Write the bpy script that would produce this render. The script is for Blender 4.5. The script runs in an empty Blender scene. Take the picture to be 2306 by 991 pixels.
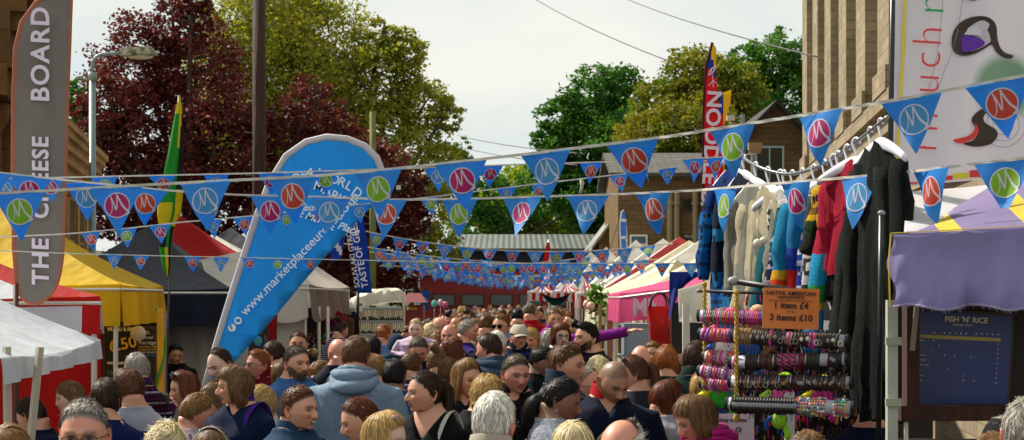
import bpy, bmesh, math, random
import numpy as np
from mathutils import Vector, Matrix
R = random.Random(7)
NR = np.random.RandomState(11)
F, CX, HY, CZ = 4000.0, 1153.0, 670.0, 2.05      # focal length in photo pixels, horizon, camera height
pi = math.pi
scene = bpy.context.scene
COL = scene.collection

def at(px, py, d):
    return Vector(((px-CX)/F*d, d, CZ-(py-HY)/F*d))
def lin(h):
    h = h.lstrip('#')
    if len(h) == 3: h = ''.join(c*2 for c in h)
    v = [int(h[i:i+2], 16)/255 for i in (0, 2, 4)]
    return tuple(c/12.92 if c <= .04045 else ((c+.055)/1.055)**2.4 for c in v)
def c4(c):
    if isinstance(c, str): c = lin(c)
    return (c[0], c[1], c[2], 1.0)
def sstep(a, b, x):
    t = np.clip((x-a)/(b-a), 0, 1)
    return t*t*(3-2*t)

# ---------------------------------------------------------------- materials
class Nodes:
    def __init__(s, name):
        s.m = bpy.data.materials.new(name); s.m.use_nodes = True
        s.t = s.m.node_tree; s.t.nodes.clear()
        s.out = s.t.nodes.new('ShaderNodeOutputMaterial')
        s.b = s.n('ShaderNodeBsdfPrincipled')
        s.l(s.b.outputs[0], s.out.inputs[0])
    def n(s, t, **k):
        x = s.t.nodes.new(t)
        for a, v in k.items(): setattr(x, a, v)
        return x
    def l(s, a, b): s.t.links.new(a, b)
    def coord(s, kind='Object'):
        return s.n('ShaderNodeTexCoord').outputs[kind]
    def noise(s, scale, detail=4, vec=None, rough=.55):
        x = s.n('ShaderNodeTexNoise'); x.inputs['Scale'].default_value = scale
        x.inputs['Detail'].default_value = detail; x.inputs['Roughness'].default_value = rough
        s.l(vec if vec is not None else s.coord(), x.inputs['Vector'])
        return x.outputs['Fac']
    def map(s, vec, scale=(1, 1, 1), rot=(0, 0, 0), loc=(0, 0, 0)):
        x = s.n('ShaderNodeMapping'); x.inputs['Scale'].default_value = scale
        x.inputs['Rotation'].default_value = rot; x.inputs['Location'].default_value = loc
        s.l(vec, x.inputs['Vector']); return x.outputs[0]
    def ramp(s, fac, stops, interp='LINEAR'):
        x = s.n('ShaderNodeValToRGB'); x.color_ramp.interpolation = interp
        e = x.color_ramp.elements
        while len(e) < len(stops): e.new(.5)
        for i, (p, c) in enumerate(stops):
            e[i].position = p; e[i].color = c4(c) if not isinstance(c, (int, float)) else (c, c, c, 1)
        s.l(fac, x.inputs[0]); return x.outputs[0]
    def mix(s, fac, a, b, mode='MIX'):
        x = s.n('ShaderNodeMix', data_type='RGBA', blend_type=mode)
        for sock, v in ((0, fac), (6, a), (7, b)):
            if isinstance(v, bpy.types.NodeSocket): s.l(v, x.inputs[sock])
            elif sock == 0: x.inputs[0].default_value = v
            else: x.inputs[sock].default_value = c4(v)
        return x.outputs[2]
    def math(s, op, a, b=0.0, c=None):
        x = s.n('ShaderNodeMath', operation=op)
        for i, v in enumerate((a, b) if c is None else (a, b, c)):
            if isinstance(v, bpy.types.NodeSocket): s.l(v, x.inputs[i])
            else: x.inputs[i].default_value = v
        return x.outputs[0]
    def sep(s, vec):
        x = s.n('ShaderNodeSeparateXYZ'); s.l(vec, x.inputs[0]); return x.outputs
    def comb(s, x, y, z=0.0):
        k = s.n('ShaderNodeCombineXYZ')
        for i, v in enumerate((x, y, z)):
            if isinstance(v, bpy.types.NodeSocket): s.l(v, k.inputs[i])
            else: k.inputs[i].default_value = v
        return k.outputs[0]
    def col(s, c):
        if isinstance(c, bpy.types.NodeSocket): s.l(c, s.b.inputs['Base Color'])
        else: s.b.inputs['Base Color'].default_value = c4(c)
    def set(s, **k):
        for a, v in k.items():
            i = s.b.inputs[a.replace('_', ' ')]
            if isinstance(v, bpy.types.NodeSocket): s.l(v, i)
            else: i.default_value = v
    def bump(s, h, strength=.3, dist=.01):
        x = s.n('ShaderNodeBump'); x.inputs['Strength'].default_value = strength
        x.inputs['Distance'].default_value = dist
        s.l(h, x.inputs['Height']); s.l(x.outputs[0], s.b.inputs['Normal'])
    def translucent(s, fac, color):
        t = s.n('ShaderNodeBsdfTranslucent'); m = s.n('ShaderNodeMixShader')
        if isinstance(color, bpy.types.NodeSocket): s.l(color, t.inputs[0])
        else: t.inputs[0].default_value = c4(color)
        m.inputs[0].default_value = fac
        s.l(s.b.outputs[0], m.inputs[1]); s.l(t.outputs[0], m.inputs[2]); s.l(m.outputs[0], s.out.inputs[0])
CACHE = {}
def cached(fn):
    def g(*a, **k):
        key = (fn.__name__, a, tuple(sorted(k.items())))
        if key not in CACHE: CACHE[key] = fn(*a, **k)
        return CACHE[key]
    return g
def dk(c, f):
    if isinstance(c, str): c = lin(c)
    return tuple(min(1, x*f) for x in c)

@cached
def plain(c, rough=.6, metal=0.0, var=.12, scale=6):
    n = Nodes('surface'); f = n.noise(scale, 6)
    n.col(n.mix(f, dk(c, 1-var), dk(c, 1+var))); n.set(Roughness=rough, Metallic=metal)
    return n.m
@cached
def canvas(c, trans=.25, dirt=.25, fold=.5, fs=2.2):
    n = Nodes('canvas'); o = n.coord()
    f = n.noise(3, 6, o); g = n.noise(.9, 3, o)
    col = n.mix(n.ramp(f, [(.35, 0.0), (.75, 1.0)]), c, dk(c, 1-dirt)); col = n.mix(n.ramp(n.noise(1.6, 8, n.map(o, (1, 1, .4)), .7), [(.5, 0.0), (.72, .3)]), col, '#5a4c38')
    n.col(col); n.set(Roughness=.7); n.b.inputs['Specular IOR Level'].default_value = .25
    m = n.map(o, (1, 1, .35))
    w = n.noise(fs, 3, m); w2 = n.noise(140, 1, o)
    n.bump(n.math('ADD', w, n.math('MULTIPLY', w2, .02)), fold, .12)
    n.translucent(trans, dk(c, 1.0))
    return n.m
@cached
def cloth(c, pat='', c2='#ffffff', rough=.85):
    n = Nodes('cloth'); o = n.coord(); X = n.sep(o)
    f = n.noise(9, 5, o)
    col = n.mix(f, dk(c, .8), dk(c, 1.15))
    h = n.noise(380, 2, o)
    hs, hd = .25, .002
    if pat == 'stripe':
        s = n.math('SINE', n.math('MULTIPLY', X[2], 2*pi/.05))
        col = n.mix(n.math('GREATER_THAN', s, .35), col, c2)
    elif pat == 'fine':
        s = n.math('SINE', n.math('MULTIPLY', X[2], 2*pi/.022))
        col = n.mix(n.math('GREATER_THAN', s, .1), col, c2)
    elif pat == 'check':
        a = n.math('GREATER_THAN', n.math('SINE', n.math('MULTIPLY', n.math('ADD', X[0], n.math('MULTIPLY', X[1], .6)), 2*pi/.032)), .2)
        b = n.math('GREATER_THAN', n.math('SINE', n.math('MULTIPLY', X[2], 2*pi/.032)), .2)
        col = n.mix(n.math('MULTIPLY', n.math('ADD', a, b), .42), col, c2)
        a2 = n.math('GREATER_THAN', n.math('SINE', n.math('MULTIPLY', X[2], 2*pi/.064)), .86)
        col = n.mix(n.math('MULTIPLY', a2, .8), col, '#ded6ea')
    elif pat == 'print':
        v = n.n('ShaderNodeTexVoronoi'); v.inputs['Scale'].default_value = 26; n.l(o, v.inputs[0])
        col = n.mix(n.ramp(v.outputs[0], [(.28, 1.0), (.36, 0.0)]), col, c2)
    elif pat == 'marl':
        col = n.mix(n.ramp(n.noise(160, 2, o), [(.45, 0.0), (.6, 1.0)]), col, c2)
    elif pat == 'quilt':
        a = n.math('ABSOLUTE', n.math('SINE', n.math('MULTIPLY', n.math('ADD', n.math('ADD', X[0], X[1]), X[2]), pi/.055)))
        b = n.math('ABSOLUTE', n.math('SINE', n.math('MULTIPLY', n.math('SUBTRACT', n.math('ADD', X[0], X[1]), X[2]), pi/.055)))
        h = n.math('POWER', n.math('MULTIPLY', a, b), .4); hs, hd = .9, .012; rough = .4
    elif pat == 'knit':
        a = n.math('ABSOLUTE', n.math('SINE', n.math('MULTIPLY', n.math('ADD', X[0], n.math('MULTIPLY', X[1], 1.3)), pi/.017)))
        b = n.math('ABSOLUTE', n.math('SINE', n.math('MULTIPLY', X[2], pi/.009)))
        h = n.math('ADD', a, n.math('MULTIPLY', b, .5)); hs, hd = .9, .006
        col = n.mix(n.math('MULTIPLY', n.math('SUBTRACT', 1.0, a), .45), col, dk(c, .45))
    n.col(n.mix(1.0, col, '#dcdcdc', 'MULTIPLY')); n.set(Roughness=rough); n.b.inputs['Sheen Weight'].default_value = .03; n.b.inputs['Specular IOR Level'].default_value = .12
    w = n.noise(7, 2, n.map(o, (1, 1, .6)))
    if pat not in ('quilt', 'knit'):
        n.bump(n.math('ADD', w, n.math('MULTIPLY', h, .04)), .45, .03)
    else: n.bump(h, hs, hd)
    return n.m
@cached
def skin():
    n = Nodes('skin'); a = n.n('ShaderNodeAttribute'); a.attribute_name = 'col'
    f = n.noise(90, 3); g = n.noise(14, 3)
    col = n.mix(n.math('MULTIPLY', n.ramp(f, [(.4, 0.0), (.8, 1.0)]), .12), a.outputs[0], '#6a2418')
    n.col(col); n.set(Roughness=n.ramp(g, [(.3, .38), (.7, .58)]))
    n.b.inputs['Subsurface Weight'].default_value = .12
    n.b.inputs['Subsurface Radius'].default_value = (.012, .005, .003)
    n.b.inputs['Subsurface Scale'].default_value = .6
    n.bump(f, .15, .002)
    return n.m
@cached
def hairm(c):
    n = Nodes('hair'); g = n.n('ShaderNodeNewGeometry')
    r = g.outputs['Random Per Island']
    col = n.mix(r, dk(c, .5), dk(c, 1.75))
    f = n.noise(11, 3); col = n.mix(n.ramp(f, [(.35, 0.0), (.7, .35)]), col, dk(c, .5))
    n.col(col); n.set(Roughness=.5); n.b.inputs['Specular IOR Level'].default_value = .2
    n.b.inputs['Anisotropic'].default_value = .5
    return n.m
@cached
def glassm(c, rough=.05, alpha=1.0):
    n = Nodes('lens'); n.col(c); n.set(Roughness=rough, Alpha=alpha); return n.m
@cached
def leafm(c1, c2, c3, trans=.4):
    n = Nodes('leaves'); g = n.n('ShaderNodeNewGeometry').outputs['Random Per Island']
    f = n.noise(.35, 3)
    a = n.ramp(g, [(0, c1), (.55, c2), (1, c3)])
    col = n.mix(n.ramp(f, [(.38, 0.0), (.62, .55)]), a, c3)
    n.col(col); n.set(Roughness=.55); n.b.inputs['Specular IOR Level'].default_value = .35
    n.translucent(trans, n.mix(1.0, col, '#fff7b0', 'MULTIPLY'))
    return n.m
@cached
def barkm(c):
    n = Nodes('bark'); o = n.map(n.coord(), (14, 14, 1.4)); f = n.noise(1.5, 8, o)
    n.col(n.ramp(f, [(.3, dk(c, .45)), (.7, dk(c, 1.3))])); n.set(Roughness=.85); n.bump(f, .7, .03); return n.m
@cached
def stonem(c, ang=0.0, bw=.42, bh=.16, mortar=.5, soot=.5):
    n = Nodes('stone'); o = n.coord(); X = n.sep(o)
    u = n.math('ADD', n.math('MULTIPLY', X[0], math.cos(ang)), n.math('MULTIPLY', X[1], math.sin(ang)))
    b = n.n('ShaderNodeTexBrick'); n.l(n.comb(u, X[2]), b.inputs['Vector'])
    b.inputs['Scale'].default_value = 1; b.inputs['Brick Width'].default_value = bw; b.inputs['Row Height'].default_value = bh
    b.inputs['Mortar Size'].default_value = .008; b.inputs['Mortar Smooth'].default_value = .4; b.inputs['Bias'].default_value = -.1
    b.inputs['Color1'].default_value = c4(dk(c, 1.15)); b.inputs['Color2'].default_value = c4(dk(c, .72)); b.inputs['Mortar'].default_value = c4(dk(c, mortar))
    f = n.noise(1.1, 6, o); g = n.noise(9, 5, o)
    col = n.mix(n.ramp(f, [(.42, 0.0), (.75, soot)]), b.outputs[0], dk(c, .3))
    col = n.mix(.25, col, n.ramp(g, [(.3, dk(c, .6)), (.7, dk(c, 1.4))]))
    n.col(col); n.set(Roughness=.9); n.b.inputs['Specular IOR Level'].default_value = .15
    n.bump(n.math('ADD', n.math('MULTIPLY', b.outputs[1], -1.0), n.math('MULTIPLY', g, .6)), .6, .02)
    return n.m

# ---------------------------------------------------------------- mesh building
class MB:
    def __init__(s): s.v = []; s.f = []; s.mi = []; s.nv = 0
    def add(s, v, f, mi=0):
        v = np.asarray(v, float).reshape(-1, 3); o = s.nv
        s.v.append(v); s.nv += len(v)
        for q in f: s.f.append([i+o for i in q]); s.mi.append(mi)
    def grid(s, P, mi=0, cu=False, cv=False, mif=None):
        P = np.asarray(P, float); a, b = P.shape[:2]; o = s.nv
        s.v.append(P.reshape(-1, 3)); s.nv += a*b
        for i in range(a if cu else a-1):
            for j in range(b if cv else b-1):
                i2, j2 = (i+1) % a, (j+1) % b
                s.f.append([o+i*b+j, o+i*b+j2, o+i2*b+j2, o+i2*b+j]); s.mi.append(mif(i, j) if mif else mi)
    def box(s, c, size, mi=0, rot=None):
        x, y, z = [k/2 for k in size]
        v = np.array([(i, j, k) for i in (-x, x) for j in (-y, y) for k in (-z, z)])
        if rot is not None: v = v @ np.array(rot.to_3x3() if len(rot) == 4 else rot).T
        v = v+np.array(c)
        s.add(v, [(0, 1, 3, 2), (4, 6, 7, 5), (0, 4, 5, 1), (2, 3, 7, 6), (0, 2, 6, 4), (1, 5, 7, 3)], mi)
    def tube(s, pts, rad, n=10, mi=0, cap=True, flat=1.0):
        pts = np.asarray(pts, float); m = len(pts)
        rad = np.full(m, rad, float) if np.isscalar(rad) else np.asarray(rad, float)
        T = np.gradient(pts, axis=0); T /= np.linalg.norm(T, axis=1)[:, None]+1e-12
        up = np.array([0, 0, 1.0]) if abs(T[0][2]) < .9 else np.array([0, 1.0, 0])
        A = np.cross(T[0], up); A /= np.linalg.norm(A); out = []
        for i in range(m):
            A = A-T[i]*A.dot(T[i]); A /= np.linalg.norm(A)+1e-12; B = np.cross(T[i], A)
            a = np.linspace(0, 2*pi, n, endpoint=False)
            out.append(pts[i]+rad[i]*(np.cos(a)[:, None]*A+flat*np.sin(a)[:, None]*B))
        o = s.nv; s.grid(np.array(out), mi, cv=True)
        if cap:
            s.f.append([o+i for i in range(n)][::-1]); s.mi.append(mi)
            s.f.append([o+(m-1)*n+i for i in range(n)]); s.mi.append(mi)
    def ball(s, c, r, n=12, mi=0, sc=(1, 1, 1)):
        th = np.linspace(.02, pi-.02, n); ph = np.linspace(0, 2*pi, n*2, endpoint=False)
        P = np.stack([np.outer(np.sin(th), np.cos(ph)), np.outer(np.sin(th), np.sin(ph)), np.outer(np.cos(th), np.ones_like(ph))], -1)
        s.grid(P*r*np.array(sc)+np.array(c), mi, cv=True)
    def build(s, name, mats, parent=None, smooth=False, data_only=False, origin=None):
        me = bpy.data.meshes.new(name)
        V = np.concatenate(s.v) if s.v else np.zeros((0, 3))
        if origin is not None: V = V-np.array(origin)
        me.from_pydata(V.tolist(), [], s.f)
        if not isinstance(mats, (list, tuple)): mats = [mats]
        for m in mats: me.materials.append(m)
        if len(mats) > 1: me.polygons.foreach_set('material_index', np.array(s.mi, np.int32))
        if smooth: me.polygons.foreach_set('use_smooth', np.ones(len(s.f), bool))
        me.update()
        if data_only: return me
        o = obj(name, me, parent)
        if origin is not None: o.location = origin
        return o
def obj(name, me, parent=None):
    o = bpy.data.objects.new(name, me); COL.objects.link(o)
    if parent is not None: o.parent = parent
    return o
def tag(o, label, cat, group=None):
    o['label'] = label; o['category'] = cat
    if group: o['group'] = group
    return o
def thing(name, label, cat, loc=(0, 0, 0), group=None, rz=0):
    o = bpy.data.objects.new(name, None); COL.objects.link(o); o.location = loc; o.rotation_euler = (0, 0, rz)
    o.empty_display_size = .1
    return tag(o, label, cat, group)
def text(body, loc, size, mat, parent, roll=0, yaw=0, name='lettering', align='LEFT', off=0.0, sx=1.0, shear=0, sp=1.0, tilt=0):
    c = bpy.data.curves.new(name, 'FONT'); c.body = body; c.size = size; c.align_x = align; c.align_y = 'CENTER'
    c.extrude = .0006; c.offset = off; c.shear = shear; c.space_character = sp; c.resolution_u = 3
    tmp = bpy.data.objects.new(name, c); me = bpy.data.meshes.new_from_object(tmp); bpy.data.objects.remove(tmp); bpy.data.curves.remove(c)
    me.materials.clear(); me.materials.append(mat); o = obj(name, me, parent)
    M = Matrix.Translation(loc) @ Matrix.Rotation(yaw, 4, 'Z') @ Matrix.Rotation(tilt, 4, 'X') @ Matrix.Rotation(roll, 4, 'Y') @ Matrix.Rotation(pi/2, 4, 'X') @ Matrix.Diagonal((sx, 1, 1, 1))
    if parent is not None: M = parent.matrix_basis.inverted() @ M
    o.matrix_local = M
    return o
def noise3(P, freq, seed=0, oct=3):
    r = np.random.RandomState(seed); P = np.asarray(P); out = np.zeros(P.shape[:-1]); a = 1.0
    for o in range(oct):
        for k in range(3):
            d = r.normal(size=3); d /= np.linalg.norm(d); e = r.normal(size=3); e /= np.linalg.norm(e)
            out += a*np.sin(P@d*freq*6.283+r.rand()*6.28+1.3*np.sin(P@e*freq*4.1+r.rand()*6.28))/3
        a *= .5; freq *= 2.03
    return out
# ---------------------------------------------------------------- camera, sky, sun
cam = bpy.data.objects.new('camera', bpy.data.cameras.new('camera')); COL.objects.link(cam); scene.camera = cam
cam.location = (0, 0, CZ); cam.rotation_euler = (pi/2, 0, 0)
cam.data.sensor_width = 36; cam.data.lens = F/2306*36; cam.data.shift_y = (HY-495.5)/2306
cam.data.clip_start = .1; cam.data.clip_end = 2000
cam.data.dof.use_dof = True; cam.data.dof.focus_distance = 11; cam.data.dof.aperture_fstop = 9
scene.view_settings.view_transform = 'Standard'; scene.view_settings.look = 'None'; scene.view_settings.gamma = 1
scene.view_settings.exposure = 0.48
S = Vector((-.56, .40, .72)).normalized()
W = bpy.data.worlds.new('World'); scene.world = W; W.use_nodes = True
t = W.node_tree; t.nodes.clear()
wo = t.nodes.new('ShaderNodeOutputWorld'); sk = t.nodes.new('ShaderNodeTexSky'); sk.sky_type = 'NISHITA'; sk.sun_disc = False
sk.sun_elevation = math.asin(S.z); sk.sun_rotation = math.atan2(S.x, S.y)
b1 = t.nodes.new('ShaderNodeBackground'); b1.inputs[1].default_value = .1; t.links.new(sk.outputs[0], b1.inputs[0])
b2 = t.nodes.new('ShaderNodeBackground'); b2.inputs[1].default_value = .67
tc = t.nodes.new('ShaderNodeTexCoord'); mp = t.nodes.new('ShaderNodeMapping'); mp.inputs['Scale'].default_value = (1, 1, 3.2)
t.links.new(tc.outputs['Generated'], mp.inputs[0])
nz = t.nodes.new('ShaderNodeTexNoise'); nz.inputs['Scale'].default_value = 3.4; nz.inputs['Detail'].default_value = 6; nz.inputs['Roughness'].default_value = .5
t.links.new(mp.outputs[0], nz.inputs['Vector'])
cr = t.nodes.new('ShaderNodeValToRGB'); cr.color_ramp.elements[0].position = .36; cr.color_ramp.elements[0].color = (.74, .83, .81, 1)
cr.color_ramp.elements[1].position = .66; cr.color_ramp.elements[1].color = (1.0, 1.0, .92, 1)
t.links.new(nz.outputs[0], cr.inputs[0]); t.links.new(cr.outputs[0], b2.inputs[0])
cf = t.nodes.new('ShaderNodeValToRGB'); cf.color_ramp.elements[0].position = .36; cf.color_ramp.elements[0].color = (.72,)*3+(1,)
cf.color_ramp.elements[1].position = .5; cf.color_ramp.elements[1].color = (.96,)*3+(1,)
t.links.new(nz.outputs[0], cf.inputs[0])
ms = t.nodes.new('ShaderNodeMixShader'); t.links.new(cf.outputs[0], ms.inputs[0]); t.links.new(b1.outputs[0], ms.inputs[1]); t.links.new(b2.outputs[0], ms.inputs[2])
t.links.new(ms.outputs[0], wo.inputs[0])
sun = bpy.data.objects.new('sun', bpy.data.lights.new('sun', 'SUN')); COL.objects.link(sun)
sun.data.energy = 5.0; sun.data.angle = math.radians(1.5); sun.data.color = (1, .93, .8)
sun.rotation_euler = S.to_track_quat('Z', 'Y').to_euler()

# ---------------------------------------------------------------- ground
def struct(o): o['kind'] = 'structure'; return o
n = Nodes('grass_ground'); n.col(n.ramp(n.noise(.4, 6), [(.3, '#182410'), (.7, '#333c1c')])); n.set(Roughness=.9); m_gr = n.m
n = Nodes('asphalt'); f = n.noise(60, 5); g = n.noise(.8, 4)
n.col(n.mix(n.math('MULTIPLY', f, g), '#34322f', '#6a655e')); n.set(Roughness=.85); n.bump(f, .4, .01); m_as = n.m
n = Nodes('paving'); b = n.n('ShaderNodeTexBrick'); n.l(n.coord(), b.inputs[0]); b.inputs['Scale'].default_value = 1
b.inputs['Brick Width'].default_value = .9; b.inputs['Row Height'].default_value = .6; b.inputs['Mortar Size'].default_value = .006
b.inputs['Color1'].default_value = c4('#8a8172'); b.inputs['Color2'].default_value = c4('#736a5c'); b.inputs['Mortar'].default_value = c4('#3c362e')
n.col(b.outputs[0]); n.set(Roughness=.8); m_pv = n.m
mb = MB(); mb.add([(-700, -50, -.02), (700, -50, -.02), (700, 900, -.02), (-700, 900, -.02)], [(0, 1, 2, 3)])
struct(mb.build('ground', m_gr))
mb = MB(); mb.add([(-3.6, -8, 0), (3.2, -8, 0), (3.0, 74, 0), (-3.6, 74, 0)], [(0, 1, 2, 3)]); struct(mb.build('road', m_as))
for nm, x0, x1 in (('pavement', -9.5, -3.75), ('pavement', 3.35, 9.5)):
    mb = MB(); mb.box(((x0+x1)/2, 33, .04), (x1-x0, 82, .12)); struct(mb.build(nm, m_pv))
for x in (-3.67, 3.27):
    mb = MB(); mb.box((x, 33, .05), (.14, 82, .135)); struct(mb.build('kerb', stonem('#8a8172', pi/2, .9, .4)))

# ---------------------------------------------------------------- buildings
ST = '#a5865a'
def frame_xy(ax, ay, bx, by):
    d = Vector((bx-ax, by-ay, 0)); L = d.length; u = d/L; return u, Vector((u.y, -u.x, 0)), L
def wall_box(mb, A, u, nrm, s0, s1, z0, z1, p0, p1, mi=0):
    """box along the facade direction u from s0 to s1, from p0 to p1 outward"""
    a = [A+u*s+nrm*p for s in (s0, s1) for p in (p0, p1)]
    v = [(q.x, q.y, z) for z in (z0, z1) for q in a]
    mb.add(v, [(0, 1, 3, 2), (4, 6, 7, 5), (0, 4, 5, 1), (2, 3, 7, 6), (0, 2, 6, 4), (1, 5, 7, 3)], mi)
# big pilastered hall on the right
m_st = stonem('#958770', 1.66, .5, .17, .5, .5)
hall = thing('stone_building', 'tall pale sandstone hall with ribbed pilasters beside the clothes stall', 'building', (4.6, 20, 0))
def child_build(mb, name, mats, par, smooth=False):
    o = mb.build(name, mats, par, smooth); o.location = -par.location; return o
a0 = 3.3
Q0 = Vector((a0+.093*12, 12, 0)); Q1 = Vector((a0+.093*45.0, 45.0, 0))
u, nr, L = frame_xy(Q0.x, Q0.y, Q1.x, Q1.y); nr = -nr if nr.x > 0 else nr
mb = MB(); wall_box(mb, Q0, u, nr, 0, L, 0, 16, -10, 0); child_build(mb, 'wall', m_st, hall)
zs = 5.0
mb = MB(); wall_box(mb, Q0, u, nr, -.1, L, zs-.22, zs, 0, .34); wall_box(mb, Q0, u, nr, -.1, L, zs-.5, zs-.22, 0, .2)
wall_box(mb, Q0, u, nr, -.1, L, zs-1.5, zs-1.38, 0, .12)
child_build(mb, 'string_course', m_st, hall)
s = .4; k = 0
while s < L-1.4:
    mb = MB(); wall_box(mb, Q0, u, nr, s, s+1.45, zs+.0, 15.5, 0, .3); wall_box(mb, Q0, u, nr, s+1.45, s+1.75, zs, 15.5, 0, .12)
    wall_box(mb, Q0, u, nr, s-.06, s+1.6, zs, zs+.35, .3, .36)
    child_build(mb, 'pilaster', m_st, hall); s += 3.2; k += 1
mb = MB(); wall_box(mb, Q0, u, nr, 0, L, 15.5, 16.2, 0, .7); child_build(mb, 'cornice', m_st, hall)
mb = MB(); q = Q0+u*9+nr*.3; mb.tube([(q.x, q.y, 7.0), (q.x-.5, q.y, 7.0)], .03); mb.tube([(q.x-.12, q.y, 6.7), (q.x-.12, q.y, 7.25)], .025)
child_build(mb, 'wall_bracket', plain('#2a2622'), hall)

def window(par, P, u, nrm, s, z, w, h, frame='#c9c4b4', pane='#39424a', nx=2, nz=2, dep=.03):
    mb = MB(); t_ = .06
    wall_box(mb, P, u, nrm, s, s+w, z, z+t_, -.0, dep+.05); wall_box(mb, P, u, nrm, s, s+w, z+h-t_, z+h, 0, dep+.02)
    wall_box(mb, P, u, nrm, s, s+t_, z+t_, z+h-t_, 0, dep+.02); wall_box(mb, P, u, nrm, s+w-t_, s+w, z+t_, z+h-t_, 0, dep+.02)
    for i in range(1, nx): wall_box(mb, P, u, nrm, s+w*i/nx-.02, s+w*i/nx+.02, z+t_, z+h-t_, 0, dep+.01)
    for i in range(1, nz): wall_box(mb, P, u, nrm, s+t_, s+w-t_, z+h*i/nz-.02, z+h*i/nz+.02, 0, dep+.008)
    fr = child_build(mb, 'window', plain(frame, .5), par)
    mb = MB(); wall_box(mb, P, u, nrm, s+.03, s+w-.03, z+.03, z+h-.03, -.02, .014)
    g = mb.build('pane', glassm(pane, .12), fr); g.location = (0, 0, 0)
    return fr
def gable_house(name, label, A, B, depth, ez, rz, wallc, roofc, wins=(), over=.3, ridge_along=False, back=1):
    """front face from A to B (left to right seen from the street); the gable is on the front unless ridge_along"""
    A = Vector((A[0], A[1], 0)); B = Vector((B[0], B[1], 0)); u, n_, L = frame_xy(A.x, A.y, B.x, B.y)
    par = thing(name, label, 'building', ((A.x+B.x)/2, (A.y+B.y)/2, 0))
    bk = -n_*depth; ang = math.atan2(u.y, u.x)
    m = stonem(wallc, ang, .5, .17, .35, .6); m2 = stonem(wallc, ang+pi/2, .5, .17, .35, .6)
    def P(s, z, dd): q = A+u*s-n_*dd; return (q.x, q.y, z)
    mb = MB()
    if ridge_along:
        for s0 in (0, L): mb.add([P(s0, 0, 0), P(s0, 0, depth), P(s0, ez, depth), P(s0, rz, depth/2), P(s0, ez, 0)], [(0, 1, 2, 3, 4)], 1)
        for dd in (0, depth): mb.add([P(0, 0, dd), P(L, 0, dd), P(L, ez, dd), P(0, ez, dd)], [(0, 1, 2, 3)], 0)
    else:
        for dd in (0, depth): mb.add([P(0, 0, dd), P(L, 0, dd), P(L, ez, dd), P(L/2, rz, dd), P(0, ez, dd)], [(0, 1, 2, 3, 4)], 0)
        for s0 in (0, L): mb.add([P(s0, 0, 0), P(s0, 0, depth), P(s0, ez, depth), P(s0, ez, 0)], [(0, 1, 2, 3)], 1)
    child_build(mb, 'wall', [m, m2], par)
    mb = MB(); t_ = .14
    if ridge_along:
        for s_, e_ in ((-over, 1), (depth+over, -1)):
            k = (rz-ez)/(depth/2); z0 = ez-over*k
            v = [P(-over, z0, s_), P(L+over, z0, s_), P(L+over, rz, depth/2), P(-over, rz, depth/2)]
            mb.add(v+[(x, y, z+t_) for x, y, z in v], [(3, 2, 1, 0), (4, 5, 6, 7), (0, 1, 5, 4), (1, 2, 6, 5), (2, 3, 7, 6), (3, 0, 4, 7)])
    else:
        k = (rz-ez)/(L/2)
        for s_ in (-over, L+over):
            z0 = ez-over*k
            v = [P(s_, z0, -over), P(s_, z0, depth+over), P(L/2, rz, depth+over), P(L/2, rz, -over)]
            mb.add(v+[(x, y, z+t_) for x, y, z in v], [(3, 2, 1, 0), (4, 5, 6, 7), (0, 1, 5, 4), (1, 2, 6, 5), (2, 3, 7, 6), (3, 0, 4, 7)])
    n = Nodes('roof'); X = n.sep(n.coord()); f = n.noise(3, 5)
    st = n.math('SINE', n.math('MULTIPLY', X[2], 2*pi/.16)); st2 = n.math('SINE', n.math('MULTIPLY', X[0], 2*pi/.3))
    n.col(n.mix(f, dk(roofc, .6), dk(roofc, 1.3))); n.set(Roughness=.8); n.bump(n.math('ADD', st, n.math('MULTIPLY', st2, .5)), .5, .02)
    child_build(mb, 'roof', n.m, par)
    for w in wins: window(par, A, u, n_, *w)
    return par, A, u, n_
def pxw(px, d): return (px-CX)/F*d
def pz(py, d): return CZ-(py-HY)/F*d
# stone house behind the white stalls
d = 62
par, A, u, n_ = gable_house('stone_house', 'dark stone house with a small white window behind the white stall roofs', (pxw(1392, d), d), (pxw(1640, d), d), 9, pz(395, d), pz(330, d), '#7a6446', '#4a463f',
    [((1418-1392)/F*d, pz(553, d), .62, .38, '#e8e6dc', '#4c6a80', 1, 1), ((1414-1392)/F*d, pz(600, d), .62, .5, '#cfcabb', '#40505a', 1, 1), (2.2, pz(478, d), .5, .5, '#3a342a', '#14130f', 1, 1), (.4, .9, .9, 1.3)], ridge_along=True)
for xx in (1508, 1524, 1566):
    mb = MB(); p = at(xx, 0, d-.12); mb.tube([(p.x, p.y, 0), (p.x, p.y, pz(430, d))], .11, 8); mb.tube([(p.x, p.y, pz(462, d)), (p.x, p.y, pz(455, d))], .15, 8); child_build(mb, 'drainpipe', plain('#9c8a68', .7), par)
mb = MB(); p = at(1553, 533, d-.1); mb.box(p, (.5, .03, .14)); sg = mb.build('street_sign', plain('#20222c'), None, origin=p)
tag(sg, 'small black street sign with white letters on the stone house wall', 'sign')
text('TITUS', (p.x-.2, p.y-.03, p.z), .13, plain('#e8e8e8'), sg, sx=.9)
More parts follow.
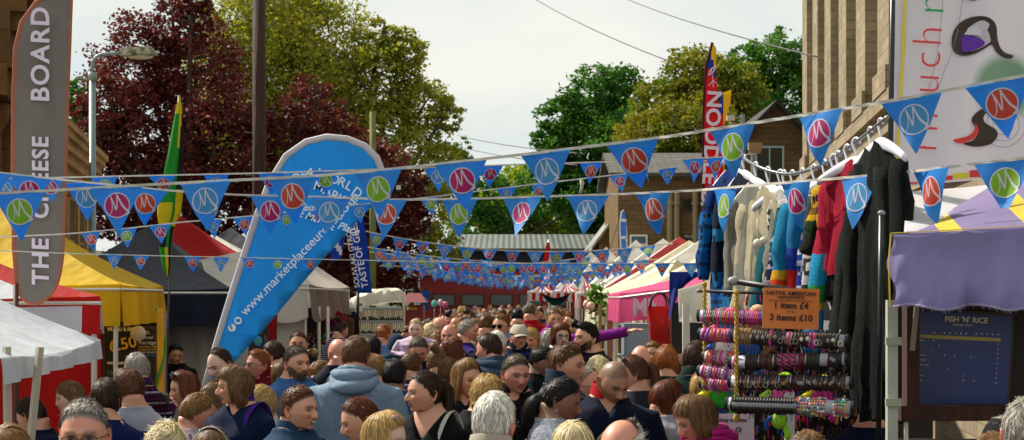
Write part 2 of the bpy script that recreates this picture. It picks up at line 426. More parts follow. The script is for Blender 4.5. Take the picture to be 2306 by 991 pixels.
# slate roofed lean-to and long shed
d = 72
gable_house('stone_outbuilding', 'low stone outbuilding with a grey sheet roof beside the long shed', (pxw(1338, d), d-4), (pxw(1392, d-4)+1.2, d-4), 8, pz(548, d), pz(475, d), '#7c6240', '#8d8f8a', [], ridge_along=False)
shed = thing('market_shed', 'long low shed with a grey sheet roof and navy walls across the street end', 'building', (0, 78, 0))
mb = MB(); x0, x1 = pxw(1035, 78), pxw(1345, 78); mb.box(((x0+x1)/2, 80.5, pz(565, 78)/2), (x1-x0, 5, pz(565, 78))); child_build(mb, 'wall', plain('#1c2432', .6, 0, .25, 1), shed)
mb = MB(); z0, z1 = pz(566, 78), pz(542, 78)+.35
v = [(x0-.4, 77.6, z0), (x1+.3, 77.6, z0), (x1+.3, 83.4, z1), (x0-.4, 83.4, z1)]; v += [(a, b, c+.12) for a, b, c in v]
mb.add(v, [(3, 2, 1, 0), (4, 5, 6, 7), (0, 1, 5, 4), (1, 2, 6, 5), (2, 3, 7, 6), (3, 0, 4, 7)])
n = Nodes('sheet_roof'); X = n.sep(n.coord()); w = n.math('SINE', n.math('MULTIPLY', X[0], 2*pi/.25)); n.col(n.mix(n.noise(.7, 5, n.map(n.coord(), (3, .5, 1))), '#3c433f', '#697069')); n.set(Roughness=.6); n.bump(w, .5, .03)
child_build(mb, 'roof', n.m, shed)
# red trailer-like kiosk closing the street
red = thing('red_kiosk', 'long red food trailer with dark hatches closing the far end of the street', 'trailer', (-.3, 70, 0))
mb = MB(); xa, xb = pxw(945, 70), pxw(1305, 70); mb.box(((xa+xb)/2, 71.3, 1.65), (xb-xa, 2.4, 2.5)); child_build(mb, 'body', plain('#8c1c18', .4, 0, .12, 1.5), red)
mb = MB(); mb.box(((xa+xb)/2, 71.2, 3.0), (xb-xa+.3, 2.8, .16)); child_build(mb, 'roof', plain('#8f1c1c', .5), red)
for i in range(5):
    x = xa+.5+i*(xb-xa-.6)/5; mb = MB(); mb.box((x+.45, 70.06, 1.95), (.95, .06, .5)); h = child_build(mb, 'hatch', plain('#54201c', .5), red)
    mb = MB(); mb.box((x+.45, 70.02, 1.95), (.8, .03, .38)); mb.build('pane', glassm('#566462', .2), h)
# houses top right, beyond the clothes rail
d = 55
gable_house('gabled_house', 'brown stone gabled house with dark roof left of the ribbed hall', (pxw(1655, d), d), (pxw(1838, d), d), 9, pz(330, d), pz(236, d), '#675238', '#1e1b18',
    [((1700-1655)/F*d, pz(420, d), .9, 1.25, '#8fa0a4', '#2a2a26', 2, 1), (.3, pz(520, d), 1.0, 1.2), (1.5, pz(640, d), .9, 1.0)], over=.35)
# left side: two classical blocks
bl = thing('classical_building', 'dark classical stone building with carved gable at the left edge', 'building', (-8, 24, 0))
P0 = Vector((-5.75, 19, 0)); P1 = Vector((-7.5, 27, 0)); u, nr, L = frame_xy(P0.x, P0.y, P1.x, P1.y); nr = nr if nr.x > 0 else -nr
m_dk = stonem('#6a4e30', 1.75, .8, .35, .5, .5)
mb = MB(); wall_box(mb, P0, u, nr, 0, L, 0, 6.0, -6, 0); child_build(mb, 'wall', m_dk, bl)
for s_ in (.4, 2.4, 4.4, 6.4):
    mb = MB(); q = P0+u*(s_+.3)+nr*.05
    mb.tube([(q.x, q.y, 0), (q.x, q.y, .3), (q.x, q.y, 1.0), (q.x, q.y, 3.9), (q.x, q.y, 4.0), (q.x, q.y, 4.2)], [.3, .24, .22, .19, .26, .32], 14); child_build(mb, 'column', m_dk, bl, True)
mb = MB()
for i, (z0, z1, p) in enumerate(((4.2, 4.5, .35), (4.5, 4.62, .5), (4.62, 5.1, .38), (5.1, 5.22, .55), (5.22, 5.4, .7))): wall_box(mb, P0, u, nr, -.2, L+.1, z0, z1, 0, p)
for i in range(12): wall_box(mb, P0, u, nr, -.1+i*.68, .2+i*.68, 4.9, 5.1, .38, .5)
child_build(mb, 'cornice', m_dk, bl)
mb = MB(); q = [P0-u*.3+nr*.72, P0+u*(L+.2)+nr*.72]; m_ = (q[0]+q[1])/2
mb.add([(q[0].x, q[0].y, 5.4), (q[1].x, q[1].y, 5.4), (m_.x, m_.y, 7.1), (q[0].x-1.2, q[0].y, 5.4), (q[1].x-1.2, q[1].y, 5.4), (m_.x-1.2, m_.y, 7.1)], [(0, 1, 2), (3, 5, 4), (0, 2, 5, 3), (1, 4, 5, 2), (0, 3, 4, 1)])
child_build(mb, 'pediment', m_dk, bl)
b2_ = thing('corner_building', 'weathered stone building with a heavy cornice behind the lamp post', 'building', (-9, 38, 0))
P0 = Vector((-7.95, 30.5, 0)); P1 = Vector((-9.1, 38.4, 0)); u, nr, L = frame_xy(P0.x, P0.y, P1.x, P1.y); nr = nr if nr.x > 0 else -nr
m_b2 = stonem('#a08358', 1.7, .7, .3, .55, .55); zt = pz(275, 31)
mb = MB(); wall_box(mb, P0, u, nr, 0, L, 0, zt-.6, -7, 0)
child_build(mb, 'wall', m_b2, b2_)
mb = MB()
for z0, z1, p in ((zt-1.15, zt-1.0, .06), (zt-.6, zt-.42, .12), (zt-.42, zt-.25, .22), (zt-.25, zt-.12, .3), (zt-.12, zt, .36)): wall_box(mb, P0, u, nr, -.5, L+.1, z0, z1, -7.4 if z0 > zt-.6 else 0, p)
child_build(mb, 'cornice', m_b2, b2_)
for s_ in (.7, 2.7, 4.6):
    window(b2_, P0, u, nr, s_, 2.3, 1.0, 1.65, '#8a7450', '#2a2824', 2, 2, .06)
    mb = MB(); wall_box(mb, P0, u, nr, s_-.15, s_+1.15, 4.02, 4.16, 0, .2); wall_box(mb, P0, u, nr, s_+1.35, s_+1.75, 0, zt-1.2, 0, .1); child_build(mb, 'lintel', m_b2, b2_)

# ---------------------------------------------------------------- trees
def tree(name, label, d, lobes, mat, base_px, nleaf, leaf=.17, spread=1.5, seed=0, trunk_r=.35, squash=1.0):
    """lobes: (px, py, radius px) of the crown's masses, each put at its own distance round d"""
    r = np.random.RandomState(seed); rr = random.Random(seed)
    base = at(base_px, HY, d); base.z = 0
    par = thing(name, label, 'tree', base, None)
    cs = []
    for (px, py, rp) in lobes:
        dd = d+rr.uniform(-.6, .6)*rp/F*d*spread; c = at(px, py, dd); cs.append((np.array(c), rp/F*d))
    A = sum(rp**2 for _, rp in cs); V = []
    for c, rad in cs:
        n = int(nleaf*rad*rad/A); nc = max(6, n//26)
        u = r.normal(size=(nc, 3)); u /= np.linalg.norm(u, axis=1)[:, None]
        rad_ = rad*(r.uniform(.35, 1.0, nc)**.6)*(1+.18*noise3(u*3+c*.1, .3, seed, 2))
        u[:, 2] *= squash
        cc = c+u*rad_[:, None]
        cs2 = cc[r.randint(0, nc, n)]+r.normal(size=(n, 3))*rad*.085*np.array([1.25, 1.25, .75])
        V.append(cs2)
    P = np.concatenate(V); n = len(P)
    a = r.normal(size=(n, 3)); a[:, 2] *= .6; a /= np.linalg.norm(a, axis=1)[:, None]
    b = np.cross(a, r.normal(size=(n, 3))); b /= np.linalg.norm(b, axis=1)[:, None]
    w = leaf*r.uniform(.55, 1.25, n)[:, None]
    q = np.stack([P-a*w*.5, P+b*w*.36, P+a*w*.62, P-b*w*.36], 1).reshape(-1, 3)
    base_ = np.array(base); q = q-base_
    me = bpy.data.meshes.new('crown'); me.vertices.add(len(q)); me.vertices.foreach_set('co', q.ravel())
    me.loops.add(4*n); me.loops.foreach_set('vertex_index', np.arange(4*n)); me.polygons.add(n)
    me.polygons.foreach_set('loop_start', np.arange(0, 4*n, 4)); me.polygons.foreach_set('loop_total', np.full(n, 4)); me.update(calc_edges=True)
    me.materials.append(mat); obj('crown', me, par)
    mb = MB(); low = min(c[2]-ra*.2 for c, ra in cs); fork = np.array([0, 0, max(1.8, low*.75)])
    mb.tube([(0, 0, -.1), (0, 0, .4), (.1, 0, fork[2]*.5), tuple(fork)], [trunk_r*1.6, trunk_r*1.1, trunk_r*.9, trunk_r*.75], 12, cap=False)
    for c, ra in cs:
        e = c-base_; mid = fork+(e-fork)*.5+r.normal(size=3)*.3
        mb.tube([fork, mid, e, e+(e-mid)*.12], [trunk_r*.5, trunk_r*.3, trunk_r*.16, .03], 7)
        for k in range(7):
            v = r.normal(size=3); v /= np.linalg.norm(v); v[2] = abs(v[2])*.4
            s0 = fork+(e-fork)*r.uniform(.5, 1.0); mb.tube([s0, s0+v*ra*.5+np.array([0, 0, .1]), s0+v*ra*.8], [trunk_r*.14, .05, .015], 5)
    mb.build('trunk', barkm('#4a3a2c'), par, True)
    return par
m_beech = leafm('#240a0e', '#4e161e', '#7c362e', .32); m_maple = leafm('#4c6212', '#8a962a', '#b4ac42', .5); m_dark = leafm('#184212', '#346a20', '#5c8c34', .45)
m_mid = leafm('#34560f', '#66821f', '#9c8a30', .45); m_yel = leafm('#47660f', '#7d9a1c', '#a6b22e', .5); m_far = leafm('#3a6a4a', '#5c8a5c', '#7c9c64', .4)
tree('maple_tree', 'large yellow green maple rising behind the copper beech', 76, [(560, 60, 120), (640, 20, 100), (730, 110, 130), (650, 200, 150), (850, 190, 105), (800, 310, 130), (905, 120, 62), (950, 245, 78), (1000, 262, 44), (940, 385, 95), (860, 80, 40), (520, 180, 120), (1010, 360, 42), (560, 320, 140), (700, 380, 130), (960, 480, 70), (980, 570, 60)], m_maple, 760, 92000, .17, 1.4, 1, .4)
tree('copper_beech_tree', 'large dark red copper beech filling the left of the street', 62, [(320, 140, 120), (390, 60, 75), (430, 20, 55), (250, 235, 78), (440, 170, 130), (330, 300, 140), (230, 310, 62), (480, 330, 140), (300, 430, 110), (440, 470, 150), (600, 300, 75), (700, 250, 78), (640, 480, 120), (770, 350, 85), (840, 380, 70), (760, 500, 130), (880, 490, 100), (860, 590, 90), (900, 430, 80), (690, 570, 110), (190, 240, 30), (240, 480, 70), (330, 560, 90), (450, 580, 90), (900, 640, 60), (820, 640, 60)], m_beech, 470, 92000, .155, 1.2, 2, .4)
tree('green_tree', 'small bright green tree glimpsed between cheese flag and lamp post', 84, [(175, 225, 50), (190, 300, 60), (160, 330, 50)], m_dark, 180, 5000, .2, 1, 3, .2)
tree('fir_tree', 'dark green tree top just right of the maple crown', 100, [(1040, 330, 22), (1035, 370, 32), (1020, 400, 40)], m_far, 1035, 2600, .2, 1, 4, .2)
tree('oak_tree', 'dark green oak in the right middle of the skyline', 88, [(1340, 225, 78), (1270, 270, 62), (1400, 215, 68), (1235, 320, 42), (1330, 340, 110), (1260, 400, 80), (1420, 330, 90), (1350, 450, 90), (1440, 430, 90)], m_dark, 1350, 44000, .2, 1.3, 5)
tree('sycamore_tree', 'green and brown sycamore behind the red feather flag', 80, [(1570, 190, 90), (1500, 245, 78), (1640, 210, 85), (1470, 330, 85), (1560, 320, 110), (1650, 330, 100), (1490, 420, 80), (1600, 420, 100)], m_mid, 1570, 48000, .19, 1.3, 6)
tree('ash_tree', 'dark green tree against the ribbed hall corner', 96, [(1740, 140, 68), (1800, 140, 62), (1690, 150, 52), (1650, 170, 50), (1690, 200, 70), (1780, 240, 85), (1720, 300, 80), (1800, 320, 80)], m_dark, 1760, 26000, .2, 1.3, 7)
tree('lime_tree', 'bright yellow green tree above the long shed', 104, [(1180, 500, 72), (1240, 505, 52), (1115, 480, 70), (1170, 430, 60), (1280, 530, 40)], m_yel, 1185, 15000, .22, 1.3, 8, .3)
tree('beech_tree', 'shaded green tree between shed and copper beech', 100, [(1080, 520, 80), (1100, 440, 60), (1040, 570, 60), (1210, 440, 62), (1300, 470, 60)], m_dark, 1085, 12000, .22, 1.3, 9, .3)
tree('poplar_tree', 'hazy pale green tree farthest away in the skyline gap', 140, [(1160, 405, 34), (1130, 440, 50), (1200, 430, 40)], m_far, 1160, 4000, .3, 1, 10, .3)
mb = MB(); NX = 60; xs = np.linspace(-120, 120, NX); Pg = np.zeros((NX, 2, 3)); Pg[:, :, 0] = xs[:, None]; Pg[:, 0, 1] = 120; Pg[:, 1, 1] = 230; Pg[:, 0, 2] = -.5; Pg[:, 1, 2] = 9+2*np.sin(xs*.05)
mb.grid(Pg); struct(mb.build('hill', m_gr, None, True))
# ---------------------------------------------------------------- stalls
m_pole = plain('#cfcac0', .35, .3, .1); m_white = canvas('#dcdad2', .3, .12); m_black = plain('#0b0b0d', .45, 0, .2)
def canopy(name, label, c, ez, pk, mats, vh=.25, vm=None, roofmi=None, valmi=None, pole_r=.022, seed=0, sag=.12, walls=(), poles=True, wave=.02, group=None, scal=0.0):
    """four-cornered market tent; c: four (x, y) corners in order, pk: the peak point"""
    r = np.random.RandomState(seed)
    ctr = np.array([sum(p[0] for p in c)/4, sum(p[1] for p in c)/4])
    par = thing(name, label, 'market stall', (ctr[0], ctr[1], 0), group)
    o3 = np.array([ctr[0], ctr[1], 0]); N, M = 26, 12
    mb = MB(); pk = np.array(pk, float); ezs = ez if isinstance(ez, (list, tuple)) else [ez]*4
    for k in range(4):
        a = np.array([*c[k], ezs[k]]); b = np.array([*c[(k+1) % 4], ezs[(k+1) % 4]])
        U = np.linspace(0, 1, N)[:, None, None]; V = np.linspace(0, 1, M)[None, :, None]
        E = a*(1-U)+b*U; P = E*(1-V)+pk*V
        sg_ = sag*np.sin(pi*V)*(.5+.5*np.sin(pi*U)); P = P.copy(); P[..., 2] -= sg_[..., 0]+.03*np.sin(pi*U[..., 0])*(1-V[..., 0])
        P += (np.array([0, 0, 1.0])*noise3(P, .55, seed+k, 2)[..., None]*.018*np.sin(pi*U)*(1-V))
        mb.grid(P-o3, 0, mif=(lambda i, j, k=k: roofmi(k, i/(N-1), j/(M-1))) if roofmi else None)
    mb.build('roof', mats, par, True)
    if vh:
        for k in range(4):
            a = np.array([*c[k], ezs[k]]); b = np.array([*c[(k+1) % 4], ezs[(k+1) % 4]])
            d_ = (b-a)/np.linalg.norm(b-a); nn = np.array([d_[1], -d_[0], 0])
            if np.dot(nn[:2], (a+b)[:2]/2-ctr) < 0: nn = -nn
            N2 = 48; U = np.linspace(0, 1, N2)[:, None, None]; V = np.linspace(0, 1, 9)[None, :, None]
            P = a*(1-U)+b*U+np.array([0, 0, -1.0])*V*vh
            P[..., 2] -= .03*np.sin(pi*U[..., 0])*(1-V[..., 0]) + (scal*np.abs(np.sin(pi*U[..., 0]*6))*V[..., 0])
            w = wave*V[..., 0]*(np.sin(U[..., 0]*r.uniform(22, 30)+k)+.5*np.sin(U[..., 0]*51+2)+.3)
            P = P+nn*(w[..., None]+.004)
            mb = MB(); mb.grid(P-o3, 0, mif=(lambda i, j, k=k: valmi(k, i/(N2-1), j/8)) if valmi else None)
            mb.build('valance', vm if vm else mats, par, True)
    if poles:
        for p, z in zip(c, ezs):
            mb = MB(); q = np.array([p[0], p[1]])+(ctr-np.array(p))*.03; q = q-ctr
            mb.tube([(q[0], q[1], 0), (q[0], q[1], z)], pole_r, 8); mb.box((q[0], q[1], .02), (.12, .12, .04)); mb.build('pole', m_pole, par, False)
        mb = MB()
        for k in range(4):
            a = c[k]; b = c[(k+1) % 4]; za, zb = ezs[k], ezs[(k+1) % 4]
            mb.tube([(a[0]-ctr[0], a[1]-ctr[1], za-.05), (b[0]-ctr[0], b[1]-ctr[1], zb-.05)], .015, 6)
        mb.build('frame', m_pole, par)
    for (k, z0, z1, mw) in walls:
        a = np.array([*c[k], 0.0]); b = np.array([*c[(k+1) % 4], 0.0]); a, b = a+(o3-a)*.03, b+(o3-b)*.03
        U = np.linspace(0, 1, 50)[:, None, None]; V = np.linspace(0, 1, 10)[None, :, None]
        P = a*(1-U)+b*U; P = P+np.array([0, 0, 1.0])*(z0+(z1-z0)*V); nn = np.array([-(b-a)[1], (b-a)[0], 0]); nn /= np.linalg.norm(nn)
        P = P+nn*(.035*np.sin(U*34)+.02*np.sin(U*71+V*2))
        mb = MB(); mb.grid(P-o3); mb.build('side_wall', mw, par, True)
    return par
def rect(xn, yn, xf, yf, w):
    """side=-1 stalls on the left: near-right corner, far-right corner, width outward"""
    s = -1 if w < 0 else 1
    return [(xn, yn), (xf, yf), (xf+w, yf+.1), (xn+w, yn)]
m_red = canvas('#c01410', .35, .2); m_yel2 = canvas('#ecc41c', .45, .22, .6); m_gry = canvas('#3c3f49', .06, .25); m_nav = canvas('#10182c', .05, .2)
m_wht2 = canvas('#cfd6de', .3, .1)
# nearest white stall, left edge (its eave runs down-hill)
canopy('white_stall', 'low white canopy stall on timber legs at the lower left', [(-2.42, 8.4), (-2.83, 12.2), (-5.6, 12.3), (-5.2, 8.4)], [1.765, 1.76, 1.76, 1.765], (-3.95, 10.4, 2.56), [m_wht2], .13, [m_wht2], seed=1, pole_r=.021, poles=False)
for i, (px, y, tx) in enumerate(((15, 8.75, 18), (90, 9.2, 68))):
    pa = at(px, 790, y); pb = at(tx, 1010, y); o = thing('canopy_leg', ['upright pale timber leg under the low white canopy', 'leaning pale timber leg under the low white canopy'][i], 'post', (pa.x, y, 0))
    k = (pa.z-0)/(pa.z-pb.z); mb = MB(); dx = (pb.x-pa.x)*k
    mb.tube([(dx, 0, 0), (0, 0, pa.z+.02)], .022, 4); mb.build('post', plain('#b9b09c', .6), o); mb = MB(); mb.box((dx, 0, .02), (.1, .1, .04)); mb.build('foot', m_black, o)
# red and white striped stall
def rw(k, u, v): return 1 if ((u*4.0) % 1.0) > .5 else 0
canopy('striped_stall', 'red and white striped stall behind the low white canopy', [(-2.92, 12.6), (-3.27, 14.1), (-6.3, 14.1), (-5.9, 12.6)], 2.06, (-4.5, 13.4, 2.62), [m_red, m_wht2, m_red], .27, [m_wht2, m_red], seed=2,
       roofmi=lambda k, u, v: 1 if .14 < u < .38 or .62 < u < .86 else 0, valmi=lambda k, u, v: 1 if (v < .14 or u < .05 or u > .95 or .42 < u < .5) else 0, walls=[(0, 0, 1.82, m_red), (3, 0, 1.8, m_red)])
# yellow stall
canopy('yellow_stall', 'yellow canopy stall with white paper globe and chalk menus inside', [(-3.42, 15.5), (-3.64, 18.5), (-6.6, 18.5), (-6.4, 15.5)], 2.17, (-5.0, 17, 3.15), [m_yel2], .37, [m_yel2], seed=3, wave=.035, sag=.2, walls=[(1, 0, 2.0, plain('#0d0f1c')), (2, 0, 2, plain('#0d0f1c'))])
# lantern, menus of the yellow stall
mb = MB(); p = at(311, 751, 16.6); mb.ball((0, 0, 0), .072, 14); o = mb.build('paper_lantern', canvas('#e9dcc6', .5, .05, .1), None, True); o.location = p; tag(o, 'round cream paper lantern hanging under the yellow valance', 'lantern')
mb = MB(); mb.tube([(0, 0, .07), (0, 0, .2)], .003, 4); mb.build('cord', m_black, o)
def board(name, label, x0, x1, y0, y1, d, mat, thick=.02, frame=None, cat='sign', yaw=0):
    a = at(x0, y1, d); b = at(x1, y0, d); o = thing(name, label, cat, ((a.x+b.x)/2, d, (a.z+b.z)/2), None, yaw)
    mb = MB(); mb.box((0, 0, 0), (b.x-a.x, thick, b.z-a.z)); mb.build('panel', mat, o)
    if frame:
        w, h = (b.x-a.x)/2, (b.z-a.z)/2; mb = MB(); f = .025 if len(frame) < 3 else frame[2]
        for s in (-1, 1):
            mb.box((s*w, 0, 0), (f, thick+.02, 2*h+f)); mb.box((0, 0, s*h), (2*w-f, thick+.018, f))
        mb.build('frame', frame[0], o)
    return o
chalk = plain('#1a1a1e', .6, 0, .3); cy = plain('#e8b82e'); cwht = plain('#e8e4d8'); cgr = plain('#2f7a4a'); cbl = plain('#3b9ac8')
o = board('chalk_menu', 'black chalk menu with large .50 price hung under yellow stall', 235, 306, 738, 860, 17.6, chalk, frame=(plain('#5a2a18'),))
for s_, px, py, z, m, sz, r_ in (('6.50', 266, 782, 0, cy, .16, -.2), ('MUESLI & SPICES', 262, 742, 0, cwht, .045, 0), ('MADE WITH', 262, 818, 0, cwht, .03, 0), ('HOT', 262, 840, 0, cgr, .06, 0)):
    text(s_, at(px-20, py, 17.55), sz, m, o, roll=r_, off=.003)
o = board('chalk_menu', 'black chalk menu listing porridge behind the paper lantern', 310, 352, 738, 862, 17.6, chalk, frame=(plain('#5a2a18'),))
for s_, py, m, sz in (('best', 748, cwht, .07), ('oatmeal', 760, cwht, .05), ('Porridge', 772, cwht, .055), ('oats flour milk', 781, cy, .034), ('rendered milk', 787, cy, .034), ('mixed spices salt', 793, cwht, .034), ('honey & fruit', 800, cbl, .034)):
    text(s_, at(312, py, 17.55), sz*.9, m, o)
mb = MB(); p = at(362, 800, 16.8); mb.box((0, 0, .9), (.06, .05, 2.1)); o = mb.build('post', plain('#e0aa18', .5)); o.location = (p.x, p.y, 0); o.name = 'yellow_post'; tag(o, 'yellow painted post wound with green tinsel at the yellow stall corner', 'post')
mb = MB(); q = np.array([(.045*math.cos(t_*9), .045*math.sin(t_*9), .7+1.25*t_) for t_ in np.linspace(0, 1, 60)]); mb.tube(q, .012, 5); mb.build('tinsel', plain('#2f9a3c', .3), o)
mb = MB(); mb.box((0, 0, .95), (.06, .02, 1.9)); o = mb.build('banner_strip', canvas('#b6a6d0', .3)); o.location = at(371, 760, 17.2).xy.to_3d(); tag(o, 'narrow lilac cloth strip beside the yellow post', 'cloth')
# grey stall with red trim, then the red and white ones behind
canopy('grey_stall', 'charcoal grey canopy stall with navy valance and sparkly red lining', [(-3.1, 19.6), (-3.35, 22.6), (-5.55, 22.6), (-5.35, 19.6)], 2.15, (-4.3, 21.1, 2.92), [m_gry, m_red], .42, [m_nav], seed=4, roofmi=lambda k, u, v: 0, sag=.1,
       walls=[(1, 0, 1.85, cloth('#6d100c', 'marl', '#a3481c')), (0, 0, .2, m_nav)])
canopy('red_stall', 'bright red canopy stall sloping down behind the blue teardrop banner', [(-3.05, 23.2), (-3.3, 26.2), (-6.3, 26.2), (-6.0, 23.2)], 2.35, (-4.62, 24.6, 3.2), [m_red, canvas('#8c877c', .2)], .3, [canvas('#8c877c', .2)], seed=5, roofmi=lambda k, u, v: 1 if v < .1 else 0)
for i, (px, py, d, mt, nm, lb) in enumerate(((480, 527, 30, m_white, 'white_stall', 'white pointed canopy peak between the red and navy canopies'), (520, 512, 33, m_nav, 'navy_stall', 'dark navy canopy peak left of the blue teardrop banner'), (556, 520, 36, m_white, 'white_stall', 'second pale canopy peak just left of the teardrop banner'))):
    p = at(px, py, d); canopy(nm, lb, rect(p.x+1.45, d-1.4, p.x+1.4, d+1.4, -2.9), 2.35, (p.x, d, p.z), [mt], .25, [mt], seed=8+i, sag=.05)
# white stall beside the teardrop: walls and grey valance
m_w3 = canvas('#d8d2c8', .25, .15); m_g3 = canvas('#847d78', .25, .3)
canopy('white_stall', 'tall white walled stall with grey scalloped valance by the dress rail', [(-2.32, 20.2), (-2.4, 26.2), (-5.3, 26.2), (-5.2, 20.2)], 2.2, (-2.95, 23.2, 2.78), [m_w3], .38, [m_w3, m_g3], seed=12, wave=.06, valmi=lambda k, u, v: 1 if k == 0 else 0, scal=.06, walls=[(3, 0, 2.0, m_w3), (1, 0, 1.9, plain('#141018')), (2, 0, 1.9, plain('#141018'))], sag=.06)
# three bare light bulbs under it
n = Nodes('lit_bulb'); n.set(Roughness=.3); n.col('#ffb040'); n.b.inputs['Emission Color'].default_value = (1, .62, .15, 1); n.b.inputs['Emission Strength'].default_value = 3.0; m_bulb = n.m
for i, (px, py) in enumerate(((707, 703), (727, 698), (763, 697))):
    mb = MB(); mb.ball((0, 0, 0), .024, 8, 0, (1, 1, 1.25)); mb.tube([(0, 0, .02), (0, 0, .06)], .012, 6, 1); mb.tube([(0, 0, .06), (0, 0, .3)], .003, 4, 1)
    o = mb.build('light_bulb', [m_bulb, m_black], None, True); o.location = at(px, py, 22.5+i); tag(o, ['warm bulb nearest the white stall wall', 'middle warm bulb beside the silver stall pole', 'warm bulb over the patterned dresses'][i], 'light bulb', 'light bulbs in the dress stall')
# hanging clothes and trinkets inside this stall
cl = [('#5a4aa8', '#d8d4e8', 'print'), ('#b02a30', '#501018', 'print'), ('#6a5038', '#3a2a1c', ''), ('#2c1824', '#181014', ''), ('#3a3c48', '#222', ''), ('#18304a', '#2a5070', 'print'), ('#4a1c3c', '#902050', 'print'), ('#1c2438', '#385078', 'print')]
def hanging(name, label, p, w, h, mat, seed, group=None, thick=.05, yaw=0, cat='garment', taper=.15):
    r = np.random.RandomState(seed); N, M = 32, 14; A = np.linspace(0, 2*pi, N, endpoint=False)[:, None]; V = np.linspace(0, 1, M)[None, :]
    ww = w/2*(np.clip(.35+V*9, 0, 1)*(1-taper)+taper*V); X = np.cos(A)*ww*(1+.04*np.sin(V*9)); Y = np.sin(A)*thick*(.7+.5*V)+.02*V*np.sin(A*5+r.rand()*6)+.012*V*np.sin(A*9)
    Z = -h*V+0*A - .02*np.abs(np.cos(A))*(V < .1)-.02*V*np.sin(A*3+r.rand()*5)
    mb = MB(); P = np.stack([X, Y, Z], -1); mb.grid(P, 0, cu=True); mb.grid(np.stack([np.stack([X[:, 0], Y[:, 0], Z[:, 0]], -1), np.stack([X[:, 0]*.05, Y[:, 0]*.05, Z[:, 0]+.015], -1)], 1), 0, cu=True)
    o = mb.build(name, mat, None, True); o.location = p; o.rotation_euler = (0, 0, yaw); return tag(o, label, cat, group)
for i, (px, py, w, h, d) in enumerate(((752, 690, .3, 1.0, 24), (762, 700, .26, 1.1, 23.6), (776, 706, .3, .8, 25), (787, 700, .22, 1.3, 25.4), (700, 712, .34, .9, 25), (797, 700, .16, 1.2, 25.6), (742, 705, .2, 1.2, 23.2), (716, 700, .2, 1.0, 25.5))):
    c_ = cl[i]; hanging('hanging_dress', ['blue and white printed dress hanging on the left dress stall rail', 'red patterned dress beside the blue printed dress', 'olive brown garment hanging behind the bun woman', 'dark plum garment right of the olive one', 'charcoal garment hanging low in the dress stall', 'narrow denim blue garment at the rail end', 'magenta patterned dress behind the silver pole', 'navy speckled dress left of the magenta one'][i], at(px, py, d), w, h, cloth(c_[0], c_[2], c_[1]), i, 'dresses hanging in the left clothes stall', .04, R.uniform(-.3, .3))
for i, px in enumerate((718, 738)):
    p = at(px, 690, 21.5-i*.2); mb = MB(); mb.tube([(0, 0, 0), (0, 0, p.z)], .022, 8); mb.box((0, 0, .02), (.1, .1, .04)); o = mb.build('tent_pole', m_pole, None, True); o.location = (p.x, p.y, 0); tag(o, ['silver pole with tied white ribbon left of the dresses', 'silver pole nearest the patterned dresses'][i], 'pole')
mb = MB(); z0 = at(0, 800, 22).z
for i in range(420):
    x = R.uniform(-.24, .24); z = R.uniform(z0-.55, z0+.28); mb.ball((x, R.uniform(-.03, .03), z), R.uniform(.008, .016), 4, R.randrange(5))
mb.box((0, .05, z0-.2), (.5, .02, 1.1), 5); o = mb.build('bead_display', [plain(c) for c in ('#c83a5c', '#3ab0a0', '#e8e0d0', '#7a2a8c', '#e0903a')]+[plain('#16120f')]); o.location = (at(727, 0, 22.2).x, 22.2, 0); tag(o, 'panel hung with tiny multicoloured beads behind the silver poles', 'bead display')
# necklace stall
par = thing('necklace_stall', 'stall with crumpled cream cover over rows of cream bead necklaces', 'market stall', (at(850, 0, 28).x, 28, 0))
w = 1.3; mb = MB(); U, V = np.meshgrid(np.linspace(-1, 1, 40), np.linspace(-1, 1, 16), indexing='ij'); P = np.stack([U*.46, V*.45, 2.06+.1*(1-np.abs(U)**3)*(1-V**4)], -1)
z = P[..., 2]; z -= .18*(np.abs(U) > .92)+.12*(np.abs(V) > .88); z += .035*noise3(P, 1.6, 3, 3)+.07*U; P[..., 1] += .05*noise3(P, 1.2, 5, 2)
mb.grid(P); mb.build('cover', canvas('#e0dccb', .2, .15, .8, 6), par, True)
for sx_ in (-.44, .44):
    mb = MB(); mb.tube([(sx_, -.4, 0), (sx_, -.4, 2.05)], .02, 6); mb.build('pole', m_pole, par)
m_bead = plain('#c9bd96', .5, 0, .25, 30); m_bead2 = plain('#e6dcc0', .5)
for r_ in range(4):
    z = 1.88-r_*.2; mb = MB(); mb.box((0, -.42+(-.03*r_), z), (.9, .05, .03)); mb.build('shelf', plain('#9aa0a0', .5), par)
    mb = MB(); mb.box((0, -.37, z-.1), (.88, .02, .199)); mb.build('backboard', plain('#5a5140'), par)
    mb = MB()
    for i in range(26):
        x = -.43+i*.0345; L_ = R.uniform(.1, .16); a = np.linspace(0, pi, 9)
        mb.tube(np.stack([x+.012*np.cos(a), np.full(9, -.46-.03*r_), z-.02-L_*np.sin(a)], -1), .0075, 5, R.randrange(2))
    mb.build('necklace_row', [m_bead, m_bead2], par)
mb = MB(); mb.box((-.24, -.5, 1.9), (.09, .01, .14)); mb.build('price_card', plain('#d8e0d8'), par); mb = MB(); mb.box((-.24, -.507, 1.94), (.085, .004, .04)); mb.build('price_card', plain('#2d9a55'), par)
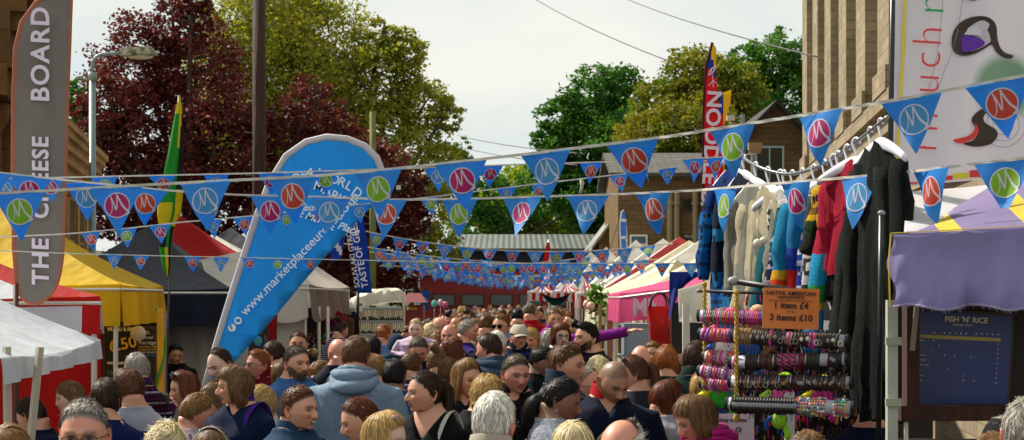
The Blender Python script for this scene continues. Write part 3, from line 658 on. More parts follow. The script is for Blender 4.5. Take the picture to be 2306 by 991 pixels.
# small dark red box stall
par = thing('red_cabin', 'small dark red wooden cabin stall with yellow lettering behind necklaces', 'market stall', (at(928, 0, 36).x, 36, 0))
mb = MB(); mb.box((0, .5, .95), (.44, 1, 1.9)); mb.build('body', plain('#7d1a18', .5), par); mb = MB(); P = [(-.32, -.15, 1.95), (.3, -.15, 1.95), (.3, 1.1, 1.95), (-.32, 1.1, 1.95), (-.1, .5, 2.14), (.15, .5, 2.14)]
mb.add(P, [(0, 1, 5, 4), (1, 2, 5), (2, 3, 4, 5), (3, 0, 4), (3, 2, 1, 0)]); mb.build('roof', plain('#6d1518', .5), par)
text('Pizza', (at(928, 0, 36).x-.08, 35.98, 1.83), .09, cy, par, off=.002)

# ---------------------------------------------------------------- right-hand stalls, far to near
m_cr = canvas('#e6dfc4', .3, .1); m_pk2 = canvas('#e35c92', .4, .15); m_rw = canvas('#b03a3c', .3, .15); m_pinkw = canvas('#e8c4c4', .3, .1)
spec = [(1330, 566, 66, m_w3, 'low cream canopy farthest down the right row'), (1365, 556, 60, m_w3, 'second farthest low cream canopy on the right'),
        (1432, 540, 50, m_white, 'white peaked canopy with a red piping line in the right row'), (1493, 537, 43, m_white, 'white peaked canopy between the piped one and the red one'),
        (1530, 533, 38, m_rw, 'pink and red peaked canopy in the right row'), (1552, 541, 34, m_cr, 'cream peaked canopy right of the red one'), (1582, 537, 30, m_white, 'tall white peaked canopy nearest the red flag'), (1618, 556, 26, m_cr, 'cream canopy partly hidden by the red feather flag')]
for i, (px, py, d, mt, lb) in enumerate(spec):
    p = at(px, py, d); xe = at(1372 if i < 2 else [0, 0, 1318, 1336, 1350, 1370, 1392, 1428][i], 0, d).x if i > 1 else p.x-1.0; xe = max(1.3, xe-.0)
    if i < 2: xe = p.x-1.3
    w_ = 2*(p.x-xe); ee = 2.15+.25*(d-26)/40
    ms_ = [mt, m_pinkw, m_red] if i == 4 else [mt, m_red]
    canopy('peaked_stall', lb, [(xe, d+1.4), (xe, d-1.4), (xe+w_, d-1.4), (xe+w_, d+1.4)], ee, (p.x, d, p.z), ms_, .36, [m_cr if i % 2 else m_w3], seed=20+i, sag=.05, wave=.04,
           roofmi=(lambda k, u, v: 1 if (k == 0 and u < .5) or k == 3 else 0) if i == 4 else ((lambda k, u, v: 1 if k == 0 and .84 < u+v*.0 < .9 and v > .2 else 0) if i == 2 else None), group='white peaked canopies along the right side')
par = canopy('striped_stall', 'red and white striped awning stall at the far right crowd edge', [(pxw(1300, 40), 41), (pxw(1296, 38), 37), (pxw(1345, 38), 37), (pxw(1345, 40), 41)], 2.15, (1.6, 39, 2.45), [m_wht2, m_red], .32, [m_wht2, m_red], seed=31, roofmi=lambda k, u, v: int(u*4) % 2, valmi=lambda k, u, v: int(u*3+.5) % 2)
for i, (px, d) in enumerate(((1222, 52), (1278, 50))):
    x = pxw(px, d); canopy('striped_stall', ['little red and white scalloped awning left of the dark net', 'little red and white scalloped awning right of the dark net'][i], [(x-.42, d), (x+.42, d), (x+.42, d+2), (x-.42, d+2)], pz(655, d), (x, d+1, pz(635, d)), [m_wht2, m_red], .26, [m_wht2, m_red], seed=33, roofmi=lambda k, u, v: int(u*8) % 2, valmi=lambda k, u, v: int(u*8) % 2, scal=.05)
mb = MB(); U, V = np.meshgrid(np.linspace(-1, 1, 24), np.linspace(0, 1, 8), indexing='ij'); mb.grid(np.stack([U*.42, .1*np.sin(V*3), -.1-.32*(1-U**2)*(.3+.7*V)+.05*np.abs(U)], -1)); o = mb.build('dark_tarp', cloth('#0e3436'), None, True); o.location = at(1252, 655, 49); tag(o, 'dark teal tarpaulin sagging between two striped awnings', 'tarpaulin')
# pink stall
p = at(1398, 660, 22)
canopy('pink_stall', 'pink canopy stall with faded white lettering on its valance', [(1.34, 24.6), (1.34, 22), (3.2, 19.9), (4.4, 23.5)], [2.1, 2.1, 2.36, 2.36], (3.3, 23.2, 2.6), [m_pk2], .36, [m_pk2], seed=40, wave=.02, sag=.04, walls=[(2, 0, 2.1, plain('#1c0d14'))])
o = text('MM', at(1424, 694, 21.6), .3, canvas('#ecd0dc', .2), None, off=.01, sx=.8, yaw=-.25); o.name = 'faded_lettering'; tag(o, 'faded white lettering on the pink stall valance', 'lettering')
board('fridge', 'tall grey white cold cabinet under the pink valance', 1405, 1520, 731, 1010, 20.6, plain('#8f9fae', .35, 0, .06), .5, (plain('#7d8c9a', .4), 0, .03), 'fridge')
canopy('cream_stall', 'cream draped canopy stall between pink stall and striped awnings', [(pxw(1345, 27), 30.5), (pxw(1345, 27), 26.4), (pxw(1430, 27), 24.8), (3.6, 29)], 2.13, (2.6, 28, 2.65), [m_cr], .44, [m_cr], seed=41, wave=.05, scal=.05)
for i, (px, d) in enumerate(((1352, 25), (1371, 24.5))):
    mb = MB(); mb.box((0, 0, .98), (.05, .05, 1.96)); o = mb.build('timber_post', plain('#9c8450', .7), None); o.location = (pxw(px, d), d, 0); tag(o, ['slim timber post at the cream stall edge, left of the pair', 'slim timber post at the cream stall edge, right of the pair'][i], 'post')
# red bag with handles
par = thing('red_bag', 'large red shopping bag with dark handles hanging in the pink stall', 'bag', at(1497, 740, 19.2))
mb = MB(); U, V = np.meshgrid(np.linspace(-pi, pi, 30), np.linspace(0, 1, 10), indexing='ij'); mb.grid(np.stack([np.sign(np.cos(U))*np.abs(np.cos(U))**.5*(.19-.04*V), np.sign(np.sin(U))*np.abs(np.sin(U))**.5*.06+.01*np.sin(V*9), .24-.46*V+0*U], -1), cu=False); mb.add([(-.15, -.05, -.22), (.15, -.05, -.22), (.15, .05, -.22), (-.15, .05, -.22)], [(0, 1, 2, 3)])
mb.build('body', canvas('#c8201a', .15, .2), par, True)
for s_ in (-1, 1):
    mb = MB(); a = np.linspace(0, pi, 12); mb.tube(np.stack([-.06+.09*np.cos(a)*(1 if s_ > 0 else 1.2), np.full(12, s_*.05), .22+.17*np.sin(a)], -1), .009, 6); mb.build('handle', plain('#2a1014'), par, True)
# blue tarp, white cloth
def sheet(name, label, quad, d0, d1, mat, cat, amp=.04, seed=0, fr=9, thickness=.006):
    """hanging cloth through four photo points (tl, tr, br, bl) with the left edge at d0 and the right at d1"""
    c = [np.array(at(*quad[0], d0)), np.array(at(*quad[1], d1)), np.array(at(*quad[2], d1)), np.array(at(*quad[3], d0))]
    U, V = np.meshgrid(np.linspace(0, 1, 40), np.linspace(0, 1, 24), indexing='ij'); U = U[..., None]; V = V[..., None]
    P = (c[0]*(1-U)+c[1]*U)*(1-V)+(c[3]*(1-U)+c[2]*U)*V
    P[..., 1] += amp*(np.sin(U[..., 0]*fr+seed)+.5*np.sin(U[..., 0]*fr*2.3+V[..., 0]*2))*(.2+.8*V[..., 0])+amp*.5*noise3(P, .9, seed, 3)
    ctr = P.mean((0, 1)); mb = MB(); mb.grid(P-ctr); P2 = P-ctr; P2[..., 1] += thickness; mb.grid(P2[::-1])
    o = mb.build(name, mat, None, True); o.location = ctr; return tag(o, label, cat)
sheet('blue_tarpaulin', 'royal blue tarpaulin edge hanging between pink stall and white cloth', [(1508, 612), (1600, 612), (1530, 640), (1507, 722)], 17.5, 17.5, canvas('#16318c', .2), 'tarpaulin', .05, 2)
sheet('white_cloth', 'white cloth draped from the stall behind the bracelet display', [(1527, 652), (1640, 618), (1640, 730), (1530, 725)], 16, 16, canvas('#e8e4d8', .3, .08), 'cloth', .06, 3, 5)
o = sheet('canvas_box_side', 'cream canvas stall side with faint brown lettering below the red flag', [(1588, 590), (1662, 560), (1700, 700), (1586, 700)], 12.4, 12, canvas('#d9cdb6', .25, .08), 'stall canvas', .01, 4)
text('WA', (o.location.x+.06, o.location.y-.1, o.location.z+.02), .07, plain('#7a5a3c'), o)
mb = MB(); mb.box((0, 0, 1.0), (.06, .06, 2.0)); o = mb.build('white_post', plain('#c8c4b8', .5)); o.location = (pxw(1545, 15.6), 15.6, 0); tag(o, 'white painted post below the white draped cloth', 'post')
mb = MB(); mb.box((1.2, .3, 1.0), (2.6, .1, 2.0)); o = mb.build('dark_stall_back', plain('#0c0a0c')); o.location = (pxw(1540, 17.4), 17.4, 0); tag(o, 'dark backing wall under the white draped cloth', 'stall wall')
# cuddly bag, foliage and balloons around the striped stall
mb = MB()
for i in range(170):
    c = np.array([R.gauss(0, .09), R.gauss(0, .1), R.gauss(0, .13)]); a = NR.normal(size=3)*.03; b_ = NR.normal(size=3)*.03; mb.add([c-a, c+b_, c+a, c-b_], [(0, 1, 2, 3)])
o = mb.build('plastic_foliage', leafm('#1c4a14', '#3c7020', '#5c8c30', .3)); o.location = at(1345, 680, 26); tag(o, 'bright green trailing foliage by the pink balloons', 'foliage')
for i, (px, py) in enumerate(((1322, 686), (1331, 690))):
    mb = MB(); mb.ball((0, 0, 0), .06, 12, 0, (1, 1, 1.15)); mb.tube([(0, 0, -.065), (0, 0, -.3)], .002, 4); o = mb.build('balloon', plain('#e6b0a4', .25, 0, .03), None, True); o.location = at(px, py, 26-i*.2); tag(o, ['pale pink balloon at the striped stall, left one', 'pale pink balloon at the striped stall, right one'][i], 'balloon', 'balloons on the striped stall')

# red stall bits left of the white walled stall, poster with a globe
sheet('red_side_cloth', 'glossy red plastic sheet hanging behind the lower teardrop banner', [(560, 640), (626, 628), (622, 860), (560, 860)], 19.0, 18.6, canvas('#b01414', .25, .2), 'plastic sheet', .04, 7)
o = board('globe_poster', 'black poster with a blue and green globe inside curved lettering', 560, 604, 736, 800, 18.2, plain('#0c0d14', .5), .01, None, 'poster')
mb = MB(); mb.ball((0, -.012, -.0), .052, 14, 0, (.8, .12, 1.0)); n = Nodes('globe'); n.col(n.mix(n.ramp(n.noise(22, 3), [(.48, 0.0), (.54, 1.0)]), '#2a86c8', '#2a9a6a')); n.set(Roughness=.5); mb.build('globe_print', n.m, o, True)
for i, ch in enumerate('DAYS OF THE WORLD'):
    a = math.radians(200-i*13.5); p_ = o.location; text(ch, (p_.x+.083*math.cos(a)-.006, p_.y-.012, p_.z+.095*math.sin(a)), .026, plain('#8c9098'), o, roll=-(a-pi/2))
sheet('blue_side_banner', 'plain blue fabric panel beside the dark red cabin stall', [(946, 655), (968, 655), (966, 700), (946, 700)], 38, 38, canvas('#1c5aa4', .3), 'banner', .02, 9)
for i, (px, py, c_) in enumerate(((978, 684, '#5ab8b4'), (992, 682, '#d890b4'), (1003, 687, '#b84870'))):
    mb = MB(); mb.ball((0, 0, 0), .065, 10, 0, (1, 1, 1.25)); mb.tube([(0, 0, -.1), (0, 0, -.5)], .004, 4); o = mb.build('balloon', plain(c_, .3), None, True); o.location = at(px, py, 40+i*.2); tag(o, ['turquoise balloon above the far crowd', 'pale pink balloon between the turquoise and dark pink ones', 'dark pink balloon above the far crowd'][i], 'balloon', 'balloons above the far crowd')
# ---------------------------------------------------------------- street furniture, poles, wires
d = 33; p = at(208, 0, d); k = d/F
par = thing('street_lamp', 'grey steel street lamp with a mossy lantern reaching right', 'street lamp', (p.x, d, 0))
m_lp = plain('#7e9190', .45, .2, .12, 9)
zc = pz(175, d); mb = MB(); mb.tube([(0, 0, 0), (0, 0, 1.6), (0, 0, 1.62), (0, 0, zc)], [.11, .11, .07, .062], 14); mb.tube([(0, 0, zc-.06), (0, 0, zc+.1)], .085, 14); mb.build('column', m_lp, par, True)
a = np.linspace(0, pi/2, 8); zt = pz(122, d); rr = .22
pts = [(0, 0, zc)]+[(rr-rr*math.cos(t_), 0, zt-rr+rr*math.sin(t_)) for t_ in a]+[(66*k, 0, zt+.02)]
mb = MB(); mb.tube(pts, .033, 10); mb.build('arm', m_lp, par, True)
mb = MB(); x0, x1 = 64*k, 146*k; h = .11
V = [(x0, -.14, zt+.1), (x0, .14, zt+.1), (x1-.1, .14, zt+.13), (x1-.1, -.14, zt+.13), (x0, -.15, zt-.04), (x0, .15, zt-.04), (x1, .12, zt-.01), (x1, -.12, zt-.01)]
mb.add(V, [(0, 3, 2, 1), (4, 5, 6, 7), (0, 1, 5, 4), (1, 2, 6, 5), (2, 3, 7, 6), (3, 0, 4, 7)]); n = Nodes('mossy'); n.col(n.ramp(n.noise(7, 6), [(.42, '#4c5e2e'), (.52, '#9a9c88'), (.7, '#c9c9b8')])); n.set(Roughness=.8); hd_ = mb.build('lamp_head', n.m, par)
mb = MB(); mb.ball(((x0+x1)/2+.03, 0, zt-.05), .1, 8, 0, (2.4, 1.1, .5)); mb.build('diffuser', plain('#b9b09a', .2), hd_, True)
def pole_at(name, label, px, wpx, top, d, mat, steps=False, cat='pole'):
    p = at(px, 0, d); r_ = wpx/2/F*d; zt = pz(top, d); par = thing(name, label, cat, (p.x, d, 0))
    mb = MB(); mb.tube([(0, 0, 0), (.01, 0, zt*.5), (0, 0, zt)], [r_*1.08, r_, r_*.94], 16); mb.build('post', mat, par, True)
    if steps:
        z = 3.2; s_ = 1
        while z < zt-.3:
            mb = MB(); mb.tube([(s_*r_*.8, 0, z), (s_*(r_+.13), -.02, z), (s_*(r_+.14), -.02, z+.04)], .011, 6); mb.build('climbing_peg', plain('#6a6a6c', .4, .6), par); z += .42; s_ = -s_
    return par
pole_at('telegraph_pole', 'tall dark brown timber telegraph pole against the copper beech', 583, 31, -60, 35, barkm('#3a2016'), True)
pp = pole_at('telegraph_pole', 'shorter greenish timber pole behind the teardrop banner', 839, 15, 252, 58, barkm('#6c7038'), True)
mb = MB(); mb.box((at(893, 418, 57).x-pp.location.x, 0, pz(418, 57)), (.14, .12, .14)); mb.build('junction_box', plain('#c4bcae'), pp)
pole_at('red_post', 'slim dark post rising behind the grey canopy near the telegraph pole', 575, 10, 430, 40, plain('#3a2a22'))
p = at(1672, 258, 45); par = thing('floodlight_pole', 'pale floodlight on a short grey pole above the gabled house', 'street lamp', (p.x, 45, 0))
mb = MB(); mb.tube([(0, 0, 0), (0, 0, p.z)], .055, 8); mb.tube([(0, 0, p.z-.06), (-.2, 0, p.z-.08)], .02, 6); mb.build('column', m_lp, par); mb = MB(); mb.box((-.3, 0, p.z-.09), (.2, .2, .13)); mb.build('lamp_head', plain('#bcb9a8'), par)
par = thing('street_lamp', 'small brown lantern lamp in front of the gabled house window', 'street lamp', (pxw(1700, 40), 40, 0))
mb = MB(); z = pz(330, 40); mb.box((0, 0, z), (.3, .25, .16)); mb.box((.0, 0, z-.11), (.24, .2, .07)); mb.build('lamp_head', plain('#8a7450'), par); mb = MB(); mb.tube([(-.05, 0, 0), (-.05, 0, z)], .04, 8); mb.build('column', m_lp, par)
for i, (a_, b_) in enumerate((((1195, -8, 60), (1500, 135, 38)), ((1405, -5, 60), (1840, 128, 30)), ((1030, 305, 90), (1300, 345, 60)), ((1030, 330, 90), (1300, 372, 62)))):
    A = np.array(at(*a_)); B = np.array(at(*b_)); t_ = np.linspace(0, 1, 20)[:, None]; P = A*(1-t_)+B*t_; P[:, 2] -= .10*(4*t_*(1-t_))[:, 0]
    c = P.mean(0); mb = MB(); mb.tube(P-c, .014 if i < 2 else .018, 5); o = mb.build('overhead_wire', plain('#4a4a48'), None, True); o.location = c
    tag(o, ['left one of the two dark wires crossing the open sky', 'right one of the two dark wires, ending at the hall', 'upper faint distant wire low in the sky gap', 'lower faint distant wire low in the sky gap', 'thin cable running along the ribbed hall pilasters'][i], 'wire')

# ---------------------------------------------------------------- flags
def smooth(pts, n=40):
    pts = np.array(pts, float); t_ = np.linspace(0, len(pts)-1, n); out = []
    for t in t_:
        i = int(min(t, len(pts)-2)); f = t-i; p0 = pts[max(i-1, 0)]; p1 = pts[i]; p2 = pts[i+1]; p3 = pts[min(i+2, len(pts)-1)]
        out.append(.5*((2*p1)+(-p0+p2)*f+(2*p0-5*p1+4*p2-p3)*f*f+(-p0+3*p1-3*p2+p3)*f**3))
    return np.array(out)
def outline_flag(name, label, outline, d, mats, band=None, bandw=0.0, thick=.006, warp=.05, pole=None, seed=0, mi=None, cat='banner', dx=0, res=26, edge=None):
    """flag cut from an outline in photo points, set at distance d as real cloth (both faces), with a sleeve along its edge"""
    O = np.array([np.array(at(x, y, d)) for x, y in outline]); c = O.mean(0); par = thing(name, label, cat, (c[0], c[1], 0))
    c0 = np.array([c[0], c[1], 0])
    bm = bmesh.new(); vs = [bm.verts.new(tuple(v-c0)) for v in O]; bm.faces.new(vs)
    x0, x1, z0, z1 = (O-c0)[:, 0].min(), (O-c0)[:, 0].max(), (O-c0)[:, 2].min(), (O-c0)[:, 2].max()
    for k in range(1, res):
        z = z0+(z1-z0)*k/res; bmesh.ops.bisect_plane(bm, geom=bm.verts[:]+bm.edges[:]+bm.faces[:], plane_co=(0, 0, z), plane_no=(0, 0, 1))
    for k in range(1, 10):
        x = x0+(x1-x0)*k/10; bmesh.ops.bisect_plane(bm, geom=bm.verts[:]+bm.edges[:]+bm.faces[:], plane_co=(x, 0, 0), plane_no=(1, 0, 0))
    def Y(x, z): P = np.array([x, 0, z]); return warp*float(noise3(P, .45, seed, 2))+warp*.5*math.sin(x*9+z*1.5)
    for v in bm.verts: v.co.y += Y(v.co.x, v.co.z)
    r_ = bmesh.ops.solidify(bm, geom=bm.faces[:], thickness=thick)
    me = bpy.data.meshes.new('cloth'); 
    for f in bm.faces:
        f.smooth = True
        if mi:
            q = f.calc_center_median(); f.material_index = mi(q.x+c0[0], q.z)
    bm.to_mesh(me); bm.free()
    for m in mats: me.materials.append(m)
    cl_ = obj('cloth', me, par)
    if band is not None:
        B = np.array([v-c0 for v in O[band[0]:band[1]+1]]); B[:, 1] += [Y(b[0], b[2]) for b in B]-np.zeros(len(B))-.002
        mb = MB(); mb.tube(B, bandw, 8, flat=.5); mb.build('sleeve', band[2], par, True)
    if edge is not None:
        E = O-c0; Pn = np.vstack([E, E[:1]]); nn_ = len(E); t2 = smooth(np.column_stack([Pn[:, 0], Pn[:, 2]]), nn_*6); T = np.gradient(t2, axis=0); T /= np.linalg.norm(T, axis=1)[:, None]+1e-9
        wd = edge[0]; inn = t2+np.stack([T[:, 1], -T[:, 0]], -1)*wd; out_ = t2-np.stack([T[:, 1], -T[:, 0]], -1)*.004
        yy = lambda A_: np.array([Y(a_, b_)-.005 for a_, b_ in A_]); mb = MB(); md = (inn+out_)/2
        mb.grid(np.stack([np.stack([A_[:, 0], yy(A_)-e_, A_[:, 1]], -1) for A_, e_ in ((out_, -.006), (out_, 0), (md, .004), (inn, 0))], 1)); mb.build('hem', edge[1], par, True)
    if pole is not None:
        q = [np.array(at(x, y, d+.015))-c0 for x, y in pole[0]]
        if pole[0][-1][1] > 600: e = q[-1].copy(); s_ = q[-2]-e; q.append(e-(s_/s_[2]*e[2] if abs(s_[2]) > .05 else np.array([0, 0, e[2]])))
        mb = MB(); mb.tube(q, pole[1], 8); mb.build('pole', pole[2], par, True)
    par['w'] = 0; return par, c0, Y
def on_flag(par, c0, Y, body, px, py, d, size, mat, roll, **k):
    p = at(px, py, d); y = Y(p.x-c0[0], p.z); off_ = k.pop('push', .035); return text(body, (p.x, d+y-off_, p.z), size, mat, par, roll=roll, **k)
# cheese board feather flag
d = 12.4; cream = plain('#d8c8d8', .7, 0, .05)
out = [(38, 640), (30, 560), (28, 400), (30, 220), (34, 110), (48, 50), (80, 5), (130, -30), (158, -20), (158, 60), (154, 250), (150, 400), (147, 520), (143, 590), (132, 640), (110, 672), (75, 688), (45, 670)]
m_tp = canvas('#88807a', .3, .2, .25); m_sal = canvas('#b4735a', .3, .15)
def cheese(x, z):
    px = CX+x*F/d; py = HY-(z-CZ)*F/d
    e = min(px-(36 if py < 600 else 44), (150 if py < 400 else 147-(py-400)*.02 if py < 560 else 140-(py-560)*.35)-px, 676-py-(abs(px-90)*.25))
    if py < 120: e = min(e, px-(36+(120-py)*.45))
    return 1 if e < 5 else 0
par, c0, Y = outline_flag('feather_flag', 'tall taupe feather flag with pale brown edge reading THE CHEESE BOARD', out, d, [m_tp, m_sal], (0, 8, m_sal), .018, warp=.03, pole=([(36, 640), (36, 990)], .02, plain('#4a2a20')), seed=3, cat='feather flag', res=60, edge=(.022, m_sal))
for s_, py, sz in (('THE', 642, .162), ('CHEESE', 494, .158), ('BOARD', 232, .178)):
    on_flag(par, c0, Y, s_, 96, py, d, sz, cream, -pi/2, off=.004, sx=1.02 if s_ != 'CHEESE' else .98, sp=1.12, shear=.05)
# blue teardrop banner
d = 12.5
left = [(456, 900), (478, 812), (500, 735), (522, 660), (546, 580), (575, 490), (606, 412), (645, 352), (690, 320), (735, 308), (780, 312), (820, 328), (848, 355), (862, 390), (866, 430)]
right = [(846, 455), (810, 492), (770, 536), (730, 582), (680, 640), (630, 700), (560, 780), (500, 850), (470, 890)]
m_bl = canvas('#30a8ea', .4, .08, .3); m_slv = canvas('#cfcad0', .25, .1)
par, c0, Y = outline_flag('teardrop_banner', 'big sky blue teardrop banner leaning right with white sleeve and web address', left+right, d, [m_bl], (0, 14, m_slv), .025, warp=.035, pole=([(457, 900), (452, 1000)], .02, m_pole), seed=5, cat='banner', res=40)
wt = plain('#e8eef2', .6, 0, .03)
on_flag(par, c0, Y, 'www.marketplaceeurope.co.uk', 548, 706, d, .092, wt, -.80, off=.0005, sx=1.0)
for ch, px, py, r_, sz in (('A', 690, 388, .25, .1), ('W', 716, 390, .3, .1), ('O', 742, 400, .4, .1), ('R', 762, 407, .45, .1), ('L', 779, 416, .5, .1), ('D', 795, 428, .6, .1),
                       ('O', 657, 402, .1, .1), ('F', 677, 403, .1, .1), ('M', 708, 418, .3, .1), ('A', 729, 428, .35, .1), ('R', 746, 438, .4, .1), ('K', 760, 446, .42, .1), ('E', 777, 455, .45, .1), ('T', 790, 463, .5, .1), ('S', 802, 472, .6, .1)):
    on_flag(par, c0, Y, ch, px, py, d, sz*.92, wt, r_, off=.0008)
on_flag(par, c0, Y, 'BROUGHT TO YOU', 636, 452, d, .05, wt, .28, off=.001); on_flag(par, c0, Y, 'at Market Place', 665, 478, d, .075, wt, .3, off=.001, shear=.3)
for px, py, g in ((525, 738, 'f'), (538, 722, 't')):
    p = at(px, py, d); y = d+Y(p.x-c0[0], p.z)-.03; mb = MB(); mb.tube([(p.x-c0[0], y-c0[1], p.z), (p.x-c0[0], y-.003-c0[1], p.z)], .027, 20)
    ic = mb.build('icon', wt, par)
    mk = plain('#1484c2')
    if g == 'f': text('f', (p.x-.012, y-.006, p.z), .05, mk, par, roll=-.5, off=.002)
    else:
        mb = MB(); mb.ball((p.x-c0[0], y-.006-c0[1], p.z), .012, 8, 0, (1.2, .2, .8)); mb.ball((p.x-c0[0]+.009, y-.006-c0[1], p.z+.008), .007, 6, 0, (1, .3, 1)); mb.box((p.x-c0[0]-.009, y-.006-c0[1], p.z+.007), (.012, .003, .009), 0, Matrix.Rotation(.5, 3, 'Y')); mb.build('icon', mk, par)
# red feather flag (two)
d = 14
out = [(1588, 585), (1586, 480), (1584, 350), (1585, 230), (1590, 150), (1604, 96), (1612, 108), (1613, 170), (1617, 250), (1624, 330), (1632, 420), (1638, 500), (1640, 560), (1641, 590)]
m_rd = canvas('#e01c24', .35, .1, .3); m_yf = canvas('#e8c422', .4, .1, .3); m_bf = canvas('#2c3aa8', .3, .1, .3); m_mar = canvas('#4a0c18', .2)
def rf(off=0):
    def g(x, z):
        px = CX+x*F/d-off[0]; py = HY-(z-CZ)*F/d-off[1]; e = py+(px-1600)*1.6
        return 2 if py < 118+(px-1600)*3.6 and px > 1598 else (1 if py < 150+(px-1590)*1.1 else 0)
    return g
d = 14.6; par, c0, Y = outline_flag('feather_flag', 'second feather flag tip, yellow and blue, just behind the red flag', [(1612, 560), (1610, 420), (1612, 300), (1618, 235), (1630, 208), (1647, 202), (1646, 225), (1636, 262), (1628, 290), (1632, 400), (1640, 560)], d, [m_rd, m_bf, m_yf], None, warp=.01, seed=8, cat='feather flag', mi=lambda x, z: 2 if CX+x*F/d > 1628 else (1 if HY-(z-CZ)*F/d < 262 else 0), pole=([(1612, 560), (1612, 700)], .015, m_black))
d = 14; par, c0, Y = outline_flag('feather_flag', 'tall red feather flag with yellow and blue tip reading NOODLE BAR', out, d, [m_rd, m_bf, m_yf], (0, 5, m_mar), .012, warp=.012, seed=9, cat='feather flag', mi=rf((0, 0)), pole=([(1586, 585), (1586, 700)], .015, m_black), res=50)
on_flag(par, c0, Y, 'NOODLE BAR', 1607, 205, d, .158, cream, pi/2+.06, off=.004, sx=1.12, sp=1.0)
for k in range(3):
    a = np.linspace(0, 2*pi, 14); p = at(1603, 160, d); mb = MB(); mb.tube(np.stack([p.x-c0[0]+(.012+.009*k)*np.cos(a), np.full(14, Y(p.x-c0[0], p.z)-.02), p.z+(.014+.012*k)*np.sin(a+.6*k)], -1), .0035, 5, cap=False); mb.build('rose_print', cream, par)
mb = MB(); mb.tube([(p.x-c0[0], -.02, p.z-.03), (p.x-c0[0]+.01, -.02, p.z-.13)], .003, 5); mb.tube([(p.x-c0[0]-.03, -.02, p.z-.12), (p.x-c0[0]+.01, -.02, p.z-.08), (p.x-c0[0]+.045, -.02, p.z-.11)], [.002, .007, .002], 5); mb.build('rose_print', cream, par)
# jamaica flag, furled
par = thing('furled_flag', 'furled green, yellow and black flag on a slim dark pole', 'flag', (pxw(372, 15), 15, 0))
zt = pz(215, 15); mb = MB(); mb.tube([(0, 0, 0), (.02, 0, 1.8), ((403-372)*15/F, 0, zt)], .009, 8); mb.build('pole', plain('#2c3426', .4), par, True)
Ys = np.array([215, 240, 280, 330, 380, 430, 480, 520, 560, 600, 622]); Lx = np.array([402, 398, 390, 381, 372, 364, 358, 361, 360, 366, 374]); Rx = np.array([406, 410, 411, 411, 408, 409, 407, 390, 384, 383, 379])
N = 36; ys = np.linspace(215, 622, 70); lx = np.interp(ys, Ys, Lx); rx = np.interp(ys, Ys, Rx); A = np.linspace(0, 2*pi, N, endpoint=False)
cx_ = (lx+rx)/2-372; hw = (rx-lx)/2
U = A[None, :]; rad = 1+.13*np.sin(U*5+ys[:, None]*.02)+.07*np.sin(U*9+1)
P = np.stack([(cx_[:, None]+hw[:, None]*np.cos(U)*rad)*15/F, hw[:, None]*np.sin(U)*rad*.8*15/F, pz(ys, 15)[:, None]+0*U], -1)
def jam(i, j):
    y = ys[i]; x = math.cos(A[j]); s_ = math.sin(A[j])
    if s_ > .2: return 0
    t_ = (y-215)/407
    if t_ < .1: return 1
    if x > .66-.1*t_: return 2 if .1 < t_ < .52 else (1 if t_ < .72 else 2)
    if x > .3 and t_ < .4: return 1 if t_ < .28 else 0
    if .58 < t_ < .72: return 1 if x < .3 else 0
    if .72 < t_ < .84: return 2 if x < .1 else 0
    if t_ >= .84: return 1 if x > -.1 else 0
    return 0
mb = MB(); mb.grid(P, 0, cv=True, mif=jam); mb.build('cloth', [canvas('#1d9628', .3, .2), canvas('#e3c61c', .35, .15), canvas('#12161a', .1)], par, True)
# greek flags and small feathers
d = 24; m_gb = canvas('#1c48b4', .35, .1)
par, c0, Y = outline_flag('feather_flag', 'royal blue feather flag reading TASTE OF GREECE beside the pole', [(806, 660), (800, 600), (792, 540), (786, 490), (800, 470), (815, 480), (824, 520), (832, 600), (838, 660)], d, [m_gb], None, warp=.03, seed=12, cat='feather flag', pole=([(806, 660), (806, 700)], .02, m_black))
on_flag(par, c0, Y, 'TASTE OF GREECE', 824, 648, d, .125, wt, -pi/2-.18, sp=1.05, off=.002); on_flag(par, c0, Y, 'SOUVLAKI GYROS', 806, 648, d, .1, wt, -pi/2-.16, off=.001)
par, c0, Y = outline_flag('greek_flag', 'blue and white cross and stripe flag drooping behind the teardrop banner', [(742, 560), (760, 500), (782, 486), (796, 500), (778, 530), (768, 585), (748, 590)], d-.5, [m_gb, canvas('#d8dde8', .3)], None, warp=.05, seed=13, cat='flag', mi=lambda x, z: 1 if (int((x*6+z*4)*2.2) % 3 == 0) else 0)
d = 40
outline_flag('feather_flag', 'pale blue and white narrow feather flag above the white canopies', [(1400, 640), (1398, 560), (1396, 500), (1400, 477), (1405, 474), (1410, 490), (1413, 540), (1414, 600), (1413, 640)], d, [canvas('#4c92d8', .4, .1), canvas('#dce4ee', .3)], (0, 4, canvas('#dce4ee', .3)), .02, warp=.02, seed=14, cat='feather flag', mi=lambda x, z: 1 if (CX+x*F/40 > 1410 or math.sin(z*16+x*9) > .85) else 0, pole=([(1400, 640), (1400, 700)], .02, m_black))
par, c0, Y = outline_flag('furled_flag', 'red and white furled flag above the crowd in front of the shed', [(1222, 600), (1226, 570), (1231, 548), (1237, 543), (1239, 565), (1244, 600)], 55, [m_red, m_wht2], None, warp=.03, seed=15, cat='flag', mi=lambda x, z: 1 if CX+x*F/55 > 1237 and z < pz(566, 55) else 0, pole=([(1236, 540), (1236, 660)], .03, m_pole))
# ---------------------------------------------------------------- big white banner on the right
d = 8.1
n = Nodes('banner_cloth'); o_ = n.coord(); w_ = n.noise(.9, 3, n.map(o_, (1, 1, .5), (0, .5, 0)))
n.col(n.mix(n.noise(2, 3), '#e4dfe8', '#ebe8ea')); n.set(Roughness=.6); n.bump(w_, .5, .12); 
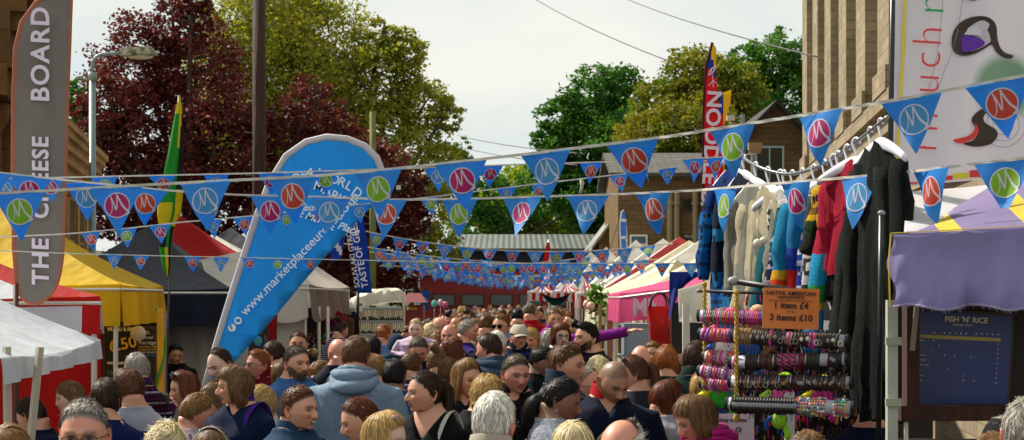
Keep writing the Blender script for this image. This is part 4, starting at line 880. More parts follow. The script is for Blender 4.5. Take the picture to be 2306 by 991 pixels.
# printed green glow: a soft round patch in the print
X = n.sep(o_); gx, gz = (2262-2160)/F*d, pz(197, d)
dd = n.math('SQRT', n.math('ADD', n.math('POWER', n.math('SUBTRACT', X[0], gx), 2.0), n.math('POWER', n.math('SUBTRACT', X[2], gz), 2.0)))
n.col(n.mix(n.ramp(dd, [(.115, 1.0), (.165, 0.0)]), n.mix(n.noise(2, 3), '#e4dfe8', '#ebe8ea'), '#0f8a4a')); n.translucent(.35, '#dcd8dc')
par = thing('banner', 'large white banner with dark curly letters, green spot and yellow side line', 'banner', (pxw(2160, d), d, 0)); X0 = pxw(2160, d)
U, V = np.meshgrid(np.linspace(0, 1, 50), np.linspace(0, 1, 50), indexing='ij')
pxs = (2008+5*V*0)*(1-U)+2420*U+8*(1-V)*(1-U); pys = -120*(1-V)+(424-.1*(U*412))*V
YB = lambda U, V: .022*np.sin(U*7+V*3)+.007*np.sin(U*19+V*5)+.012*noise3(np.stack([U, V, 0*U], -1), 1.1, 2, 1)
P = np.stack([(pxs-2160)/F*d, YB(U, V), pz(pys, d)], -1)
mb = MB(); mb.grid(P); P2 = P.copy(); P2[..., 1] += .006; mb.grid(P2[::-1]); mb.build('cloth', n.m, par, True)
def ban(px, py): return ((px-2160)/F*d, float(YB(np.array((px-2008)/412), np.array((py+120)/544.)))-.007, pz(py, d))
def prt(name, pts, mat, wid=None, y=0, par=par, fn=ban):
    mb = MB(); Q = np.array([fn(a, b) for a, b in pts]); Q[:, 1] -= y
    if wid is None: mb.add(Q, [tuple(range(len(Q)))])
    else:
        T = np.gradient(Q, axis=0); T /= np.linalg.norm(T, axis=1)[:, None]; Nn = np.stack([-T[:, 2], 0*T[:, 0], T[:, 0]], -1); w_ = (np.array(wid)/2/F*d)[:, None] if not np.isscalar(wid) else wid/2/F*d
        mb.grid(np.stack([Q+Nn*w_, Q-Nn*w_], 1))
    return mb.build(name, mat, par)
brn = plain('#38261f', .6, 0, .05); pur = plain('#5c1a9c', .6, 0, .05); rdp = plain('#d83a3c', .6, 0, .05); yl = plain('#e0cc30', .6, 0, .05)
prt('printed_line', [(2042, -100), (2036, 100), (2026, 250), (2016, 415)], yl, 7)
def poly(pts, n=70):
    q = smooth(list(pts)+[pts[0]], n); return q[:-1]
prt('printed_letter', poly([(2141, 105), (2143, 80), (2154, 58), (2174, 44), (2200, 39), (2224, 44), (2238, 60), (2241, 85), (2247, 106), (2260, 120), (2279, 126), (2274, 133), (2254, 130), (2238, 118), (2228, 104), (2213, 112), (2190, 124), (2165, 128), (2148, 120)]), brn)
prt('printed_letter', [(2167, 80), (2178, 65), (2196, 58), (2204, 72), (2206, 85), (2190, 82)], plain('#c9c4cc', .6, 0, .03), None, .003)
prt('printed_letter', poly([(2161, 90), (2170, 82), (2190, 85), (2210, 96), (2208, 106), (2190, 115), (2168, 120), (2161, 108)], 40), pur, None, .003)
prt('printed_letter', poly([(2238, 241), (2212, 245), (2193, 257), (2184, 272), (2192, 286), (2198, 296), (2196, 308), (2186, 318), (2165, 325), (2190, 331), (2215, 329), (2235, 322), (2247, 306), (2243, 292), (2228, 283), (2215, 275), (2213, 263), (2222, 254), (2238, 253)]), brn)
prt('printed_letter', poly([(2193, 278), (2201, 291), (2199, 304), (2186, 315), (2165, 324), (2150, 323), (2142, 317), (2155, 313), (2175, 308), (2188, 298), (2192, 288)], 44), rdp, None, .003)
s3 = smooth([(2164, -30, 20), (2185, -4, 14), (2205, -14, 20)], 20); prt('printed_letter', s3[:, :2], brn, s3[:, 2])
for body, px, py, m, sz in (('r', 2076, 345, rdp, .2), ('n', 2078, 300, rdp, .2), ('uch', 2080, 215, rdp, .2), ('n', 2092, 36, plain('#1f9a58'), .2)):
    text(body, (X0+ban(px, py)[0], d-.034, ban(px, py)[2]), sz, m, par, roll=-pi/2+.06, off=-.0035, sx=1.0, sp=1.15)
for i in range(8):
    a_, b_ = 2030+i*38, 2066+i*38; h_ = 4+i*3; y_ = 416-i*4; prt('printed_block', [(a_, y_), (a_, y_-h_), (b_, y_-h_-2), (b_, y_-2)], [rdp, yl][i % 2])
a = np.linspace(0, 7*pi, 90); prt('printed_line', np.stack([2262+(6+a*2.2)*np.cos(a), 280+(6+a*2.2)*np.sin(a)], -1), plain('#8c8890'), 1.2)
s3 = smooth([(2176, -60), (2150, 90), (2115, 190), (2092, 290), (2080, 250), (2110, 120), (2130, -60)], 60); prt('printed_line', s3, plain('#9a95a0'), 1.2)
mb = MB(); mb.tube([((2004-2160)/F*d, .0, 0), ((2006-2160)/F*d, 0, pz(300, d)), ((2012-2160)/F*d, 0, pz(-130, d))], [.014, .013, .012], 10); mb.build('pole', plain('#0c0c10', .3), par, True)
# ---------------------------------------------------------------- bunting
PB = '#2c94e4'
def pen_mat(c):
    n = Nodes('pennant_print'); f = n.noise(30, 3); n.col(n.mix(f, dk(c, .85), dk(c, 1.1))); n.set(Roughness=.5)
    w = n.noise(9, 2); n.bump(w, .3, .02); n.translucent(.4, c); return n.m
m_pb = pen_mat(PB); m_pw = pen_mat('#e4e0ea'); m_cols = [pen_mat(c) for c in ('#8cc41e', '#c81a74', '#4aa4d8', '#e0503c')]
def pennant_mesh(col, seed, hi=True, w=.25, h=.222):
    r = np.random.RandomState(seed); a1, a2, p1, p2 = r.uniform(.007, .020), r.uniform(.003, .009), r.rand()*6, r.rand()*6; curl = r.uniform(-.05, .05)
    def warp(P):
        P = np.array(P, float); u = P[:, 0]/w; v = -P[:, 2]/h
        P[:, 1] += a1*np.sin(u*5+p1+v*3)*(.25+v)+a2*np.sin(u*11+p2)*v+curl*v*v; return P
    mb = MB(); N = 14 if hi else 3
    for s_, y0 in ((1, 0), (-1, .0012)):
        P = [];
        for j in range(N+1):
            v = j/N
            for i in range(N+1): P.append(((i/N-.5)*w*(1-v*.985), y0, -h*v))
        o = mb.nv; mb.v.append(warp(P)); mb.nv += len(P)
        for j in range(N):
            for i in range(N):
                q = [o+j*(N+1)+i, o+j*(N+1)+i+1, o+(j+1)*(N+1)+i+1, o+(j+1)*(N+1)+i]; mb.f.append(q if s_ > 0 else q[::-1]); mb.mi.append(0)
    R_, cz = .062, -.086; K = 28 if hi else 12
    for y0, s_ in ((-.0016, 1), (.0032, -1)):
        rings = [0, .25, .5, .75, .93] if hi else [0, .93]
        a = np.linspace(0, 2*pi, K, endpoint=False)
        def disc(rs, mi, dy):
            P = np.array([[(R_*q*math.cos(t), y0+dy*s_, cz+R_*q*math.sin(t)) for t in a] for q in rs]); sh = P.shape; mb.grid(warp(P.reshape(-1, 3)).reshape(sh), mi, cv=True)
        disc(rings, 1, 0); disc([.91, 1.0], 2, -.0004)
        st = [([(-.5, .78), (-.4, .4), (-.36, 0), (-.4, -.4), (-.62, -.82)], [.05, .08, .07, .06, .04]), ([(-.52, .8), (-.3, .3), (-.1, -.3), (-.04, -.32)], [.06, .1, .13, .12]), ([(-.05, -.3), (0, .2), (.02, .86)], [.12, .1, .1]), ([(.0, .86), (.2, .4), (.45, -.1), (.85, -.55), (.62, -.74)], [.12, .14, .16, .2, .2])]
        for pts, wd in st:
            Q = np.array(pts)*R_; 
            if hi: Q = smooth(Q, 10); wd = np.interp(np.linspace(0, 1, 10), np.linspace(0, 1, len(wd)), wd)
            T = np.gradient(Q, axis=0); T /= np.linalg.norm(T, axis=1)[:, None]; Nn = np.stack([-T[:, 1], T[:, 0]], -1); wv = np.array(wd)[:, None]*R_*(.46 if hi else .7)
            A = Q+Nn*wv; B = Q-Nn*wv; P = np.stack([np.stack([q[:, 0], np.full(len(q), y0-.0007*s_), cz+q[:, 1]], -1) for q in (A, B)], 1); sh = P.shape
            mb.grid(warp(P.reshape(-1, 3)).reshape(sh), 2)
    mb.f = [q for q in mb.f]
    return mb.build('pennant', [m_pb, m_cols[col], m_pw], data_only=True, smooth=True)
PHI = [[pennant_mesh(c, 10*c+k) for k in range(4)] for c in range(4)]; PLO = [[pennant_mesh(c, 10*c+k, False) for k in range(3)] for c in range(4)]
m_tape = canvas('#d8d4cc', .15, .3, .2)
SEQ = [0, 1, 3, 2]
def bunting(label, pts, pens=None, pitch=None, tape=.013, group='blue pennant bunting strung across the street', scale=1.0, jitter=.12, start=0, colseq=None, hi=True):
    """pts: (px, py, d) along the tape, first to last; pens: list of (centre px, colour index) or None for an even pitch in metres"""
    pts = sorted(pts); A = np.array([p for p in pts], float)
    xs = np.linspace(A[0, 0], A[-1, 0], max(30, int((A[-1, 0]-A[0, 0])/14))); ys = np.interp(xs, A[:, 0], A[:, 1]); dep = 1/np.interp(xs, A[:, 0], 1/A[:, 2])
    if len(pts) > 2:  # smooth the sag
        ker = np.ones(7)/7; ys = np.convolve(np.pad(ys, 3, 'edge'), ker, 'valid')
    P = np.array([at(x, y, d) for x, y, d in zip(xs, ys, dep)]); c = P.mean(0)
    par = thing('bunting_string', label, 'bunting', c, group)
    q = P-c; mb = MB(); h = tape; up = np.array([0, 0, h/2])
    wob = .002*np.sin(np.arange(len(q))*1.7)[:, None]*np.array([0, 1, 0])
    mb.grid(np.stack([q+up+wob, q-up-wob], 1)); mb.grid(np.stack([q-up+wob+[0, .002, 0], q+up+[0, .002, 0]-wob], 1)); mb.grid(np.stack([q+up+wob, q+up+[0, .002, 0]], 1))
    mb.build('tape', m_tape, par)
    seg = np.linalg.norm(np.diff(P, axis=0), axis=1); cum = np.concatenate([[0], np.cumsum(seg)])
    if pens is None:
        pens = []; s_ = pitch*(.5+start); i = 0
        while s_ < cum[-1]-.1: pens.append((s_, (colseq or SEQ)[(i+int(start*7)) % 4], None)); s_ += pitch*R.uniform(.97, 1.03); i += 1
    else: pens = [(np.interp(p[0], xs, cum), p[1], p[2] if len(p) > 2 else None) for p in pens]
    for k, (s_, ci, opt) in enumerate(pens):
        pos = np.array([np.interp(s_, cum, P[:, j]) for j in range(3)]); a = np.array([np.interp(s_-.1, cum, P[:, j]) for j in range(3)]); b = np.array([np.interp(s_+.1, cum, P[:, j]) for j in range(3)])
        t_ = Vector(b-a).normalized(); y = Vector((0, 1, 0)); y = (y-t_*y.dot(t_)).normalized(); z = t_.cross(y); M = Matrix((t_, y, z)).transposed()
        me = PHI[ci][R.randrange(4)] if hi else PLO[ci][R.randrange(3)]
        o = bpy.data.objects.new('pennant', me); COL.objects.link(o); o.parent = par
        sw = opt if opt is not None else (R.gauss(0, jitter), R.gauss(0, jitter*.8))
        M4 = M.to_4x4() @ Matrix.Rotation(sw[0], 4, 'X') @ Matrix.Rotation(sw[1], 4, 'Z') @ Matrix.Scale(scale*R.uniform(.97, 1.03), 4)
        M4.translation = pos-c-np.array([0, 0, h*.3]); o.matrix_local = M4
    return par
G, M_, B_, O_ = 0, 1, 2, 3
bunting('nearest and largest bunting string, rising from left edge to top right', [(-80, 440, 8.3), (130, 428, 8.3), (300, 418, 8.3), (500, 407, 8.3), (700, 397, 8.2), (900, 379, 8.1), (1160, 350, 8.0), (1480, 311, 7.8), (1790, 262, 7.3), (1990, 230, 7.0), (2110, 208, 6.9), (2400, 152, 6.7)],
        [(42, G), (262, M_), (462, B_), (657, O_), (850, G), (1037, M_), (1228, B_), (1423, O_), (1648, G), (1847, M_), (2052, B_), (2248, O_)], scale=.985, jitter=.11)
bunting('second bunting string crossing in front of the price sign banner', [(-80, 380, 10.6), (0, 389, 10.6), (160, 407, 10.6), (400, 431, 10.6), (560, 440, 10.5), (710, 443, 10.4), (900, 450, 10.2), (1080, 447, 10), (1400, 437, 9.6), (1580, 428, 9.2), (1760, 412, 8.2), (1990, 393, 7.6), (2120, 378, 7.3), (2400, 345, 7.0)],
        [(-20, B_), (70, M_), (195, B_, (.3, .5)), (330, O_), (470, G, (.2, 1.1)), (610, M_), (745, B_), (875, O_), (1034, G), (1177, M_), (1324, B_), (1470, O_), (1633, G), (1790, M_), (1936, B_), (2096, O_), (2262, G)], jitter=.13, tape=.012)
bunting('third bunting string, thin tape just above the second one', [(-60, 404, 11.6), (580, 390, 11.6), (900, 380, 11.7), (1153, 371, 11.9), (1480, 361, 12.3), (1645, 353, 12.6)],
        [(10, B_), (113, M_, (0, .5)), (235, G, (.5, 0)), (365, O_, (.7, .1)), (487, B_, (.6, 0)), (610, M_, (.5, 0)), (733, G, (.2, .1)), (985, B_), (1105, M_), (1332, O_), (1455, B_, (.3, .9)), (1562, M_), (1614, O_)], tape=.01, scale=.70, jitter=.2)
bunting('fourth bunting string, small pennants rising towards the clothes rail', [(-60, 536, 12.1), (150, 527, 12.1), (300, 513, 12.1), (400, 501, 12.1), (560, 487, 12.1), (720, 470, 12.1), (960, 445, 12.2), (1200, 415, 12.3), (1480, 383, 12.5), (1640, 352, 12.7), (1700, 345, 12.8)],
        [(204, O_), (284, G), (360, M_), (478, B_, (.1, .6)), (548, O_, (.2, .5)), (642, G, (.1, .9)), (715, M_, (.2, 1.1)), (808, B_), (968, G), (1140, B_, (.5, 0)), (1212, O_, (.3, .7)), (1393, M_), (1503, B_)], tape=.009, scale=.58, jitter=.2)
bunting('fifth bunting string, nearly level across canopies on both sides', [(-60, 562, 12.2), (160, 571, 12.2), (400, 577, 12.2), (720, 584, 12.3), (1150, 593, 12.6), (1590, 593, 12.9)],
        [(257, B_), (318, O_), (434, O_), (498, B_), (563, O_), (626, G), (700, O_), (1006, M_), (1076, O_), (1152, G), (1222, M_), (1282, B_), (1352, O_), (1412, G), (1492, O_), (1556, B_)], tape=.007, scale=.46, jitter=.2)
R.seed(5)
far = []
for i in range(17):
    d = 26+i*2.4; yl = 560+min(i, 9)*9+R.uniform(-6, 6) if i < 10 else 640+R.uniform(-10, 16)
    x0 = pxw(0, 1)*0+CX+(-2.75+R.uniform(-.3, .3))*F/d; x1 = CX+(2.1+R.uniform(-.3, .4))*F/d
    z0 = 2.95+R.uniform(-.15, .2); z1 = 2.75+R.uniform(-.2, .2); zm = 2.62+R.uniform(-.12, .14)
    P = [(x0+(x1-x0)*t, HY-((z0*(1-t)+z1*t)-4*t*(1-t)*((z0+z1)/2-zm)-CZ)*F/d, d) for t in np.linspace(0, 1, 12)]
    nm = ['sixth', 'seventh', 'eighth', 'ninth', 'tenth', 'eleventh', 'twelfth', 'thirteenth', 'fourteenth', 'fifteenth', 'sixteenth', 'seventeenth', 'eighteenth', 'nineteenth', 'twentieth', 'twenty-first', 'farthest'][i]
    bunting('%s bunting string counted from the camera, above the distant crowd' % nm, P, None, .33+.02*R.random(), tape=.017, start=R.random(), hi=i < 5, jitter=.3)
# tied white ribbon ends
for i, (px, py, L_) in enumerate(((1308, 402, 34), (1588, 360, 20), (716, 655, 60))):
    d = 15 if i < 2 else 22; k = d/F; mb = MB(); mb.tube([(0, 0, 0), (.008, 0, -L_*.5*k), (-.006, 0, -L_*k)], .012 if i < 2 else .02, 6); mb.tube([(0, 0, 0), (.02, 0, -L_*.3*k), (.004, 0, -L_*.9*k)], .01, 6)
    o = mb.build('ribbon', m_tape, None, True); o.location = at(px, py, d); tag(o, ['white ribbon end knotted on the bunting in the middle sky gap', 'short white ribbon knot beside the red feather flag', 'white ribbon dangling by the silver dress stall poles'][i], 'ribbon')
# ---------------------------------------------------------------- jumper stall on the right
m_hang = plain('#dcdce8', .35, 0, .03); m_steel = plain('#9a9a9c', .25, .9, .05)
rail_px = [(1640, 345, 9.8), (1668, 352, 9.6), (1700, 372, 9.3), (1745, 388, 9.1), (1790, 391, 8.9), (1850, 372, 8.5), (1900, 340, 8.1), (1950, 303, 7.8), (2000, 262, 7.6)]
rp = smooth(rail_px, 40); RP = np.array([at(*p) for p in rp]); c = RP.mean(0)
o = thing('clothes_rail', 'bowed steel rail carrying the knitted jumpers on white hangers', 'clothes rail', c); mb = MB(); mb.tube(RP-c, .0085, 8); mb.build('rail', m_steel, o, True)
mb = MB(); mb.tube([RP[0]-c, RP[0]-c+[-.03, 0, -.06]], .012, 6); mb.build('end_bracket', m_hang, o, True)
for k_ in (1500,):
    pass
def hanger(px, d, yaw, mirror=False):
    """white plastic hanger whose hook sits on the rail"""
    i = int(np.argmin(abs(rp[:, 0]-px))); q = RP[i]; o = thing('coat_hanger', 'x', 'coat hanger', q, 'white plastic hangers on the clothes rail', yaw)
    mb = MB(); a = np.linspace(-.3, pi+.5, 16); mb.tube([(.0+.021*math.cos(t), 0, .0+.021*math.sin(t)-.003) for t in a]+[(-.012, 0, -.03), (0, 0, -.05), (0, 0, -.085)], .0052, 8); mb.build('hook', m_hang, o, True)
    mb = MB(); t_ = np.linspace(-1, 1, 25); X = .205*t_; Z = -.085-.075*np.abs(t_)**1.5; H = .017+.016*(1-np.abs(t_)); A = np.linspace(0, 2*pi, 10, endpoint=False)
    P = np.stack([np.stack([X+0*k, .016*(.6+.4*np.abs(t_))*math.cos(k)+0*X, Z+H*math.sin(k)-.008], -1) for k in A], 1); mb.grid(P, 0, cv=True); mb.f += [[0+j for j in range(10)][::-1], [24*10+j for j in range(10)]]; mb.mi += [0, 0]
    mb.build('shoulder_bar', m_hang, o, True); return o, q
def zmat(bands, pat=None, base_noise=.15, fuzzy=False, knit=True):
    """knitted cloth banded along its own height: bands = [(0..1 from hem to shoulder, colour)]"""
    n = Nodes('knitwear'); o_ = n.coord(); X = n.sep(o_); g = n.coord('Generated'); gz = n.sep(g)[2]
    col = n.ramp(n.math('ADD', gz, n.math('MULTIPLY', n.math('SINE', n.math('MULTIPLY', n.math('ADD', X[0], X[1]), 90.0)), .004)), bands, 'CONSTANT')
    if pat:
        v = n.n('ShaderNodeTexVoronoi'); v.inputs['Scale'].default_value = pat[1]; v.feature = 'F1'; v.distance = 'CHEBYCHEV'; n.l(n.map(o_, (1, 1, .8), (.3, .2, .78)), v.inputs[0])
        col = n.mix(n.ramp(v.outputs[0], [(.24, 1.0), (.28, 0.0)]), col, pat[0])
        w = n.math('GREATER_THAN', n.math('SINE', n.math('MULTIPLY', X[2], pat[2])), .8); col = n.mix(n.math('MULTIPLY', w, .7), col, pat[0])
    a = n.math('ABSOLUTE', n.math('SINE', n.math('MULTIPLY', n.math('ADD', X[0], n.math('MULTIPLY', X[1], .7)), pi/.009))); b = n.math('ABSOLUTE', n.math('SINE', n.math('MULTIPLY', X[2], pi/.006)))
    f = n.noise(120 if not fuzzy else 90, 8, o_, .75)
    if fuzzy: h = n.math('MULTIPLY', f, 2.0); col = n.mix(n.ramp(f, [(.4, 0.0), (.62, 1.0)]), dk(bands[0][1], .2), dk(bands[0][1], 1.2))
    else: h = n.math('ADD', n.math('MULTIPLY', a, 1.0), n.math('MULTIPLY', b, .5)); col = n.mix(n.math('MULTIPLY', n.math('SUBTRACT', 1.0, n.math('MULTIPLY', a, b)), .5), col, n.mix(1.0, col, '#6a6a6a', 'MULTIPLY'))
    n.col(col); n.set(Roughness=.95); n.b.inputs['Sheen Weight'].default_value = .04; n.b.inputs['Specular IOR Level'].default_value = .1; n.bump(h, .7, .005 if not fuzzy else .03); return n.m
def garment(label, px, yaw, L_, mat, slL=.55, slmat=None, seed=0, hood=False, wid=.46, thick=.06, open_=False):
    h, q = hanger(px, 0, yaw); h['label'] = 'white hanger holding the '+' '.join(label.split()[:9])
    r = np.random.RandomState(seed); o = thing('knitted_jumper', label, 'jumper', q, None, yaw)
    N, M = 56, 30; A = np.linspace(0, 2*pi, N, endpoint=False)[:, None]; V = np.linspace(0, 1, M)[None, :]
    sh = np.clip(V/.09, 0, 1)**.5; W_ = wid/2*(.22+.78*sh)*(1-.08*V)*(1+.03*np.sin(V*7+seed)); top = -.075-.0*V
    X = np.cos(A)*W_; T_ = thick*(.55+.6*V**.7); nfold = r.randint(5, 9)
    Y = np.sin(A)*T_*(1+.0*A)+.016*V*np.sin(A*nfold+r.rand()*6+2*V)+.009*np.sin(A*15+r.rand()*6)*V**.5+.03*np.sin(V*4+seed)*V*0
    X = X+.010*V*np.sin(A*nfold*1.0+r.rand()*6)
    Z = top-L_*V-.065*np.abs(np.cos(A))**1.6*np.exp(-V*9)*1.0-.018*V*np.sin(A*3+r.rand()*6)
    mb = MB(); P = np.stack([X, Y, Z], -1); P += .006*noise3(P, 5, seed, 2)[..., None]; mb.grid(P, 0, cu=True); capT = P[:, 0].mean(0)+[0, 0, .012]
    mb.grid(np.stack([P[:, 0]*.02+capT*.98, P[:, 0]], 1), 0, cu=True); mb.grid(np.stack([P[:, -1], P[:, -1]*np.array([.93, .8, 1])+[0, 0, .05]], 1), 0, cu=True)
    mb.build('body', mat, o, True)
    for s_ in (-1, 1):
        mb = MB(); t_ = np.linspace(0, 1, 16); x = s_*(wid/2*.86+.05*np.sin(t_*1.8)); y = -.02*s_*np.sin(t_*3+seed)-.045*t_; z = -.17-slL*t_
        rad = .062-.018*t_+.006*np.sin(t_*14+seed); rad[0] *= .8; mb.tube(np.stack([x, y, z], -1), rad, 18, flat=.72)
        k_ = mb.nv; v = mb.v[-1]; v += (.006*noise3(v, 6, seed+s_, 2))[:, None]
        mb.build('sleeve', slmat or mat, o, True)
    if hood:
        mb = MB(); a = np.linspace(0, pi, 14); mb.tube([(.1*math.cos(t), .05+.02*math.sin(t), -.10-.14*math.sin(t)) for t in a], [.02+.035*math.sin(t) for t in a], 14); mb.build('hood', slmat or mat, o, True)
    return o
W0 = '#d8d4c8'
jum = [
 ('blue and black patterned knitted poncho at the far end of the rail', 1650, -1.20, .78, zmat([(0, '#0a5aa6'), (.3, '#0a70b8'), (.7, '#0a3a86')], ('#081428', 26, 60)), .52, None, 0),
 ('dark navy knitted jacket with blue bands', 1674, -1.25, .82, zmat([(0, '#1478b4'), (.2, '#0e1830'), (.5, '#1a86bc'), (.62, '#10182c')], ('#0a2038', 20, 50)), .55, None, 0),
 ('light grey cable knit cardigan', 1700, -1.20, .74, zmat([(0, '#8c8a80')]), .5, None, 0),
 ('cream cable knit cardigan with pompom cords', 1730, -1.15, .86, zmat([(0, '#c8bc9c')]), .56, None, 0),
 ('black and white nordic patterned jumper', 1762, -1.25, .66, zmat([(0, '#1c1a1c'), (.3, '#c8c4bc'), (.55, '#1c1a1e'), (.85, '#c0bcb4')], ('#e4e0d8', 30, 80)), .5, None, 0),
 ('teal chunky knit jumper beside the nordic one', 1788, -1.20, .68, zmat([(0, '#066070')]), .54, None, 0),
 ('dark blue jumper with tiny lilac pattern', 1812, -1.30, .7, zmat([(0, '#1c1840'), (.5, '#0e4a5c')], ('#b8b0d0', 34, 90)), .5, None, 0),
 ('turquoise jumper with rainbow striped sleeve ends', 1838, -1.15, .64, zmat([(0, '#0878a4'), (.6, '#0a5c94')]), .56, zmat([(0, '#d0ccc0'), (.16, '#c02040'), (.24, '#e04a18'), (.34, '#e8b020'), (.42, '#1a8ab8')]), 0),
 ('bright blue hooded jumper with tassels and orange cuffs', 1862, -1.20, .62, zmat([(0, '#0a3c9c'), (.5, '#0f6ec0')], ('#d8dce8', 22, 50)), .58, zmat([(0, '#e8a018'), (.12, '#e05018'), (.26, '#d01c18'), (.42, '#1238a8'), (.6, '#1478b0')]), 1),
 ('grey and white patched fleece jumper', 1886, -1.25, .76, zmat([(0, '#26282a'), (.45, '#c0bebc'), (.6, '#55575a')], ('#e0dcd8', 18, 30)), .55, None, 0),
 ('yellow and black patterned knitted jacket', 1910, -1.15, .58, zmat([(0, '#201c18'), (.3, '#1c3a1c'), (.5, '#d8a810')], ('#15130c', 20, 40)), .3, None, 0),
 ('crimson jumper with rainbow sleeve hanging low', 1932, -1.10, .5, zmat([(0, '#a80c30')]), .78, zmat([(0, '#1878c0'), (.16, '#1a8ccc'), (.26, '#e0b418'), (.3, '#2c9a4c'), (.4, '#1f9ccc'), (.58, '#b01038')]), 0),
 ('mottled dark green fluffy coat left of the black pole', 1958, -1.30, 1.12, zmat([(0, '#1c2a22')], fuzzy=True), .92, None, 0),
 ('darkest green fluffy coat hanging against the black pole', 1988, -1.25, 1.2, zmat([(0, '#0e1612')], fuzzy=True), .95, None, 0),
 ]
for i, (lb, px, yaw, L_, mt, sl, sm, hood) in enumerate(jum):
    garment(lb, px, yaw, L_, mt, sl, sm, i+3, bool(hood), .46 if i < 12 else .33, .055 if i < 12 else .055)
# a few empty-looking hanger hooks between
for i, px in enumerate((1760, 1875, 1930)):
    o, q = hanger(px, 0, -1.0+.1*i); o['label'] = ['bare white hanger between cream and nordic knitwear', 'bare white hanger above the grey fleece jumper', 'bare white hanger beside the fluffy green coats'][i]
mb = MB(); mb.ball((0, 0, 0), .022, 8); mb.ball((.03, .01, .012), .02, 8); mb.tube([(0, 0, .02), (0, .01, .12)], .003, 5)
o = mb.build('pompom_cord', plain('#d6cfb8', .9), None, True); o.location = at(1706, 548, 8.6); tag(o, 'cream pompom pair hanging from the cable knit cardigan', 'pompom')
# black frame bars, ropes
def bar(name, label, a, b, r_, mat, cat, knob=None):
    A, B = np.array(at(*a)), np.array(at(*b)); c = (A+B)/2; o = thing(name, label, cat, c); mb = MB(); mb.tube([A-c, B-c], r_, 12); mb.build('rod', mat, o, True)
    if knob: mb = MB(); mb.ball(A-c, knob, 10, 0, (1.2, 1, .9)); mb.build('end_knob', plain('#8c8c90', .4), o, True)
    return o
bar('frame_bar', 'thick black bar above the orange price sign', (1652, 633, 7.5), (1846, 664, 7.35), .0125, m_black, 'bar', .022)
bar('frame_bar', 'thin black bar behind the orange price sign', (1574, 655, 8.3), (1740, 661, 8.0), .0075, m_black, 'bar', .011)
bar('frame_upright', 'black upright tube with chrome joint right of the clothes', (1985, 480, 7.25), (1978, 1010, 7.25), .011, plain('#15151a', .3), 'pole', .013)
m_rope = plain('#b8942c', .8, 0, .3, 60)
for i, (px, y0, y1, d) in enumerate(((1585, 640, 860, 8.25), (1656, 658, 940, 7.5))):
    A = np.array(at(px, y0, d)); B = np.array(at(px, y1, d)); c = (A+B)/2; o = thing('yellow_rope', ['yellow rope holding the back bracelet rolls', 'yellow rope knotted in front of the bracelet rolls'][i], 'rope', c)
    for s_ in (-1, 1):
        t_ = np.linspace(0, 1, 60); mb = MB(); mb.tube(np.stack([.006*np.cos(t_*70+s_*1.57), .006*np.sin(t_*70+s_*1.57)-.035, (A[2]-c[2])*(1-2*t_)], -1), .005, 5); mb.build('strand', m_rope, o)
    mb = MB(); mb.ball((0, -.035, (B-c)[2]), .014, 8, 0, (1, 1, 1.4)); mb.ball((0, -.035, (A-c)[2]), .012, 8); mb.build('knot', m_rope, o, True)
